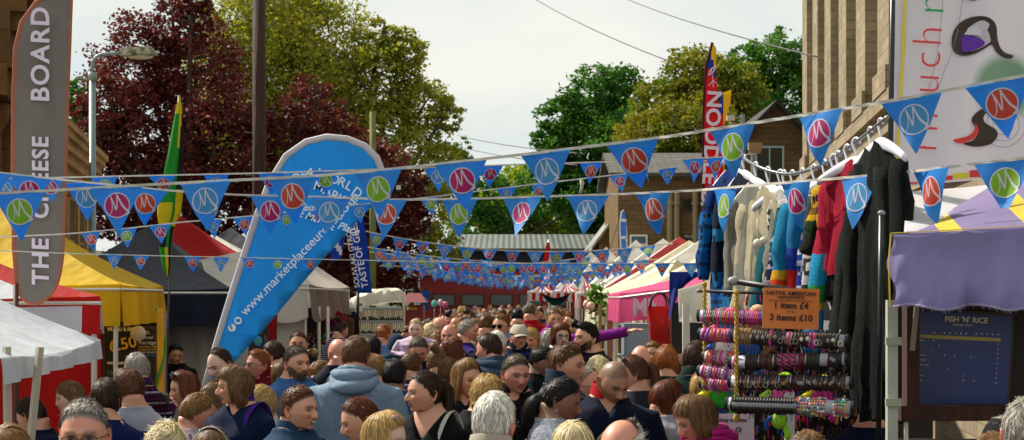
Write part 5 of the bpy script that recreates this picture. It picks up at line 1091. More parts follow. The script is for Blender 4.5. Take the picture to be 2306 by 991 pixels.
# bracelet rolls
BC = [plain(c, .6, 0, .3, 40) for c in ('#c0186c', '#7a1a8c', '#22140e', '#3a2416', '#8a6a3c', '#1c1c22', '#c89a28', '#2c9a4c', '#2050a8', '#d84a28', '#e8e0d4', '#8c8c90', '#5a1420', '#c8408c')]
def roll(label, x0, y0, x1, y1, d0, d1, rad, style, n, seed=0, gap=()):
    rr = random.Random(seed); A, B = np.array(at(x0, y0, d0)), np.array(at(x1, y1, d1)); c = (A+B)/2; o = thing('bracelet_roll', label, 'bracelet display roll', c, 'white rolls hung with bracelets'); t_ = (B-A)/np.linalg.norm(B-A); L_ = np.linalg.norm(B-A)
    mb = MB(); mb.tube([A-c, B-c], rad, 24); mb.build('tube', plain('#b8b8c4', .4, 0, .04), o, True)
    for e, s_ in ((A, -1), (B, 1)): mb = MB(); mb.tube([e-c+t_*s_*.0, e-c+t_*s_*.012], rad*1.08, 20); mb.build('end_cap', m_black, o)
    up = np.array([0, 0, 1.0]); side = np.cross(t_, up); side /= np.linalg.norm(side); up = np.cross(side, t_)
    def ring(s_, w, ci, e=.0, drop=0.0, k=26):
        a = np.linspace(0, 2*pi, k, endpoint=False); r1 = rad+.0015+e; base = A-c+t_*s_
        rings = []
        for off, rr_ in ((-w/2, r1-.0015), (-w/4, r1+.0015), (w/4, r1+.0015), (w/2, r1-.0015)):
            rings.append(np.array([base+t_*(off+.0015*math.sin(3*q))+side*math.cos(q)*rr_+up*(math.sin(q)*rr_-(drop*(1-math.sin(q))/2)) for q in a]))
        return np.array(rings)
    s_ = .018; i = 0
    while s_ < L_-.015 and i < n:
        fr = s_/L_
        if any(g0 < fr < g1 for g0, g1 in gap): s_ += .01; continue
        if callable(style): w, ci, e, kind = style(rr, fr)
        mb = MB(); dr = rr.uniform(0, .012)
        if kind == 'woven':
            a = ring(s_, w, 0, .002, dr*.3); mb.grid(a, ci[0], cv=True, mif=lambda p, q: ci[(q+p) % len(ci)])
        elif kind == 'braid':
            for h_ in (-1, 1):
                q = np.linspace(0, 2*pi, 50, endpoint=False); b_ = A-c+t_*s_; P = np.array([b_+t_*(w*.3*math.sin(7*x+h_*1.57))+side*math.cos(x)*(rad+.005+.002*math.cos(7*x+h_*1.57))+up*math.sin(x)*(rad+.005) for x in q]); mb.tube(np.vstack([P, P[:1]]), w*.24, 5, ci[0], cap=False)
        elif kind == 'bead':
            q = np.linspace(0, 2*pi, 15, endpoint=False)
            for x in q: mb.ball(A-c+t_*(s_+rr.uniform(-.002, .002))+side*math.cos(x)*(rad+.005)+up*(math.sin(x)*(rad+.005)-dr*.4*(1-math.sin(x))), .0052, 4, rr.choice(ci))
        else:
            mb.grid(ring(s_, w, 0, .001, dr), ci[0], cv=True)
            f_ = -side*math.copysign(1, side[1]) if abs(side[1]) > .1 else side
            cen = A-c+t_*s_-np.array([0, 1, 0])*(rad+.006)
            if kind == 'charm': mb.ball(cen+[0, -.001, rr.uniform(-.006, .004)], .0085, 6, ci[-1], (1, .4, 1.1))
            if kind == 'ring': a = np.linspace(0, 2*pi, 12); mb.tube([cen+[.009*math.cos(x), -.003, -.012+.011*math.sin(x)] for x in a], .0024, 5, ci[-1], cap=False)
            if kind == 'watch': mb.ball(cen, .011, 6, ci[-1], (1, .4, 1)); mb.ball(cen+[0, -.002, .016], .006, 5, 2, (1, .5, 1)); mb.ball(cen+[0, -.002, -.016], .006, 5, 2, (1, .5, 1))
        if rr.random() < .7:
            mb.tube([A-c+t_*s_+up*(rad+.002), A-c+t_*(s_+rr.uniform(-.012, .012))+up*(rad+rr.uniform(.008, .02))+side*rr.uniform(-.01, .01)], .0018, 4, rr.choice(ci))
            mb.tube([A-c+t_*s_-up*rad+[0, -.01, 0], A-c+t_*(s_+rr.uniform(-.01, .01))-up*(rad+rr.uniform(.012, .04))+[0, -.012, 0]], .0018, 4, rr.choice(ci))
        me = mb.build('bracelet', BC, o, True); s_ += w*rr.uniform(.8, 1.05)+(.0005 if kind not in ('ring',) else rr.uniform(.001, .006)); i += 1
    return o
dark = lambda rr, f: ((rr.uniform(.008, .016), [rr.choice([2, 3, 5, 24, 2, 3]), rr.choice([4, 11, 10])], 0, rr.choice(['plain', 'charm', 'charm', 'plain', 'ring'])) if f > .16 else (.017, [4], 0, 'braid'))
pinkw = lambda rr, f: (rr.uniform(.012, .02), rr.choice([[0, 1], [0, 6, 1], [1, 10], [0, 13], [9, 0, 6], [1, 8, 0]]), 0, 'woven')
hoop = lambda rr, f: (.006, [rr.choice([0, 13, 1, 7, 9, 2])]*2, 0, 'ring')
mixd = lambda rr, f: (rr.uniform(.01, .02), [rr.choice([2, 3, 5, 2, 12]), 11], 0, rr.choice(['plain', 'plain', 'charm'])) if f > .1 and not .42 < f < .6 else ((.02, [0, 13], 0, 'woven') if f < .3 else (.03, [3, 24, 3], 0, 'woven'))
knots = lambda rr, f: (.009, [rr.choice([2, 3, 5, 12]), rr.choice([3, 11, 4])], 0, rr.choice(['charm', 'ring']))
wat = lambda rr, f: (.013, [2, 11], 0, 'watch') if f < .56 else (.012, [6, 7, 8, 10, 0, 9], 0, 'bead')
roll('top bracelet roll with pink and lime hoop bracelets', 1577, 711, 1722, 715, 8.1, 8.0, .026, hoop, 90, 1)
roll('second bracelet roll at the back, woven orange and purple bands', 1581, 752, 1668, 757, 8.2, 8.1, .027, pinkw, 24, 2)
roll('third bracelet roll at the back, woven magenta bands', 1590, 803, 1668, 806, 8.2, 8.1, .026, pinkw, 24, 3)
roll('fourth bracelet roll at the back, heaped with magenta bands', 1579, 835, 1662, 843, 8.2, 8.1, .026, pinkw, 24, 4)
roll('lowest back bracelet roll tucked under the magenta heap', 1584, 864, 1660, 868, 8.3, 8.2, .024, pinkw, 24, 14)
roll('upper front bracelet roll with braided tan and dark leather bands', 1654, 756, 1905, 768, 7.5, 7.3, .026, dark, 90, 5)
roll('second front bracelet roll with plain leather cuffs and bare white gap', 1650, 816, 1905, 808, 7.5, 7.3, .027, mixd, 90, 6, ((.05, .12), (.8, .85)))
roll('third front bracelet roll with knotted dark cord bracelets', 1648, 859, 1915, 862, 7.5, 7.3, .026, knots, 90, 7, ((.03, .06),))
roll('lowest front bracelet roll with round buttons and rainbow beads', 1642, 909, 1918, 918, 7.4, 7.2, .028, wat, 90, 8, ((.79, .86),))
# orange price sign
d = 7.3; a = at(1720, 738, d); b = at(1842, 652, d); par = thing('price_sign', 'orange card price sign, 1 item 4 pounds, 3 items 10 pounds', 'sign', ((a.x+b.x)/2, d, (a.z+b.z)/2)); par.rotation_euler = (0, math.radians(1.8), 0)
mb = MB(); mb.box((0, 0, 0), (b.x-a.x+.008, .004, b.z-a.z+.01)); n = Nodes('card'); n.col(n.mix(n.noise(6, 4), '#d06a20', '#e08030')); n.set(Roughness=.35); mb.build('panel', n.m, par)
ink = plain('#2a140c', .6, 0, .02)
for s_, y, sz, of in (('NATIVE AMERICAN', .062, .0235, .0004), ('HANDICRAFTS', .0455, .0165, .0003), ('Dream Catchers, jewellery, beaded ornaments etc', .033, .0088, 0), ('1 item £4', .012, .037, .0009), ('Or, any', -.012, .011, 0), ('3 items £10', -.038, .037, .0009)):
    text(s_, (par.location.x, d-.006, par.location.z+y), sz, ink, par, align='CENTER', off=of, roll=math.radians(1.8))
# white sign at the bottom
d = 7.9; a = at(1612, 1080, d); b = at(1698, 932, d); par = thing('price_sign', 'white card sign for friendship bracelets at three pounds', 'sign', ((a.x+b.x)/2, d, (a.z+b.z)/2))
mb = MB(); mb.box((0, 0, 0), (b.x-a.x, .004, b.z-a.z)); mb.build('panel', plain('#c9c2cf', .5, 0, .03), par)
text('Friendship bracelets', (at(1596, 946, d).x, d-.006, pz(946, d)), .021, ink, par, off=.0004); text('2 for £3', (at(1620, 968, d).x, d-.006, pz(968, d)), .03, ink, par, off=.0008)
# plush toys and trinkets behind the rolls
def toy(label, px, py, d, cols, seed, s=1.0):
    rr = random.Random(seed); mb = MB(); ms_ = [plain(c, .9, 0, .2, 30) for c in cols]
    mb.ball((0, 0, 0), .05*s, 10, 0, (1, .8, 1.1)); mb.ball((.01*s, -.01, .055*s), .035*s, 10, 1 % len(cols)); mb.tube([(-.03*s, 0, .02*s), (-.08*s, -.01, -.01*s), (-.075*s, -.01, -.06*s)], .016*s, 8, len(cols)-1); mb.tube([(.03*s, 0, -.04*s), (.05*s, -.01, -.09*s), (.035*s, -.01, -.11*s)], .018*s, 8, 0)
    mb.tube([(.01*s, -.03*s, .05*s), (.05*s, -.05*s, .045*s), (.07*s, -.05*s, .03*s)], [.013*s, .01*s, .003], 6, len(cols)-1); mb.ball((.0, -.032*s, .062*s), .006*s, 5, 0)
    o = mb.build('plush_toy', ms_, None, True); o.location = at(px, py, d); return tag(o, label, 'plush toy', 'plush toys at the bracelet display')
toy('green, orange and purple plush toy beside the white sign', 1627, 886, 8.3, ['#28a828', '#e8601c', '#7a2a9c', '#d8e020'], 1, 1.25)
toy('blue and pink plush toy above the woven bracelets', 1640, 738, 8.6, ['#1a4a9c', '#e0608c'], 2, 1.1); toy('white and blue plush toy between the back rolls', 1632, 782, 8.6, ['#d8d4d0', '#1a50a0'], 3, 1.1)
toy('pink and lime plush toy low behind the front rolls', 1762, 888, 8.5, ['#e050a0', '#a0d020'], 4, 1.2); toy('small lime and blue plush toy at the bottom', 1755, 945, 8.2, ['#90c820', '#1a4a9c'], 5, .8); toy('magenta plush toy behind the cord bracelets', 1850, 890, 8.5, ['#c02888', '#e8d020'], 6, 1.1)
toy('tan plush toy between upper and lower rolls', 1700, 735, 8.7, ['#8a6a44', '#c8a878'], 7, 1.2); toy('royal blue plush toy right of the tan one', 1685, 785, 8.7, ['#1c50a8', '#e04030'], 8, 1.2)
mb = MB(); rr = random.Random(4)
for i in range(700):
    x = rr.uniform(-.26, .40); z = rr.uniform(-.42, .42); L_ = rr.uniform(.015, .05); m_ = rr.choice([0, 0, 1, 2, 2, 3, 4, 5, 8, 9, 6, 24, 13, 4, 3]); y = rr.uniform(-.05, .02)
    mb.tube([(x, y, z), (x+rr.uniform(-.006, .006), y, z-L_)], rr.uniform(.002, .006), 4, m_)
mb.box((.04, .06, -.15), (.72, .02, .9), 14)
o = mb.build('trinket_rack', BC+[plain('#17100e', .9)]); o.location = at(1790, 850, 8.8); tag(o, 'dense rack of dangling keyrings and trinkets behind the front rolls', 'trinket rack')
for x in (1778,):
    mb = MB(); mb.box((0, 0, .8), (.045, .03, 1.6)); o = mb.build('display_post', plain('#c8c8c8', .4)); o.location = (pxw(x, 8.4), 8.4, 0); tag(o, 'white upright post behind the bracelet rolls', 'post')
# ---------------------------------------------------------------- purple stall at the right edge
par = thing('purple_stall', 'stall with purple and yellow striped awning, fish and rice menu board', 'market stall', (2.6, 7.2, 0)); o3 = np.array(par.location)
m_pu = canvas('#a096c8', .4, .15, .35, 5); m_py = canvas('#e4cc50', .35, .1, .3); m_puT = canvas('#80739c', .2, .2, .3)
A = np.array(at(2005, 528, 6.6)); B = np.array([A[0]+2.4, 6.1, A[2]+.12]); N, M = 110, 26
U, V = np.meshgrid(np.linspace(0, 1, N), np.linspace(0, 1, M), indexing='ij'); s_ = U*2.4
hv = .27; P = A*(1-U[..., None])+B*U[..., None]; P[..., 2] -= V*(hv+.12*U)+.0*V; ft = s_/.2
P[..., 1] += -.062*(np.abs(np.sin(pi*ft*.62+.6))**.6)*(.15+V)+.018*np.sin(ft*11+V*5)*V+.012*np.sin(ft*8+V*3)*V+.02*noise3(P, 2.2, 5, 3)*V+.03*np.sin(V*5)*.5
P[..., 0] += .012*np.sin(V*9+1)*(U < .05); P[..., 2] += .010*np.sin(ft*5.5)*V
mb = MB(); mb.grid(P-o3); Q = P.copy(); Q[..., 1] += .005; mb.grid((Q-o3)[::-1]); mb.build('valance', m_pu, par, True)
E = P[:, -1]-o3; mb = MB(); mb.tube(E, .005, 5); rr = random.Random(8)
for i in range(260): q = E[rr.randrange(N)]+np.array([rr.uniform(-.01, .01), 0, 0]); mb.tube([q, q+[rr.uniform(-.006, .006), -.002, -rr.uniform(.004, .016)]], .0009, 3)
mb.build('fringe', canvas('#b4a8cc', .3), par)
T = np.array(at(2330, 400, 7.6)); T2 = T+np.array([2.0, .4, .5]); mb = MB(); U, V = np.meshgrid(np.linspace(0, 1, 150), np.linspace(0, 1, 14), indexing='ij'); U = U[..., None]; V = V[..., None]
L0 = A*(1-U)+B*U; L1 = (A+np.array([.02, 1.4, .02]))*(1-U)+T*U; ridge0 = np.array([A[0], A[1]+.02, A[2]]); 
P = L0*(1-V)+(np.array([A[0]+.29, A[1]+1.2, A[2]+.02])*(1-U)+np.array([A[0]+2.3, A[1]+1.4, A[2]+1.15])*U)*V
mb.grid(P-o3, 0, mif=lambda i, j: 1 if (i/150*2.4/.3+.45) % 1.0 < .27 else 0); mb.build('roof', [m_puT, m_py], par, True)
mb = MB(); mb.tube([A-o3, np.array([A[0]+.29, A[1]+1.2, A[2]+.02])-o3], .003, 6); mb.tube([A-o3+[0, -.01, 0], A-o3+[-.01, -.02, -.1], A-o3+[-.005, -.02, -.27]], .003, 6); mb.tube([(L0[i, 0]-o3+[0, -.004, .004]) for i in range(150)], .002, 5); mb.build('piping', plain('#c8a828', .6), par)
# post and menu frame
d = 6.9; mb = MB(); p = at(2008, 0, d); mb.box((p.x-o3[0], d-o3[1], 1.02), (.04, .04, 2.04)); mb.build('post', plain('#a9ada0', .5, 0, .15), par)
for py in (768, 905): mb = MB(); mb.box((p.x-o3[0], d-o3[1]-.03, pz(py, d)), (.06, .02, .03)); mb.build('strap', plain('#9aa08a', .5), par)
d = 7.0; wood = barkm('#3c1c10'); mb = MB(); x0, x1 = pxw(2030, d), pxw(2420, d); z0, z1 = pz(945, d), pz(672, d)
mb.box(((x0+x1)/2-o3[0], d+.09-o3[1], (z0+z1)/2), (x1-x0, .05, z1-z0)); fr = mb.build('menu_backboard', plain('#1c0e0a', .7), par)
mb = MB(); mb.box((x0+.03-o3[0], d-.03-o3[1], (z0+z1)/2), (.05, .09, z1-z0)); mb.box(((x0+x1)/2-o3[0], d-.035-o3[1], z0+.03), (x1-x0+.04, .1, .06)); mb.box(((x0+x1)/2-o3[0], d-.03-o3[1], z1), (x1-x0, .09, .05)); mb.build('timber_frame', wood, par)
def bq(px, py): return (pxw(px, d)-o3[0], d+.045-o3[1], pz(py, d))
mb = MB(); c_ = [bq(2072, 700), bq(2287, 712), bq(2272, 932), bq(2048, 925)]; c2 = [bq(2066, 695), bq(2293, 706), bq(2278, 938), bq(2042, 931)]
mb.add(c2+[(x, y+.012, z) for x, y, z in c2], [(0, 1, 2, 3), (0, 4, 5, 1), (1, 5, 6, 2), (2, 6, 7, 3), (3, 7, 4, 0)]); mb.build('menu_frame', plain('#33230c', .5), par)
n = Nodes('menu_print'); n.col(n.mix(n.noise(3, 3), '#08124a', '#103080')); n.set(Roughness=.3); mb = MB(); mb.add([(x, y-.004, z) for x, y, z in c_], [(0, 1, 2, 3)]); mn = mb.build('menu', n.m, par); mb = MB(); mb.add([(x, y-.007, z) for x, y, z in (bq(2069, 753), bq(2260, 762), bq(2259, 770), bq(2068, 761))], [(0, 1, 2, 3)]); mb.build('printed_line', plain('#a89a50'), par)
my = plain('#d6cfa8', .6, 0, .02)
def mt(s_, px, py, sz, k=0.0, m=None): return text(s_, (pxw(px, d), d+.032, pz(py, d)), sz, m or my, par, roll=math.radians(2.3), off=k)
t1 = mt('FISH \'N\' RICE', 2132, 719, .03, .0007); mt('Allergen Chart', 2150, 731, .013)
for i, (s_, py) in enumerate((('Dishes', 748), ('Prawn Balls', 766), ('Prawn', 777), ('Rice', 788), ('Fish Chowder', 799), ('Chorizo Paella', 810), ('Chicken Jambalaya', 821), ('Tortilla', 833), ('Mixed Sauces', 845), ('Chilli Sauces', 856))): mt(s_, 2062-i*.8, py, .009)
rr = random.Random(2)
for i in range(9): mt('v', 2252-i*.8, 775+i*11, .011, .0003)
for px, py in ((2105, 767), (2118, 778), (2104, 789), (2130, 800), (2153, 801), (2190, 805), (2138, 832), (2172, 847), (2196, 858), (2172, 857)): mt('v', px, py, .011, .0003)
for px in (2107, 2130, 2142, 2155, 2167, 2179, 2202, 2215, 2227, 2239, 2251): mt(rr.choice('oxaesn'), px, 749+(px-2107)*.03, .010, .0008)
mt('...', 2072, 922, .01); mt('FN&R', 2240, 918, .009)
mb = MB(); q = at(2066, 680, 6.85); e = at(2054, 790, 6.85); mb.box(((q.x+e.x)/2-o3[0], 6.85-o3[1], (q.z+e.z)/2), (.018, .01, q.z-e.z), 0, Matrix.Rotation(.1, 3, 'Y')); mb.build('webbing_strap', plain('#7d7660', .7), par)
mb = MB(); mb.box((pxw(2170, 7.2)-o3[0], 7.25-o3[1], .7), (.09, .05, 1.5)); mb.build('counter_cloth', canvas('#b88414', .2), par); mb = MB(); mb.box((pxw(2230, 7.3)-o3[0], 7.4-o3[1], .7), (.8, .05, 1.52)); mb.build('counter', plain('#050406'), par); mb = MB(); mb.tube([(pxw(2038, 7)-o3[0], 6.98-o3[1], 0), (pxw(2038, 7)-o3[0], 6.98-o3[1], pz(950, 7))], .009, 8); mb.build('leg', m_pole, par)
# white awning behind the purple one
c_ = [np.array(at(2042, 430, 8.05)), np.array(at(2520, 392, 8.9)), np.array(at(2560, 500, 7.4)), np.array(at(2036, 522, 7.25))]
U, V = np.meshgrid(np.linspace(0, 1, 40), np.linspace(0, 1, 24), indexing='ij'); U = U[..., None]; V = V[..., None]; Pw = (c_[0]*(1-U)+c_[1]*U)*(1-V)+(c_[3]*(1-U)+c_[2]*U)*V
Pw[..., 2] += .012*noise3(Pw, .8, 4, 2)-.02*np.sin(pi*U[..., 0])*np.sin(pi*V[..., 0]); ctr = Pw.mean((0, 1)); mb = MB(); mb.grid(Pw-ctr); Q = Pw-ctr; Q[..., 2] -= .006; mb.grid(Q[::-1])
o = mb.build('white_awning', canvas('#f0eef0', .5, .05, .2), None, True); o.location = ctr; tag(o, 'plain white awning sheet sloping between the big banner and purple stall', 'awning')
# ---------------------------------------------------------------- people
HX, HYd, HZ = .0755, .097, .116
def headsurf(D):
    """smooth skull and jaw surface for unit directions D (x right, -y front, z up), metres from the head centre"""
    x, y, z = D[..., 0], D[..., 1], D[..., 2]
    P = D*np.array([HX, HYd, HZ]); zz = P[..., 2]
    low = sstep(.0, -.115, zz); front = sstep(.02, -.06, P[..., 1])
    P[..., 0] *= 1-.30*low*(.4+.6*front)+.05*sstep(.0, .06, zz)*sstep(-.02, .05, P[..., 1])
    P[..., 1] = np.where(P[..., 1] > 0, P[..., 1]*(1.0+.03*sstep(-.02, .05, zz)-.32*low), P[..., 1]*(1-.05*low))
    P[..., 1] -= .009*front*sstep(-.02, -.09, zz)
    P[..., 2] += .030*sstep(-.080, -.112, P[..., 2])*sstep(-.072, -.030, P[..., 1])
    f = np.clip(-P[..., 1]-.083, 0, 1); P[..., 1] += f*.45*sstep(.06, .0, np.abs(zz+.0))
    return P
def g_(x, c, s): return np.exp(-((x-c)/s)**2)
def face(P, male=True, smile=0.0, old=0.0, nose=1.0):
    x, y, z = P[..., 0].copy(), P[..., 1].copy(), P[..., 2].copy(); fr = sstep(-.03, -.065, y); ax = np.abs(x)
    d = np.zeros_like(x)
    prof = sstep(.024, -.020, z)**1.3*sstep(-.043, -.030, z)
    d += .0225*nose*g_(x, 0, .0105+.004*sstep(.0, -.03, z))*prof+.008*g_(ax, .012, .006)*g_(z, -.030, .0065)*nose+.003*g_(x, 0, .008)*g_(z, .012, .02)
    d -= .0125*g_(ax, .031, .0155)*g_(z, .006, .0105)+.003*g_(ax, .012, .006)*g_(z, .008, .012)
    d += .0045*g_(z, .026, .008)*sstep(.062, .04, ax)*(1.2 if male else .5)
    d += .0045*g_(ax, .042, .016)*g_(z, -.018, .016)*(1+smile)
    d += .0058*g_(x, 0, .0245)*g_(z, -.0475, .0048)+.0062*g_(x, 0, .020)*g_(z, -.0585, .0055)-.0042*g_(x, 0, .027)*g_(z, -.0532, .0026)-.004*g_(x, 0, .02)*g_(z, -.068, .005)
    d += .0105*g_(x, 0, .020)*g_(z, -.092, .014)*(1.15 if male else .8)
    d -= .0022*g_(ax-.024-(-.03-z)*.35, 0, .004)*g_(z, -.036, .016)*(.6+old+smile*1.4)
    d -= .0016*(g_(z, .046, .0022)+g_(z, .056, .002))*sstep(.045, .02, ax)*(.4+old)
    d += .0035*smile*g_(ax, .034, .012)*g_(z, -.052, .014)
    P[..., 1] -= d*fr; return P
def paint(P, skinc, hairc, male, beard, scalp, lips, stub=0.0, age=0.0):
    x, y, z = P[..., 0], P[..., 1], P[..., 2]; ax = np.abs(x); fr = sstep(-.03, -.06, y)
    c = np.ones(P.shape)*np.array(skinc)
    def mixc(m, col): nonlocal c; c = c*(1-m[..., None])+np.array(col)*m[..., None]
    s = np.array(skinc)
    mixc(.6*fr*g_(ax, .042, .018)*g_(z, -.022, .02)+.4*fr*g_(x, 0, .014)*g_(z, -.026, .012), s*np.array([1.0, .62, .55]))
    mixc(.55*fr*g_(ax, .030, .019)*g_(z, .004, .011), s*np.array([.42, .33, .32])); mixc(.9*fr*g_(ax, .0085, .0035)*g_(z, -.0365, .0028), s*.12); mixc(.35*fr*g_(x, 0, .02)*g_(z, -.068, .004), s*.5); mixc(.3*fr*g_(ax-.024-(-.03-z)*.35, 0, .003)*g_(z, -.036, .014), s*.5)  # shade painted into the skin colour: eye sockets, nostrils, under-lip and cheek folds
    mixc(.85*fr*sstep(.0275, .020, ax)*g_(z, -.0535, .0085)*np.where(z > -.053, .9, 1), lips)
    mixc(.95*fr*sstep(.026, .019, ax)*g_(z, -.0532, .0024), s*.08)  # mouth line darkened in the skin colour, as shade between the lips
    bw = .0055 if male else .0032; bz = .0235+.006*np.sin(np.clip((ax-.012)/.036, 0, 1)*pi)
    mixc((.85 if male else .7)*fr*np.exp(-((z-bz)/bw)**2)*sstep(.010, .016, ax)*sstep(.054, .046, ax), np.array(hairc)*.5)
    if beard:
        zb = np.interp(ax, [0, .026, .045, .068, .08], [-.072, -.052, -.046, -.016, .0]); zb = np.where(ax < .03, np.maximum(zb, -.038-.35*ax), zb)
        jaw = sstep(zb+.004, zb-.007, z)*sstep(.03, .0, y); m = np.clip(jaw, 0, 1)*(1-.97*fr*sstep(.023, .018, ax)*g_(z, -.054, .0062))*(.86+.14*noise3(P, 60, 3, 1))
        m = np.clip(m, 0, 1)
        mixc(m*beard, np.array(hairc)*.55)
    if stub:
        zb = np.interp(ax, [0, .03, .07], [-.036, -.044, -.01]); jaw = sstep(zb+.006, zb-.01, z)*sstep(.03, -.01, y); mixc(jaw*stub*(1-.9*fr*sstep(.022, .018, ax)*g_(z, -.0535, .006)), s*.35)
    if scalp: 
        tl = hairline_mask(P); mixc(tl*scalp, np.array(hairc)*.6)
    return c
def hairline_mask(P):
    x, y, z = P[..., 0], P[..., 1], P[..., 2]
    zl = np.where(y < -.01, .074+.02*(np.abs(x)/.07)**2*-1.5, np.where(y > .03, -.055, .02-(y+.01)*1.0))
    return sstep(-.006, .008, z-zl)
PSK = {'fair': (.60, .295, .185), 'pink': (.62, .265, .18), 'tan': (.46, .23, .135), 'brown': (.24, .115, .065), 'pale': (.68, .43, .33), 'dark': (.07, .035, .022)}
HC = {'brown': '#583620', 'dkbrown': '#342014', 'black': '#120d0b', 'blond': '#b08d55', 'ltblond': '#cdb78c', 'grey': '#8d857c', 'white': '#c9c2b8', 'ginger': '#8a4c22', 'auburn': '#5c2c18', 'mouse': '#6a4c30', 'greybrown': '#5c4c3e', 'sandy': '#7d5a34'}
def rotz(a): c, s = math.cos(a), math.sin(a); return np.array([[c, -s, 0], [s, c, 0], [0, 0, 1.0]])
def rotx(a): c, s = math.cos(a), math.sin(a); return np.array([[1.0, 0, 0], [0, c, -s], [0, s, c]])
def roty(a): c, s = math.cos(a), math.sin(a); return np.array([[c, 0, s], [0, 1.0, 0], [-s, 0, c]])
def hand(mb, wrist, dirv, palmn, size=1.0, curl=.5, mi=0, side=1):
    """palm and five separate bent fingers; dirv along the hand, palmn out of the palm"""
    d = np.array(dirv, float); d /= np.linalg.norm(d); n = np.array(palmn, float); n -= d*n.dot(d); n /= np.linalg.norm(n); s = np.cross(d, n)*side; w = np.array(wrist)
    k = size; mb.tube([w-d*.03*k, w, w+d*.03*k, w+d*.075*k, w+d*.095*k], [.027*k, .028*k, .036*k, .041*k, .034*k], 10, mi, flat=.45)
    for i, (o_, L_) in enumerate(((-.032, .062), (-.011, .075), (.011, .08), (.031, .072))):
        b = w+d*.085*k+s*o_*k; cu = curl*(.8+.15*i); pts = [b-d*.02*k, b]; ang = 0
        for q in range(3): ang += cu*.55; b = b+(d*math.cos(ang)+n*math.sin(ang))*L_*k*(.45, .32, .23)[q]; pts.append(b)
        mb.tube(pts, [.009*k, .0095*k, .0085*k, .0078*k, .006*k], 7, mi)
    b = w+d*.03*k+s*-.03*k*-1; tdir = d*.6+s*.8; pts = [b-s*.01*k, b+tdir*.03*k, b+tdir*.05*k+d*.012*k+n*.01*k, b+tdir*.055*k+d*.035*k+n*.018*k]; mb.tube(pts, [.014*k, .012*k, .0105*k, .008*k], 7, mi)
RINGS = [(.86, .168, .118, .0), (.97, .158, .108, .0), (1.08, .15, .104, 0), (1.2, .165, .112, 0), (1.30, .178, .112, .005), (1.365, .176, .100, .012), (1.402, .152, .088, .018), (1.436, .112, .072, .022), (1.462, .092, .066, .023), (1.485, .070, .060, .024)]
def arm_pts(s, pose, sw):
    """shoulder, elbow and wrist for a 1.75 m figure"""
    x = sw
    P = {'down': [(x-.015, .012, 1.352), (x+.045, .03, 1.12), (x+.05, -.05, .87)], 'bent': [(x-.015, .012, 1.352), (x+.055, .03, 1.13), (x-.06, -.2, 1.08)],
         'crossed': [(x-.015, .012, 1.352), (x+.06, -.03, 1.13), (-.06, -.20, 1.17+.03*s)], 'phone': [(x-.015, .012, 1.352), (x+.04, -.06, 1.13), (x-.1, -.26, 1.25)],
         'reach': [(x-.015, .012, 1.352), (x+.27, -.04, 1.40), (x+.50, -.14, 1.44)], 'mouth': [(x-.015, .012, 1.352), (x+.02, -.1, 1.18), (x-.13, -.14, 1.40)], 'belt': [(x-.015, .012, 1.352), (x+.1, .06, 1.16), (x-.02, -.08, 1.02)]}[pose]
    return [np.array([s*a, b, c]) for a, b, c in P]
CLOTH_CACHE = {}
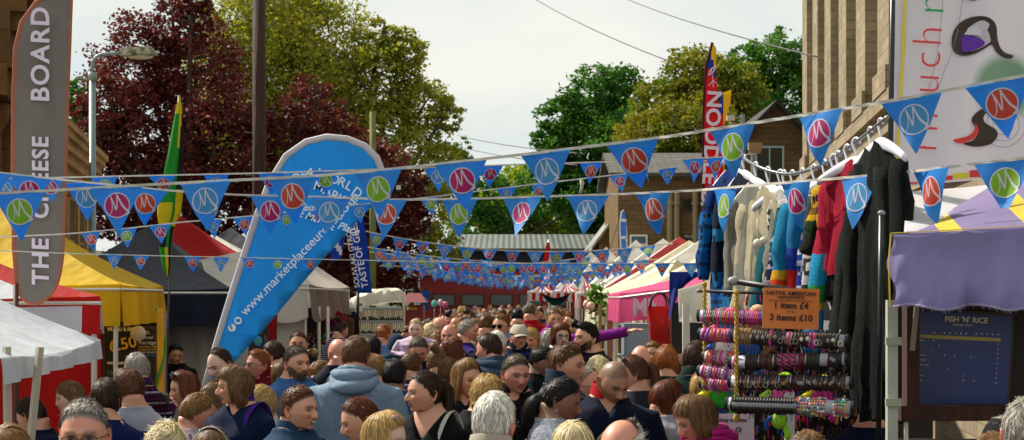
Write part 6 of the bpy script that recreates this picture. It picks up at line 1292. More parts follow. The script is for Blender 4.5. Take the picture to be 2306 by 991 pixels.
def cloth_mesh(female, poses, build, kind, seed, voxel):
    key = (female, poses, build, kind, seed % 3, voxel)
    if key in CLOTH_CACHE: return CLOTH_CACHE[key]
    mb = MB(); a = np.linspace(0, 2*pi, 28, endpoint=False); ex = .022 if kind in ('jacket', 'quilt', 'hoodie') else .010
    fw = .91 if female else 1.0; rings = []
    for z, rx, ry, yc in [(.80, .175, .125, 0)]+RINGS:
        bx = rx*fw*build+ex; by = ry*(1.05 if female else 1)*build+ex
        if z > 1.43: bx, by = rx+.004+ex*.3, ry+.004+ex*.3
        if z > 1.47: z, bx, by = 1.452, .066, .052
        elif z > 1.46: z, bx, by = 1.460, .094*(.93 if female else 1)+ex*.4, .068+ex*.4
        sq = .85; X = bx*np.sign(np.cos(a))*np.abs(np.cos(a))**sq; Y = by*np.sign(np.sin(a))*np.abs(np.sin(a))**sq+yc
        if female and 1.18 < z < 1.36: Y -= .035*np.clip(-np.sin(a), 0, 1)*(1-abs(z-1.26)/.1 if abs(z-1.26) < .1 else 0)
        rings.append(np.stack([X, Y, np.full_like(a, z)], -1))
    rings = np.array(rings); o = mb.nv; mb.grid(rings, cv=True); mb.f += [[o+i for i in range(28)][::-1], [o+len(rings)*28-28+i for i in range(28)]]; mb.mi += [0, 0]
    q_ = np.linspace(0, 2*pi, 30); mb.tube(np.stack([(.093*(.93 if female else 1)+ex*.4)*np.cos(q_), .023+(.068+ex*.4)*np.sin(q_), 1.463+0*q_-.012*np.clip(-np.sin(q_), 0, 1)], -1), .0085 if voxel < .014 else .013, 8, cap=False)
    sw = .187*fw*build
    for s, ps in ((-1, poses[0]), (1, poses[1])):
        S_, E, W_ = arm_pts(s, ps, sw)
        if kind == 'tee': W2 = S_+(E-S_)*.72; pts = [S_*[.62, 1, 1]+[0, 0, .005], S_, S_+(E-S_)*.4, W2]; rad = [.045, .060, .059, .059]
        elif kind == 'gilet': pts = [S_*[.62, 1, 1], S_*[.9, 1, 1]]; rad = [.05, .07]
        elif kind == 'sleeves': pts = [S_*[.9, 1, 1], S_+(E-S_)*.5, E, E+(W_-E)*.5, W_]; rad = [.055, .056, .05, .044, .038]
        else: pts = [S_*[.6, 1, 1]+[0, 0, .01], S_, S_+(E-S_)*.5, E, E+(W_-E)*.5, W_]; rad = np.array([.048, .059, .056, .05, .045, .04])+ex*.5
        mb.tube(pts, np.array(rad)*(.9 if female else 1)*(.7+.3*build), 14)
    me = mb.build('shirt', [], data_only=True) if False else None
    me = bpy.data.meshes.new('shirt'); me.from_pydata(np.concatenate(mb.v).tolist(), [], mb.f); me.update()
    tmp = bpy.data.objects.new('shirt', me); COL.objects.link(tmp); m = tmp.modifiers.new('r', 'REMESH'); m.mode = 'VOXEL'; m.voxel_size = voxel
    sm = tmp.modifiers.new('s', 'SMOOTH'); sm.factor = .6; sm.iterations = 5 if voxel < .014 else 3
    bpy.context.view_layer.update(); dg = bpy.context.evaluated_depsgraph_get(); out = bpy.data.meshes.new_from_object(tmp.evaluated_get(dg)); bpy.data.objects.remove(tmp)
    n = len(out.vertices); P = np.empty(n*3); out.vertices.foreach_get('co', P); P = P.reshape(-1, 3); Nn = np.empty(n*3); out.vertices.foreach_get('normal', Nn); Nn = Nn.reshape(-1, 3)
    amp = {'jacket': .007, 'hoodie': .007, 'quilt': .004}.get(kind, .006)
    dsp = noise3(P*[1, 1, .65], 1.9, seed, 2)*amp+np.abs(noise3(P*[1.2, 1.2, .7]+.05*noise3(P, 2, seed+1, 1)[:, None], 3.2, seed+2, 2))*-amp*.9
    if kind != 'quilt': dsp += (.005*np.sin(P[:, 2]*95+P[:, 0]*30+3*noise3(P, 1.2, 5, 1)))*sstep(.2, .26, np.abs(P[:, 0]))*sstep(1.3, 1.1, P[:, 2])
    else: dsp += .005*np.abs(np.sin((P[:, 0]+P[:, 1]+P[:, 2])*pi/.055)*np.sin((P[:, 0]+P[:, 1]-P[:, 2])*pi/.055))**.5
    P = P+Nn*dsp[:, None]; out.vertices.foreach_set('co', P.ravel()); out.polygons.foreach_set('use_smooth', np.ones(len(out.polygons), bool)); out.update()
    CLOTH_CACHE[key] = out; return out
def legs_mesh():
    if 'legs' in CLOTH_CACHE: return CLOTH_CACHE['legs']
    mb = MB(); a = np.linspace(0, 2*pi, 20, endpoint=False)
    mb.grid(np.array([np.stack([rx*np.cos(a), ry*np.sin(a), 0*a+z], -1) for z, rx, ry in ((1.0, .15, .105), (.92, .168, .12), (.84, .172, .125), (.78, .165, .12))]), cv=True)
    for s in (-1, 1): mb.tube([(s*.085, 0, .88), (s*.09, .0, .75), (s*.095, -.01, .48), (s*.1, .015, .3), (s*.105, .01, .09)], [.085, .09, .066, .06, .054], 14)
    CLOTH_CACHE['legs'] = mb.build('trousers', [], data_only=True, smooth=True) if False else mb
    return mb
def shoes_mb(mb_, s):
    mb_.tube([(s*.105, .05, .05), (s*.107, .0, .055), (s*.112, -.09, .04), (s*.115, -.16, .028)], [.036, .045, .042, .026], 10, flat=.9)
# hair ------------------------------------------------------------------
TILT = math.radians(20)
RT = rotx(-TILT)       # hair whorl tipped to the back of the skull
def th_end(phi, st):
    """where the hair ends, as an angle from the whorl; phi 0 = front, pi = back"""
    a = np.abs((phi+pi) % (2*pi)-pi)
    return np.radians(2.2*np.sin(a*13)+1.6*np.sin(phi*29)+np.interp(a, np.radians([0, 30, 55, 75, 95, 120, 150, 180]), st))
LINE = {'short': (64, 66, 70, 80, 86, 102, 111, 114), 'fringe': (82, 84, 86, 90, 96, 102, 108, 110), 'long': (66, 68, 76, 92, 98, 104, 108, 110), 'recede': (42, 52, 60, 78, 86, 102, 111, 114), 'up': (66, 68, 74, 82, 92, 106, 115, 118), 'bald': (24, 24, 30, 74, 84, 100, 109, 112)}
class Hair:
    def __init__(s, style, seed=0, vol=1.0, length=None, curl=0.0, line=None, thick=None, start=None):
        s.style = style; s.rr = np.random.RandomState(seed); s.seed = seed
        D = dict(crop=('short', .005, 0), short=('short', .011, 0), quiff=('short', .016, 0), curlyshort=('short', .017, .006), recede=('recede', .007, 0), bald=('bald', .005, 0), fluffy=('short', .022, .004),
                 bob=('fringe', .020, 0), longbob=('long', .018, 0), long=('long', .017, 0), bowl=('fringe', .016, 0), tied=('up', .009, 0), curlylong=('long', .026, .012), older=('fringe', .024, .004))[style]
        s.line = LINE[line or D[0]]; s.th = (thick or D[1])*vol*.78; s.curl = curl or D[2]
        s.len = length if length is not None else dict(bob=.13, longbob=.17, long=.33, bowl=.02, curlylong=.30, older=.03).get(style, 0.0)
    def lens(s, phi):
        a = np.degrees(np.abs((phi+pi) % (2*pi)-pi))
        if s.style == 'bowl' or s.style == 'older': return s.len*sstep(60, 90, a)
        return s.len*sstep(48, 66, a)
    def pt(s, phi, t, off=0.0, bulk=1.0):
        """point on the hair at angle phi, t from whorl (0) to tip (1)"""
        te = th_end(phi, s.line); L = s.lens(phi); arc = te*.1; tot = arc+L; l = t*tot
        th = np.minimum(l/.1, te); drop = np.clip(l-arc, 0, None)
        D = np.stack([np.sin(th)*np.sin(phi), -np.sin(th)*np.cos(phi), np.cos(th)], -1)@RT.T
        S_ = headsurf(D); nrm = D*np.array([1/HX, 1/HYd, 1/HZ]); nrm /= np.linalg.norm(nrm, axis=-1)[..., None]
        e = th/te; prof = (.55+.45*np.sin(np.clip(e, 0, 1)*pi*.9+.25)) if s.len > .05 else (.75+.35*np.cos(e*2.6))
        if s.style == 'quiff': prof = prof+1.5*np.exp(-(np.degrees(np.abs((phi+pi) % (2*pi)-pi))/45)**2)*sstep(.3, .9, e)
        if s.style == 'bald': prof = np.ones_like(prof)
        thick = s.th*prof*bulk*(1 if s.len else (1-.75*sstep(.86, 1.0, e)))
        P = S_+nrm*(thick+off)[..., None]
        hz = nrm.copy(); hz[..., 2] = 0; hz /= np.linalg.norm(hz, axis=-1)[..., None]+1e-9
        if s.len:
            q = drop/max(s.len, .01); bulge = .012*np.sin(np.clip(drop/.13, 0, 1)*pi)-(.030 if s.style == 'bob' else .0)*q**2+(.02*q if s.style in ('long', 'curlylong') else 0)
            a_ = np.abs((phi+pi) % (2*pi)-pi); bk = sstep(1.8, 2.6, a_)*drop; bulge = bulge-.10*np.clip(bk, 0, .12)*(s.len > .05)
            P = P+hz*bulge[..., None]; P[..., 2] -= drop*.97
            over = sstep(.15, .2, -P[..., 2])*(s.len > .2); P[..., 0] *= 1+.15*over
        if s.curl: P = P+np.stack([noise3(P, 9, s.seed+k, 1) for k in range(3)], -1)*s.curl
        return P, nrm
    def mesh(s, mb, n=1400, hi=True, mess=1.0, part=0.0):
        r = s.rr; A, M = (56, 26) if hi else (24, 10)
        ph = np.linspace(-pi, pi, A, endpoint=False)[:, None]+np.zeros((1, M)); t0 = (0 if s.style != 'bald' else .0); t = np.linspace(0.001, 1, M)[None, :]+np.zeros((A, 1))
        if s.style == 'bald': t = .70+.3*t
        P, N_ = s.pt(ph, t*(.93 if s.len > .05 else 1), -.002, .85)
        if s.style == 'bald': msk = np.abs(ph[:, 0]) > 1.0; P = P[msk]; N_ = N_[msk]; ph = ph[msk]; t = t[msk]
        P = P+N_*(noise3(P, 6, s.seed, 2)*.0022+(noise3(np.stack([ph*1.0, t*.25, 0*t], -1), 3.2, s.seed, 2)*.0022 if hi else 0))[..., None]; mb.grid(P, 0, cu=s.style != 'bald')
        inn = P[:, -1]-N_[:, -1]*(.012 if s.len else s.th*.8+.004); inn2 = P[:, -2]-N_[:, -2]*(.02 if s.len else .01); mb.grid(np.stack([P[:, -1], inn, inn2], 1), 0, cu=s.style != 'bald')
        K = 6; phi = r.uniform(-pi, pi, n)
        if s.style == 'bald': phi = np.where(np.abs(phi) < 1.05, np.sign(phi)*r.uniform(1.05, pi, n), phi)
        longs = s.len > .05
        t_a = r.uniform(.0, .75, n) if not longs else r.uniform(0, .6, n)**1.2
        if s.style == 'bald': t_a = r.uniform(.7, .95, n)
        ln = (r.uniform(.12, .3, n) if not longs else r.uniform(.3, .6, n)); t_b = np.minimum(t_a+ln, 1+r.uniform(-.06, .03, n)*(1.6 if longs else 1))
        kk = np.linspace(0, 1, K)[None, :]; T_ = t_a[:, None]*(1-kk)+t_b[:, None]*kk
        cl = np.sin(phi*17+s.seed)*.04+np.sin(phi*41)*.015
        sweep = (.35*np.sin(phi*.5+s.seed)+.18*r.normal(size=n)) if not longs else .03*r.normal(size=n)
        PH = phi[:, None]+(sweep*mess)[:, None]*kk+cl[:, None]*kk
        off = r.uniform(0, .0045, n)[:, None]*(1+.5*kk)+(.0035*mess*r.uniform(0, 1, n)[:, None]**2*kk**2*(1.6 if not longs else .6))
        Q, NN = s.pt(PH, T_, off, 1.0)
        wv = (.0015+.0015*mess)*np.sin(kk*pi*2*r.uniform(.5, 1.5, n)[:, None]+r.uniform(0, 6, n)[:, None]); side = np.cross(NN, np.array([0, 0, 1.0])); side /= np.linalg.norm(side, axis=-1)[..., None]+1e-9; Q = Q+side*wv[..., None]
        Tg = np.gradient(Q, axis=1); Tg /= np.linalg.norm(Tg, axis=-1)[..., None]+1e-9; Sd = np.cross(NN, Tg); Sd /= np.linalg.norm(Sd, axis=-1)[..., None]+1e-9
        lock = r.rand(n) < .22; fly = (r.rand(n) < .03)*mess; Q = Q+NN*(fly[:, None]*.011*kk**2)[..., None]; Q = Q+NN*(np.where(lock, .0022*(1+.5*mess), 0)[:, None]*np.sin(kk*pi*.8))[..., None]
        w = (.00105 if hi else .004)*(np.where(lock, 2.1, 1.0)*(1+.6*r.rand(n)))[:, None, None]*np.array([.5, 1, 1, .9, .6, .15])[None, :, None]
        ribbons(mb, Q-Sd*w, Q+Sd*w)
def ribbons(mb, A, B, mi=0):
    n, K = A.shape[:2]; V = np.stack([A, B], 2).reshape(-1, 3); o = mb.nv; mb.v.append(V); mb.nv += len(V)
    for i in range(n):
        b = o+i*2*K
        for k in range(K-1): mb.f.append([b+2*k, b+2*k+1, b+2*k+3, b+2*k+2]); mb.mi.append(mi)
def tail(mb, path, rads, n=300, seed=0, hi=True, curl=0.0):
    """a ponytail, bun or plait-like bundle of hair along a path"""
    r = np.random.RandomState(seed); path = smooth(path, 18); rads = np.interp(np.linspace(0, 1, 18), np.linspace(0, 1, len(rads)), rads); mb.tube(path, rads*.88, 12)
    kk = np.linspace(0, 1, 6); ti = kk*17; base = np.stack([np.interp(ti, range(18), path[:, j]) for j in range(3)], -1); rd = np.interp(ti, range(18), rads)
    T = np.gradient(base, axis=0); T /= np.linalg.norm(T, axis=1)[:, None]; up = np.array([.3, .5, .8]); X = np.cross(T, up); X /= np.linalg.norm(X, axis=1)[:, None]; Y = np.cross(T, X)
    a = r.uniform(0, 2*pi, n)[:, None]+r.normal(0, .3, (n, 1))*kk; q = (rd*r.uniform(.9, 1.15, (n, 1)))
    Q = base[None]+X[None]*(np.cos(a)*q)[..., None]+Y[None]*(np.sin(a)*q)[..., None]
    if curl: Q = Q+np.stack([noise3(Q, 12, seed+k, 1) for k in range(3)], -1)*curl
    Nn = X[None]*np.cos(a)[..., None]+Y[None]*np.sin(a)[..., None]; Tg = np.gradient(Q, axis=1); Sd = np.cross(Nn, Tg); Sd /= np.linalg.norm(Sd, axis=-1)[..., None]+1e-9
    w = (.0018 if hi else .004)*np.array([.6, 1, 1, 1, .7, .2])[None, :, None]; ribbons(mb, Q-Sd*w, Q+Sd*w)

def make_person(label, H=1.72, yaw=0, head=0, pitch=0, roll=0, skinc='fair', hair='short', hc='brown', female=False, top=('tee', '#334', '', None), poses=('down', 'down'), build=1.0, beard=0, stub=0, hs=.97,
                acc=(), seed=0, hi=True, smile=0, old=0, vneck=0, collar=None, hvol=1.0, hlen=None, nose=1.0, legc='#1c2436', loc=None, group=None, mess=1.0, extra_tail=None, seated=False):
    """head = the way the face points relative to the body, degrees; yaw = the body: 0 faces the camera, +90 image right"""
    if loc is None: loc = (0, 0, 0)
    hcol = lin(HC.get(hc, hc)); sk = np.array(PSK[skinc]); male = not female
    Hs = (H-.186*hs)/1.485; bx = (.96 if female else 1.0)*(.55+.45*Hs)
    def body(P): P = np.asarray(P, float)*1.0; return P*np.array([bx, bx, Hs])
    MH = rotz(math.radians(head))@roty(math.radians(roll))@rotx(math.radians(pitch))
    piv = np.array([0, .012, 1.50*Hs]); c0 = np.array([0, -.016, H-.118*hs]) 
    def toh(P): return (np.asarray(P)*hs+c0-piv)@MH.T+piv
    NP_, NT = (72, 62) if hi else (32, 26)
    t_ = np.linspace(-pi, pi, NP_, endpoint=False); ph = t_-.42*np.sin(t_); th = np.linspace(.03, math.radians(146), NT)
    TH, PHI_ = np.meshgrid(th, ph, indexing='ij'); al = math.radians(22)
    D = np.stack([np.sin(TH)*np.sin(PHI_), -np.sin(TH)*np.cos(PHI_), np.cos(TH)], -1)@rotx(-al*-1).T
    P = face(headsurf(D), male, smile, old, nose)
    scal = {'bald': 0.0, 'crop': .9, 'recede': 0, 'none': 0, 'shaved': .55}.get(hair, 1.0)
    cols = paint(P, sk, hcol, male, beard, scal, np.array(lin('#8a3a34')) if female else sk*np.array([.72, .42, .4]), stub, old)
    HP = toh(P); ring0 = HP[-1]
    nb = []; nc = []
    nr = [(1.565, .058, .062, .022), (1.53, .056, .060, .026), (1.505, .061, .061, .024), (1.485, .070, .061, .023)]
    if female: nr = [(z, a*.86, b*.86, c) for z, a, b, c in nr]
    ref = body([(rx*math.sin(p_), -ry*math.cos(p_)+yc, z) for z, rx, ry, yc in nr for p_ in ph]).reshape(len(nr), NP_, 3)
    ref[0] = ref[0]*.45+ring0*.55; ref[1] = ref[1]*.85+ring0*np.array([.15, .15, 0])+np.array([0, 0, .15])*ref[1][:, 2:3]
    rest = [(z, rx*(.97 if z > 1.43 else .9)*(.91 if female else 1)*(build if z < 1.43 else 1), ry*(.97 if z > 1.43 else .9)*(build if z < 1.43 else 1), yc) for z, rx, ry, yc in RINGS[::-1][1:]]
    RR = body([(rx*math.sin(p_), -ry*math.cos(p_)+yc, z) for z, rx, ry, yc in rest for p_ in ph]).reshape(len(rest), NP_, 3)
    mb = MB(); G_ = np.concatenate([HP, ref, RR]); mb.grid(G_, 0, cv=True); nv = mb.nv; mb.f += [[i for i in range(NP_)], [nv-NP_+i for i in range(NP_)][::-1]]; mb.mi += [0, 0]
    C_ = np.concatenate([cols.reshape(-1, 3), np.tile(sk, ((len(nr)+len(rest))*NP_, 1))])
    if beard: C_[-(len(nr)+len(rest))*NP_:-(len(nr)+len(rest)-1)*NP_] = sk
    # ears
    for s in (-1, 1):
        a = np.linspace(0, 2*pi, 20, endpoint=False); E = []
        for q, out_ in ((.15, .004), (.5, .002), (.78, .006), (1.0, .012), (1.05, .006), (.8, -.004)):
            ez = (.030*np.sin(a)*q)*(1-.12*np.sin(a)); ey = .0165*np.cos(a)*q*(1+.25*np.sin(a)); E.append(np.stack([s*(.0705+out_+.0045*np.cos(a)*q+.0*a), .014+ey+.1*ez, -.004+ez], -1))
        E = np.array(E); E[..., 1] += .004; mb.grid(toh(E), 0, cv=True); C_ = np.concatenate([C_, np.tile(sk*np.array([1.0, .78, .72]), (E.shape[0]*20, 1))])
    if hi or abs(((yaw+head+180) % 360)-180) < 100:   # eyeballs in their sockets
        for s in (-1, 1):
            th_ = np.linspace(.05, pi-.05, 8); pp = np.linspace(0, 2*pi, 14, endpoint=False); E = np.stack([np.outer(np.sin(th_), np.cos(pp)), -np.outer(np.cos(th_), np.ones(14)), np.outer(np.sin(th_), np.sin(pp))], -1)
            rim = np.linalg.norm(E[..., [0, 2]], axis=-1)*(E[..., 1] < 0)+(E[..., 1] >= 0)*1; c_ = np.where((rim < .52)[..., None], np.array([.03, .02, .015]), np.array([.42, .38, .36]))
            E = E*np.array([.0125, .009, .0052 if not smile else .0038])+np.array([s*.0305, -.0762, .0058]); mb.grid(toh(E), 0, cv=True); C_ = np.concatenate([C_, c_.reshape(-1, 3)])
            t2 = np.linspace(-1, 1, 7); Lp = np.stack([s*.0305+.0145*t2, -.0832+.006*np.abs(t2)**2, .0108-.0045*np.abs(t2)**2], -1); n0 = mb.nv; mb.tube(toh(Lp), .0013 if male else .0018, 4); C_ = np.concatenate([C_, np.tile(sk*.18 if male else np.array([.02, .012, .01]), (mb.nv-n0, 1))])
    if smile > .5:
        n0 = mb.nv; mb.ball(toh(np.array([0, -.0935, -.0535])), .0045, 6, 0, (3.2, .8, .8)); C_ = np.concatenate([C_, np.tile([.7, .68, .6], (mb.nv-n0, 1))])
    sw = .187*(.91 if female else 1)*build
    n0 = mb.nv
    for s, ps in ((-1, poses[0]), (1, poses[1])):
        S_, E, W_ = [body(q) for q in arm_pts(s, ps, sw)]; k = .82 if female else 1.0; k *= Hs
        mb.tube([S_*[.7, 1, 1], S_, S_+(E-S_)*.3, E-(E-S_)*.08, E+(W_-E)*.25, W_-(W_-E)*.1, W_], np.array([.04, .05, .046, .036, .038, .027, .025])*k, 10)
        if hi or ps != 'down': hand(mb, W_, (W_-E) if ps != 'crossed' else (W_-E)*[1, .3, .2], (0, 1, 0) if ps in ('down',) else (0, 0, -1), k*.95, .55 if ps != 'reach' else .25, 0, -s)
    for s in (-1, 1): mb.tube(body([(s*.085, 0, .86), (s*.09, -.01, .7), (s*.095, -.012, .5), (s*.1, .015, .35), (s*.105, .02, .1), (s*.107, 0, .05), (s*.11, -.1, .03)]), np.array([.08, .075, .05, .052, .036, .035, .03]), 8)
    C_ = np.concatenate([C_, np.tile(sk, (mb.nv-n0, 1))])
    o = mb.build('person', skin(), None, True); ca = o.data.color_attributes.new('col', 'FLOAT_COLOR', 'POINT'); ca.data.foreach_set('color', np.concatenate([C_, np.ones((len(C_), 1))], 1).astype(np.float32).ravel())
    o.location = loc; o.rotation_euler = (0, 0, math.radians(yaw)); tag(o, label, 'person', group)
    if beard > .6 and hi:
        r_ = np.random.RandomState(seed+9); n_ = 900; xx = r_.uniform(-.072, .072, n_*3); zz = r_.uniform(-.125, .0, n_*3); lim = np.interp(np.abs(xx), [0, .026, .045, .068, .08], [-.066, -.054, -.05, -.02, -.002]); lim = np.where(np.abs(xx) < .026, np.where(r_.rand(n_*3) < .35, -.039, lim), lim)
        k_ = (zz < lim) & ~((np.abs(xx) < .02) & (zz > -.063) & (zz < -.048)); xx, zz = xx[k_], zz[k_]; yy = -np.sqrt(np.clip(1-(xx/.074)**2-(zz/.13)**2, .0, 1))*.1; D_ = np.stack([xx/HX, yy/HYd, zz/HZ], -1); D_ /= np.linalg.norm(D_, axis=1)[:, None]
        B_ = face(headsurf(D_.copy()), True, 0, 0, 0); kk_ = np.linspace(0, 1, 3)[None, :, None]; gd = D_*np.array([.5, .6, .2])+np.array([0, -.1, -.9])+r_.normal(0, .25, D_.shape); Q_ = B_[:, None]+D_[:, None]*(.001+.003*kk_)+gd[:, None]*.012*kk_
        sd_ = np.cross(D_, gd); sd_ /= np.linalg.norm(sd_, axis=1)[:, None]+1e-9; sd_ = sd_[:, None]*.0008*(1.1-kk_); bb = MB(); ribbons(bb, toh(Q_-sd_), toh(Q_+sd_)); bb.build('beard', hairm(HC.get(hc, hc)), o)
    # clothes
    kind, color, pat, col2 = top; vx = .011 if hi else .02
    fit = Matrix.Diagonal((bx, bx, Hs, 1))
    def put(name, me, mat, par=None):
        c = obj(name, me, par or o); c.matrix_local = fit
        if len(me.materials) == 0: me.materials.append(None)
        c.material_slots[0].link = 'OBJECT'; c.material_slots[0].material = mat; return c
    lay = kind
    me = cloth_mesh(female, poses, build, 'gilet' if kind == 'gilet' else kind, seed, vx)
    if vneck:
        me = me.copy(); n = len(me.vertices); V = np.empty(n*3); me.vertices.foreach_get('co', V); V = V.reshape(-1, 3)
        dv = np.minimum((V[:, 2]-(1.475-vneck))*(.62 if vneck > .05 else 2), .088)-np.abs(V[:, 0]); V[:, 1] += .04*sstep(-.01, .012, dv)*(V[:, 1] < .03)
        m = (V[:, 1] < .03) & (V[:, 2] > 1.475-vneck) & (np.abs(V[:, 0]) < (V[:, 2]-(1.475-vneck))*(.62 if vneck > .05 else 2)) & (np.abs(V[:, 0]) < .088); me.vertices.foreach_set('co', V.ravel()); me.update()
    nm = {'tee': 'shirt', 'shirt': 'shirt', 'jacket': 'jacket', 'quilt': 'jacket', 'hoodie': 'hoodie', 'gilet': 'gilet'}.get(kind, 'shirt')
    if kind == 'gilet':
        put('gilet', me, cloth(color, pat, '#ffffff')); put('shirt_sleeves', cloth_mesh(female, poses, build, 'sleeves', seed, vx), cloth(col2[0], 'check', col2[1]))
    else: put(nm, me, cloth(color, pat, col2 or '#ffffff'))
    if kind == 'hoodie':
        mb = MB(); t_ = np.linspace(-.55, pi+.55, 40); kf = np.clip(np.sin(t_), 0, 1)
        for (ra, rb, zc, r0, r1, dz) in ((.098, .088, 1.475, .020, .030, .020), (.116, .118, 1.452, .014, .040, .050), (.075, .070, 1.492, .010, .018, .0)):
            n0 = mb.nv; mb.tube(body([(ra*math.cos(t), .026+rb*math.sin(t), zc-dz*k_) for t, k_ in zip(t_, kf)]), [r0+r1*k_ for k_ in kf], 16, flat=.8); v = mb.v[-1]; v += (.006*noise3(v*[1, 1, 2.2], 4.5, seed, 3))[:, None]
        mb.build('hood', cloth(color, pat, col2 or '#ffffff'), o, True)
    lm = legs_mesh(); 
    if 'legdata' not in CLOTH_CACHE:
        d_ = lm.build('trousers', [cloth('#1c2436')], data_only=True, smooth=True); CLOTH_CACHE['legdata'] = d_
        for q_ in (-1, 1): sm = MB(); shoes_mb(sm, q_); CLOTH_CACHE['shoe', q_] = sm.build('shoe', [plain('#181412')], data_only=True, smooth=True)
    put('trousers', CLOTH_CACHE['legdata'], cloth(legc)); put('shoe', CLOTH_CACHE['shoe', -1], plain('#181412')); put('shoe', CLOTH_CACHE['shoe', 1], plain('#181412'))
    if collar:
        mb = MB(); cc, hgt = collar; a = np.linspace(-.35 if hgt > 0 else -.35, 2*pi-.0, 36); a = np.linspace(-pi/2+.28, 1.5*pi-.28, 36); k = (.85 if female else 1)
        lo = np.stack([.077*k*np.cos(a), .024+.066*k*np.sin(a), 1.468+.012*np.sin(a)], -1); up = lo*np.array([.93, .95, 1])+np.array([0, .002, abs(hgt)]); fo = lo*np.array([1.12, 1.12, 1])+np.array([0, -.004, -.008])
        mb.grid(body(np.stack([lo, up, up+[0, 0, .003], up*[1.06, 1.06, 1], fo], 1))); mb.build('collar', cloth(cc), o, True)
    if pat == 'purplelining': pass
    # hair
    dens = (2600 if hi else 220)
    if hair not in ('none', 'shaved'):
        h = Hair(hair, seed+3, hvol, hlen); mb = MB(); h.mesh(mb, dens if h.len < .05 else int(dens*1.5), hi, mess)
        if extra_tail:
            for p_, r_, n_, cu in extra_tail: tail(mb, p_, r_, n_ if hi else 40, seed, hi, cu)
        mb.v = [toh(v) for v in mb.v]; mb.build('hair', hairm(HC.get(hc, hc)), o, True)
    for a_ in acc:
        if a_ in ('glasses', 'sunglasses', 'sunglasses_up'):
            up_ = a_ == 'sunglasses_up'; mb = MB()
            def gp(x, y, z): 
                v = np.array([x, y, z]); 
                return toh((v@rotx(math.radians(-42)).T+np.array([0, .010, .052])) if up_ else v)
            for s in (-1, 1):
                a = np.linspace(0, 2*pi, 18); mb.tube([gp(s*.032+.0235*math.copysign(abs(math.cos(q))**.7, math.cos(q)), -.1-.0+.004*abs(math.cos(q)), .002+.0165*math.copysign(abs(math.sin(q))**.7, math.sin(q))) for q in a], .0016, 5, cap=False)
                mb.tube([gp(s*.056, -.096, .008), gp(s*.074, -.06, .008), gp(s*.079, .012, .004), gp(s*.078, .03, -.012)], .0016, 5)
            mb.tube([gp(-.009, -.101, .006), gp(0, -.104, .009), gp(.009, -.101, .006)], .0016, 5); gl = mb.build('glasses', plain('#1a1614', .3), o, True)
            mb = MB()
            for s in (-1, 1): a = np.linspace(0, 2*pi, 18, endpoint=False); mb.add([gp(s*.032+.022*math.copysign(abs(math.cos(q))**.7, math.cos(q)), -.1, .002+.015*math.copysign(abs(math.sin(q))**.7, math.sin(q))) for q in a], [tuple(range(18))])
            mb.build('lens', glassm('#0a0a0c' if 'sun' in a_ else '#20201e', .06, 1.0 if 'sun' in a_ else .28), gl)
        elif a_ == 'cap' or a_ == 'flatcap':
            mb = MB(); cc = {'cap': '#cfc4ae', 'flatcap': '#14141c'}[a_]; A = np.linspace(0, 2*pi, 36, endpoint=False); T_ = np.linspace(.02, 1.28, 14); D = np.stack([np.outer(np.sin(T_), np.sin(A)), -np.outer(np.sin(T_), np.cos(A)), np.outer(np.cos(T_), np.ones(36))], -1); P_ = headsurf(D)*1.0+D*(.016); P_[..., 2] = np.minimum(P_[..., 2], .118); mb.grid(toh(P_), 0, cv=True)
            br = [[(.07*math.sin(q)*(1+.1*w_), -.07-.085*w_*math.cos(q)-.012, .042-.014*w_-.02*abs(math.sin(q))**2+e_) for q in np.linspace(-1.35, 1.35, 18)] for w_, e_ in ((0, 0), (.5, 0), (1, 0), (1, -.004), (.4, -.006))]; mb.grid(toh(np.array(br))); mb.build('cap', cloth(cc), o, True)
        elif a_ == 'earring':
            for s in (-1, 1): mb = MB(); q = np.linspace(0, 2*pi, 12); mb.tube([toh(np.array([s*.078, .008+.007*math.cos(t), -.045+.009*math.sin(t)])) for t in q], .0013, 5, cap=False); mb.build('earring', plain('#c8c4bc', .2, .9), o)
        elif a_ == 'bow':
            mb = MB(); c_ = np.array([-.03, -.045, .112]); 
            for s in (-1, 1): mb.ball(toh(c_+[s*.014, 0, .003]), .011, 6, 0, (1.3, .6, .9))
            mb.ball(toh(c_), .006, 6); mb.build('hair_bow', cloth('#e8b8c4'), o, True)
        elif a_ == 'headband':
            mb = MB(); q = np.linspace(.1, pi-.1, 30); mb.tube([toh(np.array([.09*math.cos(t), .03, .124*math.sin(t)+.004])) for t in q], .005, 6)
            for t in q[3:-3]: mb.ball(toh(np.array([.09*math.cos(t), .033, .129*math.sin(t)+.004])), .0035, 4, 1)
            mb.build('headband', [m_black, plain('#d8d8dc', .2)], o, True)
        elif a_ == 'scrunchie' and extra_tail: mb = MB(); q = np.linspace(0, 2*pi, 16); p0 = np.array(extra_tail[0][0][1]); mb.tube([toh(p0+[.02*math.cos(t), 0, .02*math.sin(t)]) for t in q], .008, 6, cap=False); mb.build('hair_band', cloth('#22202a'), o, True)
        elif a_ == 'hood_up':
            mb = MB(); A = np.linspace(0, 2*pi, 36, endpoint=False); T_ = np.linspace(.02, 2.25, 20); D = np.stack([np.outer(np.sin(T_), np.sin(A)), -np.outer(np.sin(T_), np.cos(A)), np.outer(np.cos(T_), np.ones(36))], -1)@rotx(-.6).T; P_ = D*np.array([.098, .118, .135]); P_[..., 1] += .012; P_[-3:, :, 2] -= .03; mb.grid(toh(P_), 0, cv=True); mb.build('hood', cloth(color), o, True)
        elif a_ == 'furhood':
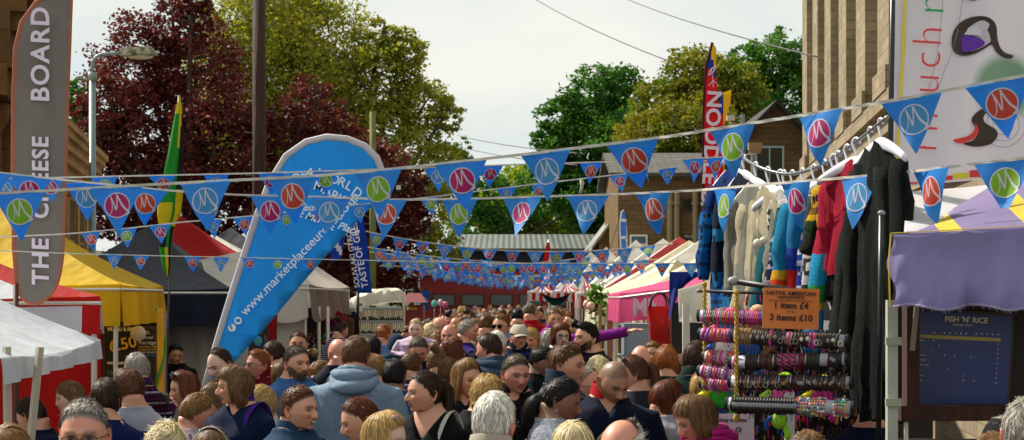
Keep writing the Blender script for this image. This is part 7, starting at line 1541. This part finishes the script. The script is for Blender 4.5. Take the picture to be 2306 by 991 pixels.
            mb = MB(); q = np.linspace(-.5, pi+.5, 24); path = np.array([(.13*math.cos(t), .03+.1*math.sin(t), 1.45+.03*math.cos(t)) for t in q]); mb.tube(body(path), .035, 10); rr_ = np.random.RandomState(2); n_ = 900; idx = rr_.randint(0, 24, n_); nd = rr_.normal(size=(n_, 3)); nd /= np.linalg.norm(nd, axis=1)[:, None]; kk = np.linspace(0, 1, 3)[None, :, None]; Q = body(path)[idx][:, None]+nd[:, None]*(.03+.03*kk); sd = np.cross(nd, [0, .3, 1])[:, None]*.003*(1-kk); ribbons(mb, Q-sd, Q+sd); mb.build('fur_hood', hairm('#7a6a4a'), o, True)
        elif a_ in ('strap', 'whitestrap', 'purplestrap'):
            mb = MB(); z = 1.455; path = [(.15, .10, 1.2), (.13, .11, 1.36), (.11, .05, 1.462), (.1, -.06, 1.42), (.06, -.13, 1.25)] if a_ != 'strap' else [(-.16, .11, 1.15), (-.05, .145, 1.3), (.07, .12, 1.42), (.1, .04, 1.475), (.08, -.06, 1.43)]
            mb.tube(body(smooth(path, 24)), .014 if a_ != 'purplestrap' else .022, 6, flat=.3); mb.build('strap', cloth({'strap': '#101014', 'whitestrap': '#d0cabc', 'purplestrap': '#4a1a8c'}[a_]), o)
        elif a_ == 'scarf':
            mb = MB(); q = np.linspace(0, 2*pi, 24); mb.tube(body([(.088*math.cos(t), .02+.08*math.sin(t), 1.475+.012*math.sin(t*2)) for t in q]), .032, 12, cap=False); v = mb.v[-1]; v += (.007*noise3(v, 6, 2, 2))[:, None]; mb.build('scarf', cloth('#b8a890', 'print', '#1c1614'), o, True)
        elif a_ == 'backprint': 
            pass
    return o
# ---------------------------------------------------------------- the crowd
PONY = [([(0, .085, .055), (0, .118, .050), (0, .14, -.01), (.01, .135, -.12), (.02, .12, -.24)], [.018, .03, .034, .024, .006], 420, 0)]
LOWPONY = [([(0, .085, -.01), (0, .12, -.03), (0, .135, -.08), (.0, .125, -.16), (0, .11, -.24)], [.022, .034, .045, .042, .015], 520, .012)]
BUN = [([(0, .05, .10), (0, .07, .135), (.02, .085, .15), (-.01, .095, .13)], [.025, .04, .036, .015], 260, .004)]
PN = [0]
def P(label, px, py, d, face=0, body=None, pitch=0, hair='short', hc='brown', top=('shirt', '#223', '', None), **k):
    PN[0] += 1; d = d*1.07 if 7 < d < 15 else d; body = face if body is None else body; k.setdefault('hs', .875 if k.get('female') else .925)
    zt = CZ-(py-HY)/F*d; pr = math.radians(pitch); extra = {'bald': 0, 'none': 0, 'shaved': 0, 'crop': .004, 'recede': .004, 'fluffy': .022, 'quiff': .02}.get(hair, .013)
    H = zt-extra+.10*(1-math.cos(pr))+.02*math.sin(pr); fw = .12*math.sin(pr); a = math.radians(face)
    x = (px-CX)/F*d-fw*math.sin(a); y = d+fw*math.cos(a)*.6
    z0 = k.pop('z0', 0); k.setdefault('hi', d < 15.5); k.setdefault('build', R.uniform(.97, 1.06)); k.setdefault('nose', R.uniform(1.0, 1.25))
    h_ = ((face-body+180) % 360)-180
    return make_person(label, H-z0, body, h_, pitch, hair=hair, hc=hc, top=top, loc=(x, y, z0), seed=PN[0], **k)
fem = dict(female=True)
NV = '#0c1430'
# bottom row, nearest
P('man with cropped grey hair and dark glasses at bottom left, facing us', 190, 898, 5.5, 5, 0, 6, 'crop', 'grey', ('shirt', '#2a2c38', '', None), skinc='pink', acc=('glasses',), old=.8, build=1.08, hi=True)
P('woman whose streaked blonde brown hair just enters the bottom left corner', 12, 957, 5.8, 160, None, 0, 'long', 'sandy', ('shirt', '#334', '', None), **fem)
P('person with very fair fluffy hair seen from behind at the bottom', 372, 951, 6.6, 175, None, 10, 'fluffy', 'ltblond', ('shirt', '#556', '', None), female=True, mess=2.4, hvol=1.25)
P('girl with dark brown hair and beaded black headband, lowest left of centre', 474, 962, 6.9, 178, None, 5, 'long', 'mouse', ('shirt', '#433', '', None), female=True, acc=('headband',))
P('smiling man in blue denim shirt turning right', 668, 866, 7.9, 62, 50, 2, 'short', 'brown', ('jacket', '#22405e', '', None), smile=1, stub=.12, collar=('#22405e', .035), skinc='fair', hvol=1.1)
P('woman with brown fringe looking down left beside the girl with hair bow', 808, 890, 7.4, -75, -70, 18, 'tied', 'auburn', ('shirt', '#333', '', None), female=True, extra_tail=LOWPONY)
P('blonde girl with pink hair bow facing right at the bottom', 866, 922, 6.9, 68, 60, 12, 'long', 'blond', ('shirt', '#445', '', None), female=True, acc=('bow',), skinc='pale')
P('frowning woman in black v-neck top with long dark ponytail', 966, 832, 7.8, -62, -20, 0, 'tied', 'dkbrown', ('tee', '#07070c', '', None), female=True, vneck=.14, extra_tail=PONY, acc=('earring', 'scrunchie', 'whitestrap'), skinc='fair', poses=('down', 'down'), old=.4, nose=1.25)
P('old man with thick silver hair and cream collar seen from behind', 1110, 882, 6.5, 155, 165, 0, 'short', 'white', ('shirt', '#101838', '', None), collar=('#b8ac9c', .04), acc=('glasses',), skinc='pink', hvol=1.4, mess=.6)
P('blonde woman seen from behind at the bottom right of centre', 1290, 948, 6.5, 172, None, 8, 'bob', 'ltblond', ('shirt', '#334', '', None), female=True)
P('elderly man with thin white hair round a pink crown at the bottom', 1402, 945, 6.2, 150, None, 22, 'bald', 'white', ('shirt', '#445', '', None), skinc='pink', hvol=1.7, mess=1.8)
P('woman with brown bob and bright pink hooded top looking down left', 1560, 886, 7.1, -72, -60, 24, 'bob', 'mouse', ('hoodie', '#c0207c', '', None), female=True, skinc='pink')
P('person with short mid brown hair under the bracelet rolls', 1822, 968, 6.4, 170, None, 8, 'fluffy', 'mouse', ('shirt', '#343', '', None))
P('person with brown hair at the bottom right before the menu board', 2240, 972, 6.0, 178, None, 0, 'fluffy', 'mouse', ('shirt', '#334', '', None))
P('grey haired man cut off by the right frame edge', 2312, 898, 5.6, 160, None, 0, 'crop', 'grey', ('shirt', '#445', '', None), skinc='pink')
P('person in a dark tweed flat cap just left of the right edge man', 2262, 940, 6.4, 175, None, 0, 'crop', 'grey', ('shirt', '#1a2030', '', None), acc=('flatcap',))
# second row left
P('small brown haired child facing left in a navy knitted cardigan', 160, 856, 9.6, -72, -75, 8, 'bowl', 'mouse', ('jacket', '#161c38', 'knit', None), hs=.80, z0=.55, build=.75, skinc='pale', nose=.6)
P('dark haired person in navy top seen from behind, left of the white T-shirt', 238, 852, 8.7, 176, 175, 0, 'bowl', 'dkbrown', ('tee', '#0c1a50', '', None), build=1.1)
P('bearded man with swept up brown hair in a white T-shirt', 292, 826, 9.0, -128, -150, 6, 'quiff', 'brown', ('tee', '#b9bccb', '', None), beard=.9, skinc='fair')
P('older man in green fishing gilet over purple checked shirt', 310, 797, 10.4, -138, -160, 4, 'recede', 'grey', ('gilet', '#3c4420', '', ('#26103c', '#7a2c5c')), skinc='pink', hvol=1.8, collar=('#3a1450', .035), build=1.15)
P('long haired woman with sunglasses pushed up, facing left by the canopy', 415, 832, 10.2, -66, -60, 14, 'long', 'auburn', ('shirt', '#15131a', '', None), female=True, acc=('sunglasses_up',), skinc='fair')
P('older woman with curly sandy hair looking down to the right', 446, 886, 9.0, 112, 130, 20, 'curlyshort', 'sandy', ('shirt', '#b8a4b0', 'print', '#6a5870'), female=True, old=.8, skinc='pink', hvol=1.15)
P('balding man with dark sides looking down before the teardrop banner', 492, 784, 11.2, -38, -30, 24, 'recede', 'dkbrown', ('shirt', '#15151c', '', None), skinc='pale', hvol=1.2)
P('woman in navy fleece with purple collar and sleek brown bob', 535, 822, 8.6, -68, -25, 4, 'bob', 'mouse', ('jacket', '#081a3c', '', None), female=True, collar=('#4a1c8c', .05), vneck=.07, acc=('purplestrap',), skinc='fair', hvol=1.15, old=.4)
P('woman half hidden behind the bob, with green top and dark red glasses', 484, 862, 9.8, -70, -60, 14, 'older', 'mouse', ('shirt', '#0f5a38', '', None), female=True, acc=('sunglasses',))
P('blond older woman partly hidden right of the bob', 590, 868, 9.7, -50, -40, 10, 'older', 'blond', ('shirt', '#d8c8a8', '', None), female=True, old=.6)
P('ginger haired man with glasses in a dark red jumper', 585, 784, 12.6, -48, -20, 0, 'fluffy', 'ginger', ('jacket', '#7a0f1c', '', None), acc=('glasses',), skinc='pink', collar=('#7a0f1c', .045), old=.6, hvol=.8)
P('dark haired man in khaki jacket facing left behind the red jumper', 617, 766, 14, -105, -120, 8, 'fluffy', 'dkbrown', ('jacket', '#4a4020', '', None), hi=True)
P('man with dark beard and greying hair in a plain blue long sleeved top', 664, 776, 10.4, 42, 15, 2, 'short', 'greybrown', ('shirt', '#3f6aa4', '', None), beard=.95, skinc='fair', build=1.12, nose=1.3)
P('woman with long brown hair behind the bearded man', 634, 812, 12.4, 170, None, 0, 'long', 'mouse', ('shirt', '#443', '', None), female=True)
P('short haired man in fur hooded parka facing us by the white stall', 672, 746, 15.2, 2, 0, 0, 'crop', 'brown', ('jacket', '#12141c', '', None), acc=('furhood',), skinc='fair', stub=.2, hi=True)
P('woman with short tawny hair, leopard scarf and mustard top', 720, 813, 12.8, 108, 120, 10, 'older', 'sandy', ('shirt', '#8a5c14', '', None), female=True, acc=('scarf',))
P('man in pale blue grey hooded sweatshirt seen from behind', 800, 757, 9.2, 162, 178, 0, 'short', 'brown', ('hoodie', '#7d94ae', 'marl', '#93a8bc'), acc=('glasses',), skinc='pink', build=1.12, hvol=1.5, legc='#1c2436')
P('bald man in charcoal T-shirt behind the pale hooded sweatshirt', 765, 763, 12.4, -150, 170, 0, 'none', 'grey', ('tee', '#1e2434', '', None), skinc='pink')
P('man in dark blue top left of the hooded sweatshirt shoulders', 757, 842, 11.2, 165, None, 0, 'crop', 'dkbrown', ('jacket', '#0e1e4c', '', None))
P('dark skinned person in purple top behind the hooded sweatshirt', 838, 757, 13.4, 165, None, 0, 'crop', 'black', ('shirt', '#38103e', '', None), skinc='brown')
P('man in dark navy top right behind the hooded sweatshirt', 846, 800, 11.4, 175, None, 0, 'crop', 'sandy', ('shirt', '#10182e', '', None))
P('woman with dark bun and navy striped top at the dress stall', 768, 722, 20, 130, 150, 14, 'tied', 'dkbrown', ('shirt', '#b8b8c4', 'fine', '#1c2450'), female=True, extra_tail=BUN)
P('man in light blue shirt seen from behind at the necklace stall', 862, 729, 17.6, 140, 165, 4, 'short', 'ginger', ('shirt', '#5a86c8', '', None), skinc='pink', legc='#282838')
P('child with teal hood up beside the baby on shoulders', 893, 752, 15.5, 178, None, 8, 'short', 'brown', ('hoodie', '#0a2c48', '', None), acc=('hood_up',), hs=.85, build=.8)
dad = P('greying man looking down with a blonde baby on his shoulders', 943, 757, 13.4, 4, 0, 26, 'short', 'greybrown', ('shirt', '#0e1a3c', '', None), skinc='pink', old=.8, hi=True)
# baby riding on the man's shoulders
bx_, by_ = at(938, 0, 14.5).x, 14.5
baby = make_person('blonde baby in pink and white cardigan riding on the greying man', .72, 0, -8, 4, hair='crop', hc='ltblond', female=True, top=('jacket', '#c8a8cc', 'marl', '#e0d0e0'), poses=('bent', 'down'), build=1.15, hs=.74, skinc='pale', seed=77, hi=True, nose=.5,
    loc=(bx_, by_, pz(714, 14.45)-.735), legc='#c0206c')
P('man with thick black hair in a blue denim shirt seen from behind', 887, 806, 11, 158, 172, 0, 'fluffy', 'black', ('shirt', '#1c4a80', '', None), skinc='brown')
P('man with brown cropped hair and purple checked collar seen from behind', 926, 792, 12.1, 168, None, 0, 'crop', 'brown', ('shirt', '#2c2448', 'check', '#5a4470'), hvol=1.5, acc=())
P('woman with light brown curly bun seen from behind', 984, 784, 12.4, 172, None, 0, 'tied', 'mouse', ('shirt', '#2a2030', '', None), female=True, extra_tail=BUN, mess=2)
P('woman with long curly ginger brown hair turned away', 1016, 760, 13.2, 120, 150, 0, 'curlylong', 'auburn', ('shirt', '#302428', '', None), female=True, hi=True)
P('person with brown hair directly above the long haired blonde woman', 1012, 806, 11.2, 170, None, 0, 'fluffy', 'brown', ('shirt', '#7078a0', '', None))
P('bald pink faced man in navy jumper looking our way', 1012, 731, 16.4, -12, 0, 2, 'none', 'grey', ('shirt', '#10203c', '', None), skinc='pink', old=.7, hi=True)
P('bald man with glasses in profile behind the navy jumper man', 988, 714, 19.5, 62, 60, 4, 'none', 'grey', ('shirt', '#2a3c5c', '', None), skinc='pink', acc=('glasses',))
P('older woman with short white hair behind the baby', 968, 727, 18.6, 60, 90, 4, 'older', 'ltblond', ('shirt', '#556', '', None), female=True)
P('person with frizzy sandy hair right behind the baby', 985, 745, 17.8, 170, None, 0, 'curlyshort', 'sandy', ('shirt', '#443c34', '', None), female=True)
P('grey haired man in a purple jacket facing right', 1050, 719, 16.8, 88, 110, 2, 'short', 'grey', ('jacket', '#2c1a70', '', None), skinc='pink', hvol=1.3, hi=True)
P('woman with long straight blond brown hair and stern look', 1048, 804, 8.8, 38, 15, 10, 'long', 'sandy', ('jacket', '#14161c', '', None), female=True, vneck=.09, skinc='fair', hvol=.9, nose=1.1)
P('woman with blonde feathered hair and sunglasses in a black coat', 1097, 842, 8.5, 38, 20, 16, 'older', 'blond', ('jacket', '#0c0c12', '', None), female=True, acc=('sunglasses',), skinc='pink', old=.5)
P('curly dark haired man in slate blue hooded top facing away left', 1106, 750, 11.6, -122, -165, 2, 'curlyshort', 'dkbrown', ('hoodie', '#2c4258', 'marl', '#3c546a'), skinc='pink', build=1.12, stub=.2)
P('man with grey black hair and folded arms in a dark polo shirt', 1160, 795, 9.2, 22, 5, 8, 'short', 'greybrown', ('tee', '#0a0a12', '', None), poses=('crossed', 'crossed'), collar=('#0a0a12', .04), skinc='pink', build=1.12, vneck=.06, stub=.12)
P('sandy haired man in sunglasses and navy blazer', 1130, 704, 16.4, -22, 5, 0, 'fluffy', 'sandy', ('jacket', '#0c1434', '', None), acc=('sunglasses',), skinc='fair', vneck=.12, collar=('#7aa0d8', .04), hi=True)
P('man in pale flat topped cap and navy striped polo shirt', 1168, 729, 14.2, 14, 5, 4, 'crop', 'brown', ('tee', '#081234', 'stripe', '#102c64'), acc=('cap',), skinc='fair', collar=('#0a1230', .035), hi=True)
P('older woman with curled blonde hair smiling behind the cap', 1198, 738, 15.6, -20, 0, 2, 'older', 'blond', ('shirt', '#3c4460', '', None), female=True, smile=.8, old=.8, skinc='pink', collar=('#c8c8d8', .035), hi=True)
P('white haired person half hidden behind the curly dark haired man', 1118, 744, 13.4, 150, None, 0, 'fluffy', 'white', ('shirt', '#111', '', None))
P('bearded man in beige jacket with black strap seen from behind', 1094, 706, 17.2, 150, 168, 0, 'short', 'brown', ('jacket', '#9a927c', '', None), acc=('strap',), beard=.6)
blue = P('man in royal blue T-shirt with black cap seen from behind', 1165, 694, 21, 176, None, 0, 'crop', 'black', ('tee', '#0c2c94', '', None), build=1.1)
text('SAI', (-.075, .155, 1.31), .05, plain('#b8d020'), blue, yaw=pi, off=.002, sx=1.3)
P('heavily built man in a bright red T-shirt seen from behind', 1193, 684, 22, 155, 168, 0, 'recede', 'greybrown', ('tee', '#b4101c', '', None), build=1.25, hvol=1.8, skinc='pink')
P('man in magenta pink shirt stretching one arm to the right', 1248, 694, 18.4, 12, 0, 2, 'short', 'sandy', ('shirt', '#8c2090', '', None), poses=('down', 'reach'), collar=('#8c2090', .035), hvol=1.3)
P('woman with red brown fringe and black glasses in striped sleeves', 1262, 725, 13.6, 18, 30, 2, 'bob', 'auburn', ('shirt', '#14182c', 'fine', '#6a7490'), female=True, acc=('glasses',), skinc='pale', hi=True, hlen=.1)
P('dark bearded man with tall quiff in plum T-shirt', 1326, 723, 12.2, -58, -25, 0, 'quiff', 'black', ('tee', '#241426', '', None), beard=.75, skinc='fair', build=1.1, nose=1.3)
P('small dark haired man bending behind the quilted jacket', 1226, 778, 12.2, 60, 60, 26, 'fluffy', 'black', ('shirt', '#101014', '', None), skinc='brown')
P('tall man with messy brown hair in a navy quilted jacket', 1274, 768, 8.6, 68, 95, 4, 'fluffy', 'brown', ('quilt', '#182c44', 'quilt', None), collar=('#182c44', .05), skinc='fair', build=1.12, mess=1.6, hvol=.8, stub=.1)
P('woman with black wavy ponytail and grey marl jumper looking down', 1268, 846, 7.5, 84, 110, 18, 'tied', 'black', ('shirt', '#7c8090', 'marl', '#c0c4d0'), female=True, skinc='brown', extra_tail=LOWPONY, acc=('earring', 'scrunchie'))
P('man with glasses in profile between quilted jacket and blond bob', 1318, 826, 9.8, 62, 70, 6, 'recede', 'grey', ('shirt', '#334', '', None), acc=('glasses',), skinc='pink', old=.6)
P('person with short feathery bright blond hair seen from behind', 1346, 804, 10.4, 155, None, 0, 'older', 'ltblond', ('shirt', '#556070', '', None), female=True)
P('shaven headed man looking down in navy jacket with red collar', 1384, 812, 8.1, 28, 0, 32, 'shaved', 'black', ('jacket', '#08122e', '', None), collar=('#b4141c', .05), vneck=.10, skinc='tan', stub=.55, build=1.12, nose=1.25)
P('bald crown behind the woman with raised sunglasses', 1442, 778, 11.4, 165, None, 0, 'none', 'grey', ('shirt', '#2a3040', '', None), skinc='pink')
P('woman with brown ponytail and sunglasses on her head, facing left', 1432, 797, 9.2, -98, -150, 4, 'tied', 'brown', ('tee', '#2a2c38', '', None), female=True, extra_tail=PONY, acc=('sunglasses_up',), skinc='fair')
P('woman with long straight ginger hair seen from behind', 1500, 777, 10.7, 172, None, 0, 'long', 'ginger', ('shirt', '#32302c', '', None), female=True, hvol=1.1)
P('woman with glasses peeping over the ginger haired woman', 1470, 768, 14.6, -8, 0, 0, 'long', 'sandy', ('shirt', '#2a2024', '', None), female=True, acc=('glasses',), hi=True)
P('person with cropped grey brown hair right of the ginger hair', 1532, 800, 12, 175, None, 0, 'curlyshort', 'mouse', ('shirt', '#4a4038', '', None))
P('man with thick dark hair in a dark green shirt facing right', 1567, 766, 10.3, 128, 150, 0, 'fluffy', 'dkbrown', ('shirt', '#12302c', '', None), skinc='fair', collar=('#12302c', .035))
P('woman with long brown hair in a white cardigan looking right', 1502, 852, 8.7, 112, 140, 14, 'longbob', 'auburn', ('jacket', '#b4b0bc', '', None), female=True, hlen=.22)
P('blonde curly haired woman in royal blue top by the bracelets', 1585, 832, 9.6, 150, 170, 6, 'curlylong', 'blond', ('tee', '#10245c', '', None), female=True, build=1.15)
P('person in navy jumper bending among the trinkets on the right', 1962, 872, 8.1, 165, None, 12, 'none', 'brown', ('shirt', '#0c1c40', 'knit', None), skinc='pink')
bent = P('broad person in navy blue top leaning over under the white canopy', 62, 893, 9.6, -120, -100, 30, 'short', 'dkbrown', ('jacket', '#0a1238', '', None), build=1.35)
P('stall keeper in dark clothes under the grey canopy', 395, 772, 18.6, 20, 0, 10, 'fluffy', 'black', ('shirt', '#0c0a0c', '', None), skinc='tan')
P('person in dark top under the bracelets looking at the rolls', 1690, 880, 9.0, 60, 60, 10, 'fluffy', 'grey', ('jacket', '#101a24', '', None))
# distant crowd: a dozen figures, copied with their own clothes and hair colours
R.seed(21); protos = []
for i, (st, fm) in enumerate((('short', 0), ('crop', 0), ('fluffy', 0), ('long', 1), ('bob', 1), ('older', 1), ('none', 0), ('tied', 1), ('recede', 0), ('curlyshort', 1))):
    protos.append((st, fm, make_person('x', 1.68 if fm else 1.76, 0, R.uniform(-20, 20), R.uniform(0, 12), hair=st, hc='brown', female=bool(fm), top=('shirt', '#334455', '', None), seed=200+i, hi=False, loc=(0, -400, 0), extra_tail=PONY if st == 'tied' else None)))
tops = [('navy', '#0e1a3c', 9), ('black', '#0c0c10', 9), ('red', '#a0141c', 3), ('royal blue', '#12388c', 4), ('white', '#b4b4b8', 4), ('grey', '#50545c', 6), ('pink', '#b03a70', 2), ('green', '#1e4a30', 3), ('brown', '#3c2c20', 4), ('purple', '#3a1c58', 3), ('light blue', '#5a80b4', 4), ('beige', '#8c8068', 3)]
hcs = [('brown', 8), ('dkbrown', 8), ('blond', 4), ('grey', 5), ('sandy', 4), ('ginger', 2), ('black', 4), ('white', 2), ('auburn', 3)]
hn = {'brown': 'brown', 'dkbrown': 'dark brown', 'blond': 'blond', 'grey': 'grey', 'sandy': 'sandy', 'ginger': 'ginger', 'black': 'black', 'white': 'white', 'auburn': 'auburn'}
def pickw(L): 
    t = R.random()*sum(x[-1] for x in L)
    for x in L:
        t -= x[-1]
        if t <= 0: return x
    return L[-1]
placed = []; cnt = 0; tries = 0
while cnt < 175 and tries < 9000:
    tries += 1; d = 17+45*R.random()**1.15; x = R.uniform(-1.75, 1.55) if d > 24 else R.uniform(-1.25, 1.25)
    px = CX+x*F/d
    if px < 880 or px > 1312 or (d < 21 and px < 1000): continue
    if any(abs(x-a)**2+((d-b)*.7)**2 < .42**2 for a, b in placed): continue
    placed.append((x, d)); st, fm, pr_ = R.choice(protos); tn, tc_, _ = pickw(tops); hname = pickw(hcs)[0]
    away = R.random() < .62; yaw = (180 if away else 0)+R.gauss(0, 35); s_ = R.uniform(.93, 1.04)
    o = pr_.copy(); COL.objects.link(o); o.location = (x, d, 0); o.rotation_euler = (0, 0, math.radians(yaw)); o.scale = (1, 1, s_)
    kind_ = {'none': 'bald person', 'long': 'long haired woman', 'bob': 'woman with a bob', 'tied': 'woman with ponytail', 'older': 'woman with full short hair', 'crop': 'crop haired man', 'short': 'short haired man', 'fluffy': 'thick haired man', 'recede': 'balding man', 'curlyshort': 'curly haired woman'}[st]
    o['label'] = 'distant '+kind_+(', '+hn[hname]+' hair,' if st != 'none' else '')+' in '+tn+' top, walking '+('away' if away else 'towards us'); o['group'] = 'distant shoppers filling the street'
    for ch in pr_.children:
        c = ch.copy(); COL.objects.link(c); c.parent = o; stem_ = ch.name.split('.')[0]
        if c.material_slots:
            if stem_ == 'hair': c.material_slots[0].link = 'OBJECT'; c.material_slots[0].material = hairm(HC[hname])
            elif stem_ == 'shirt': c.material_slots[0].link = 'OBJECT'; c.material_slots[0].material = cloth(tc_) if cnt % 4 else cloth(tc_, ('check', 'stripe', 'print', 'marl')[cnt//4 % 4], '#8c8ca0')
    cnt += 1
for st, fm, pr_ in protos:
    for ch in list(pr_.children_recursive): bpy.data.objects.remove(ch)
    bpy.data.objects.remove(pr_)
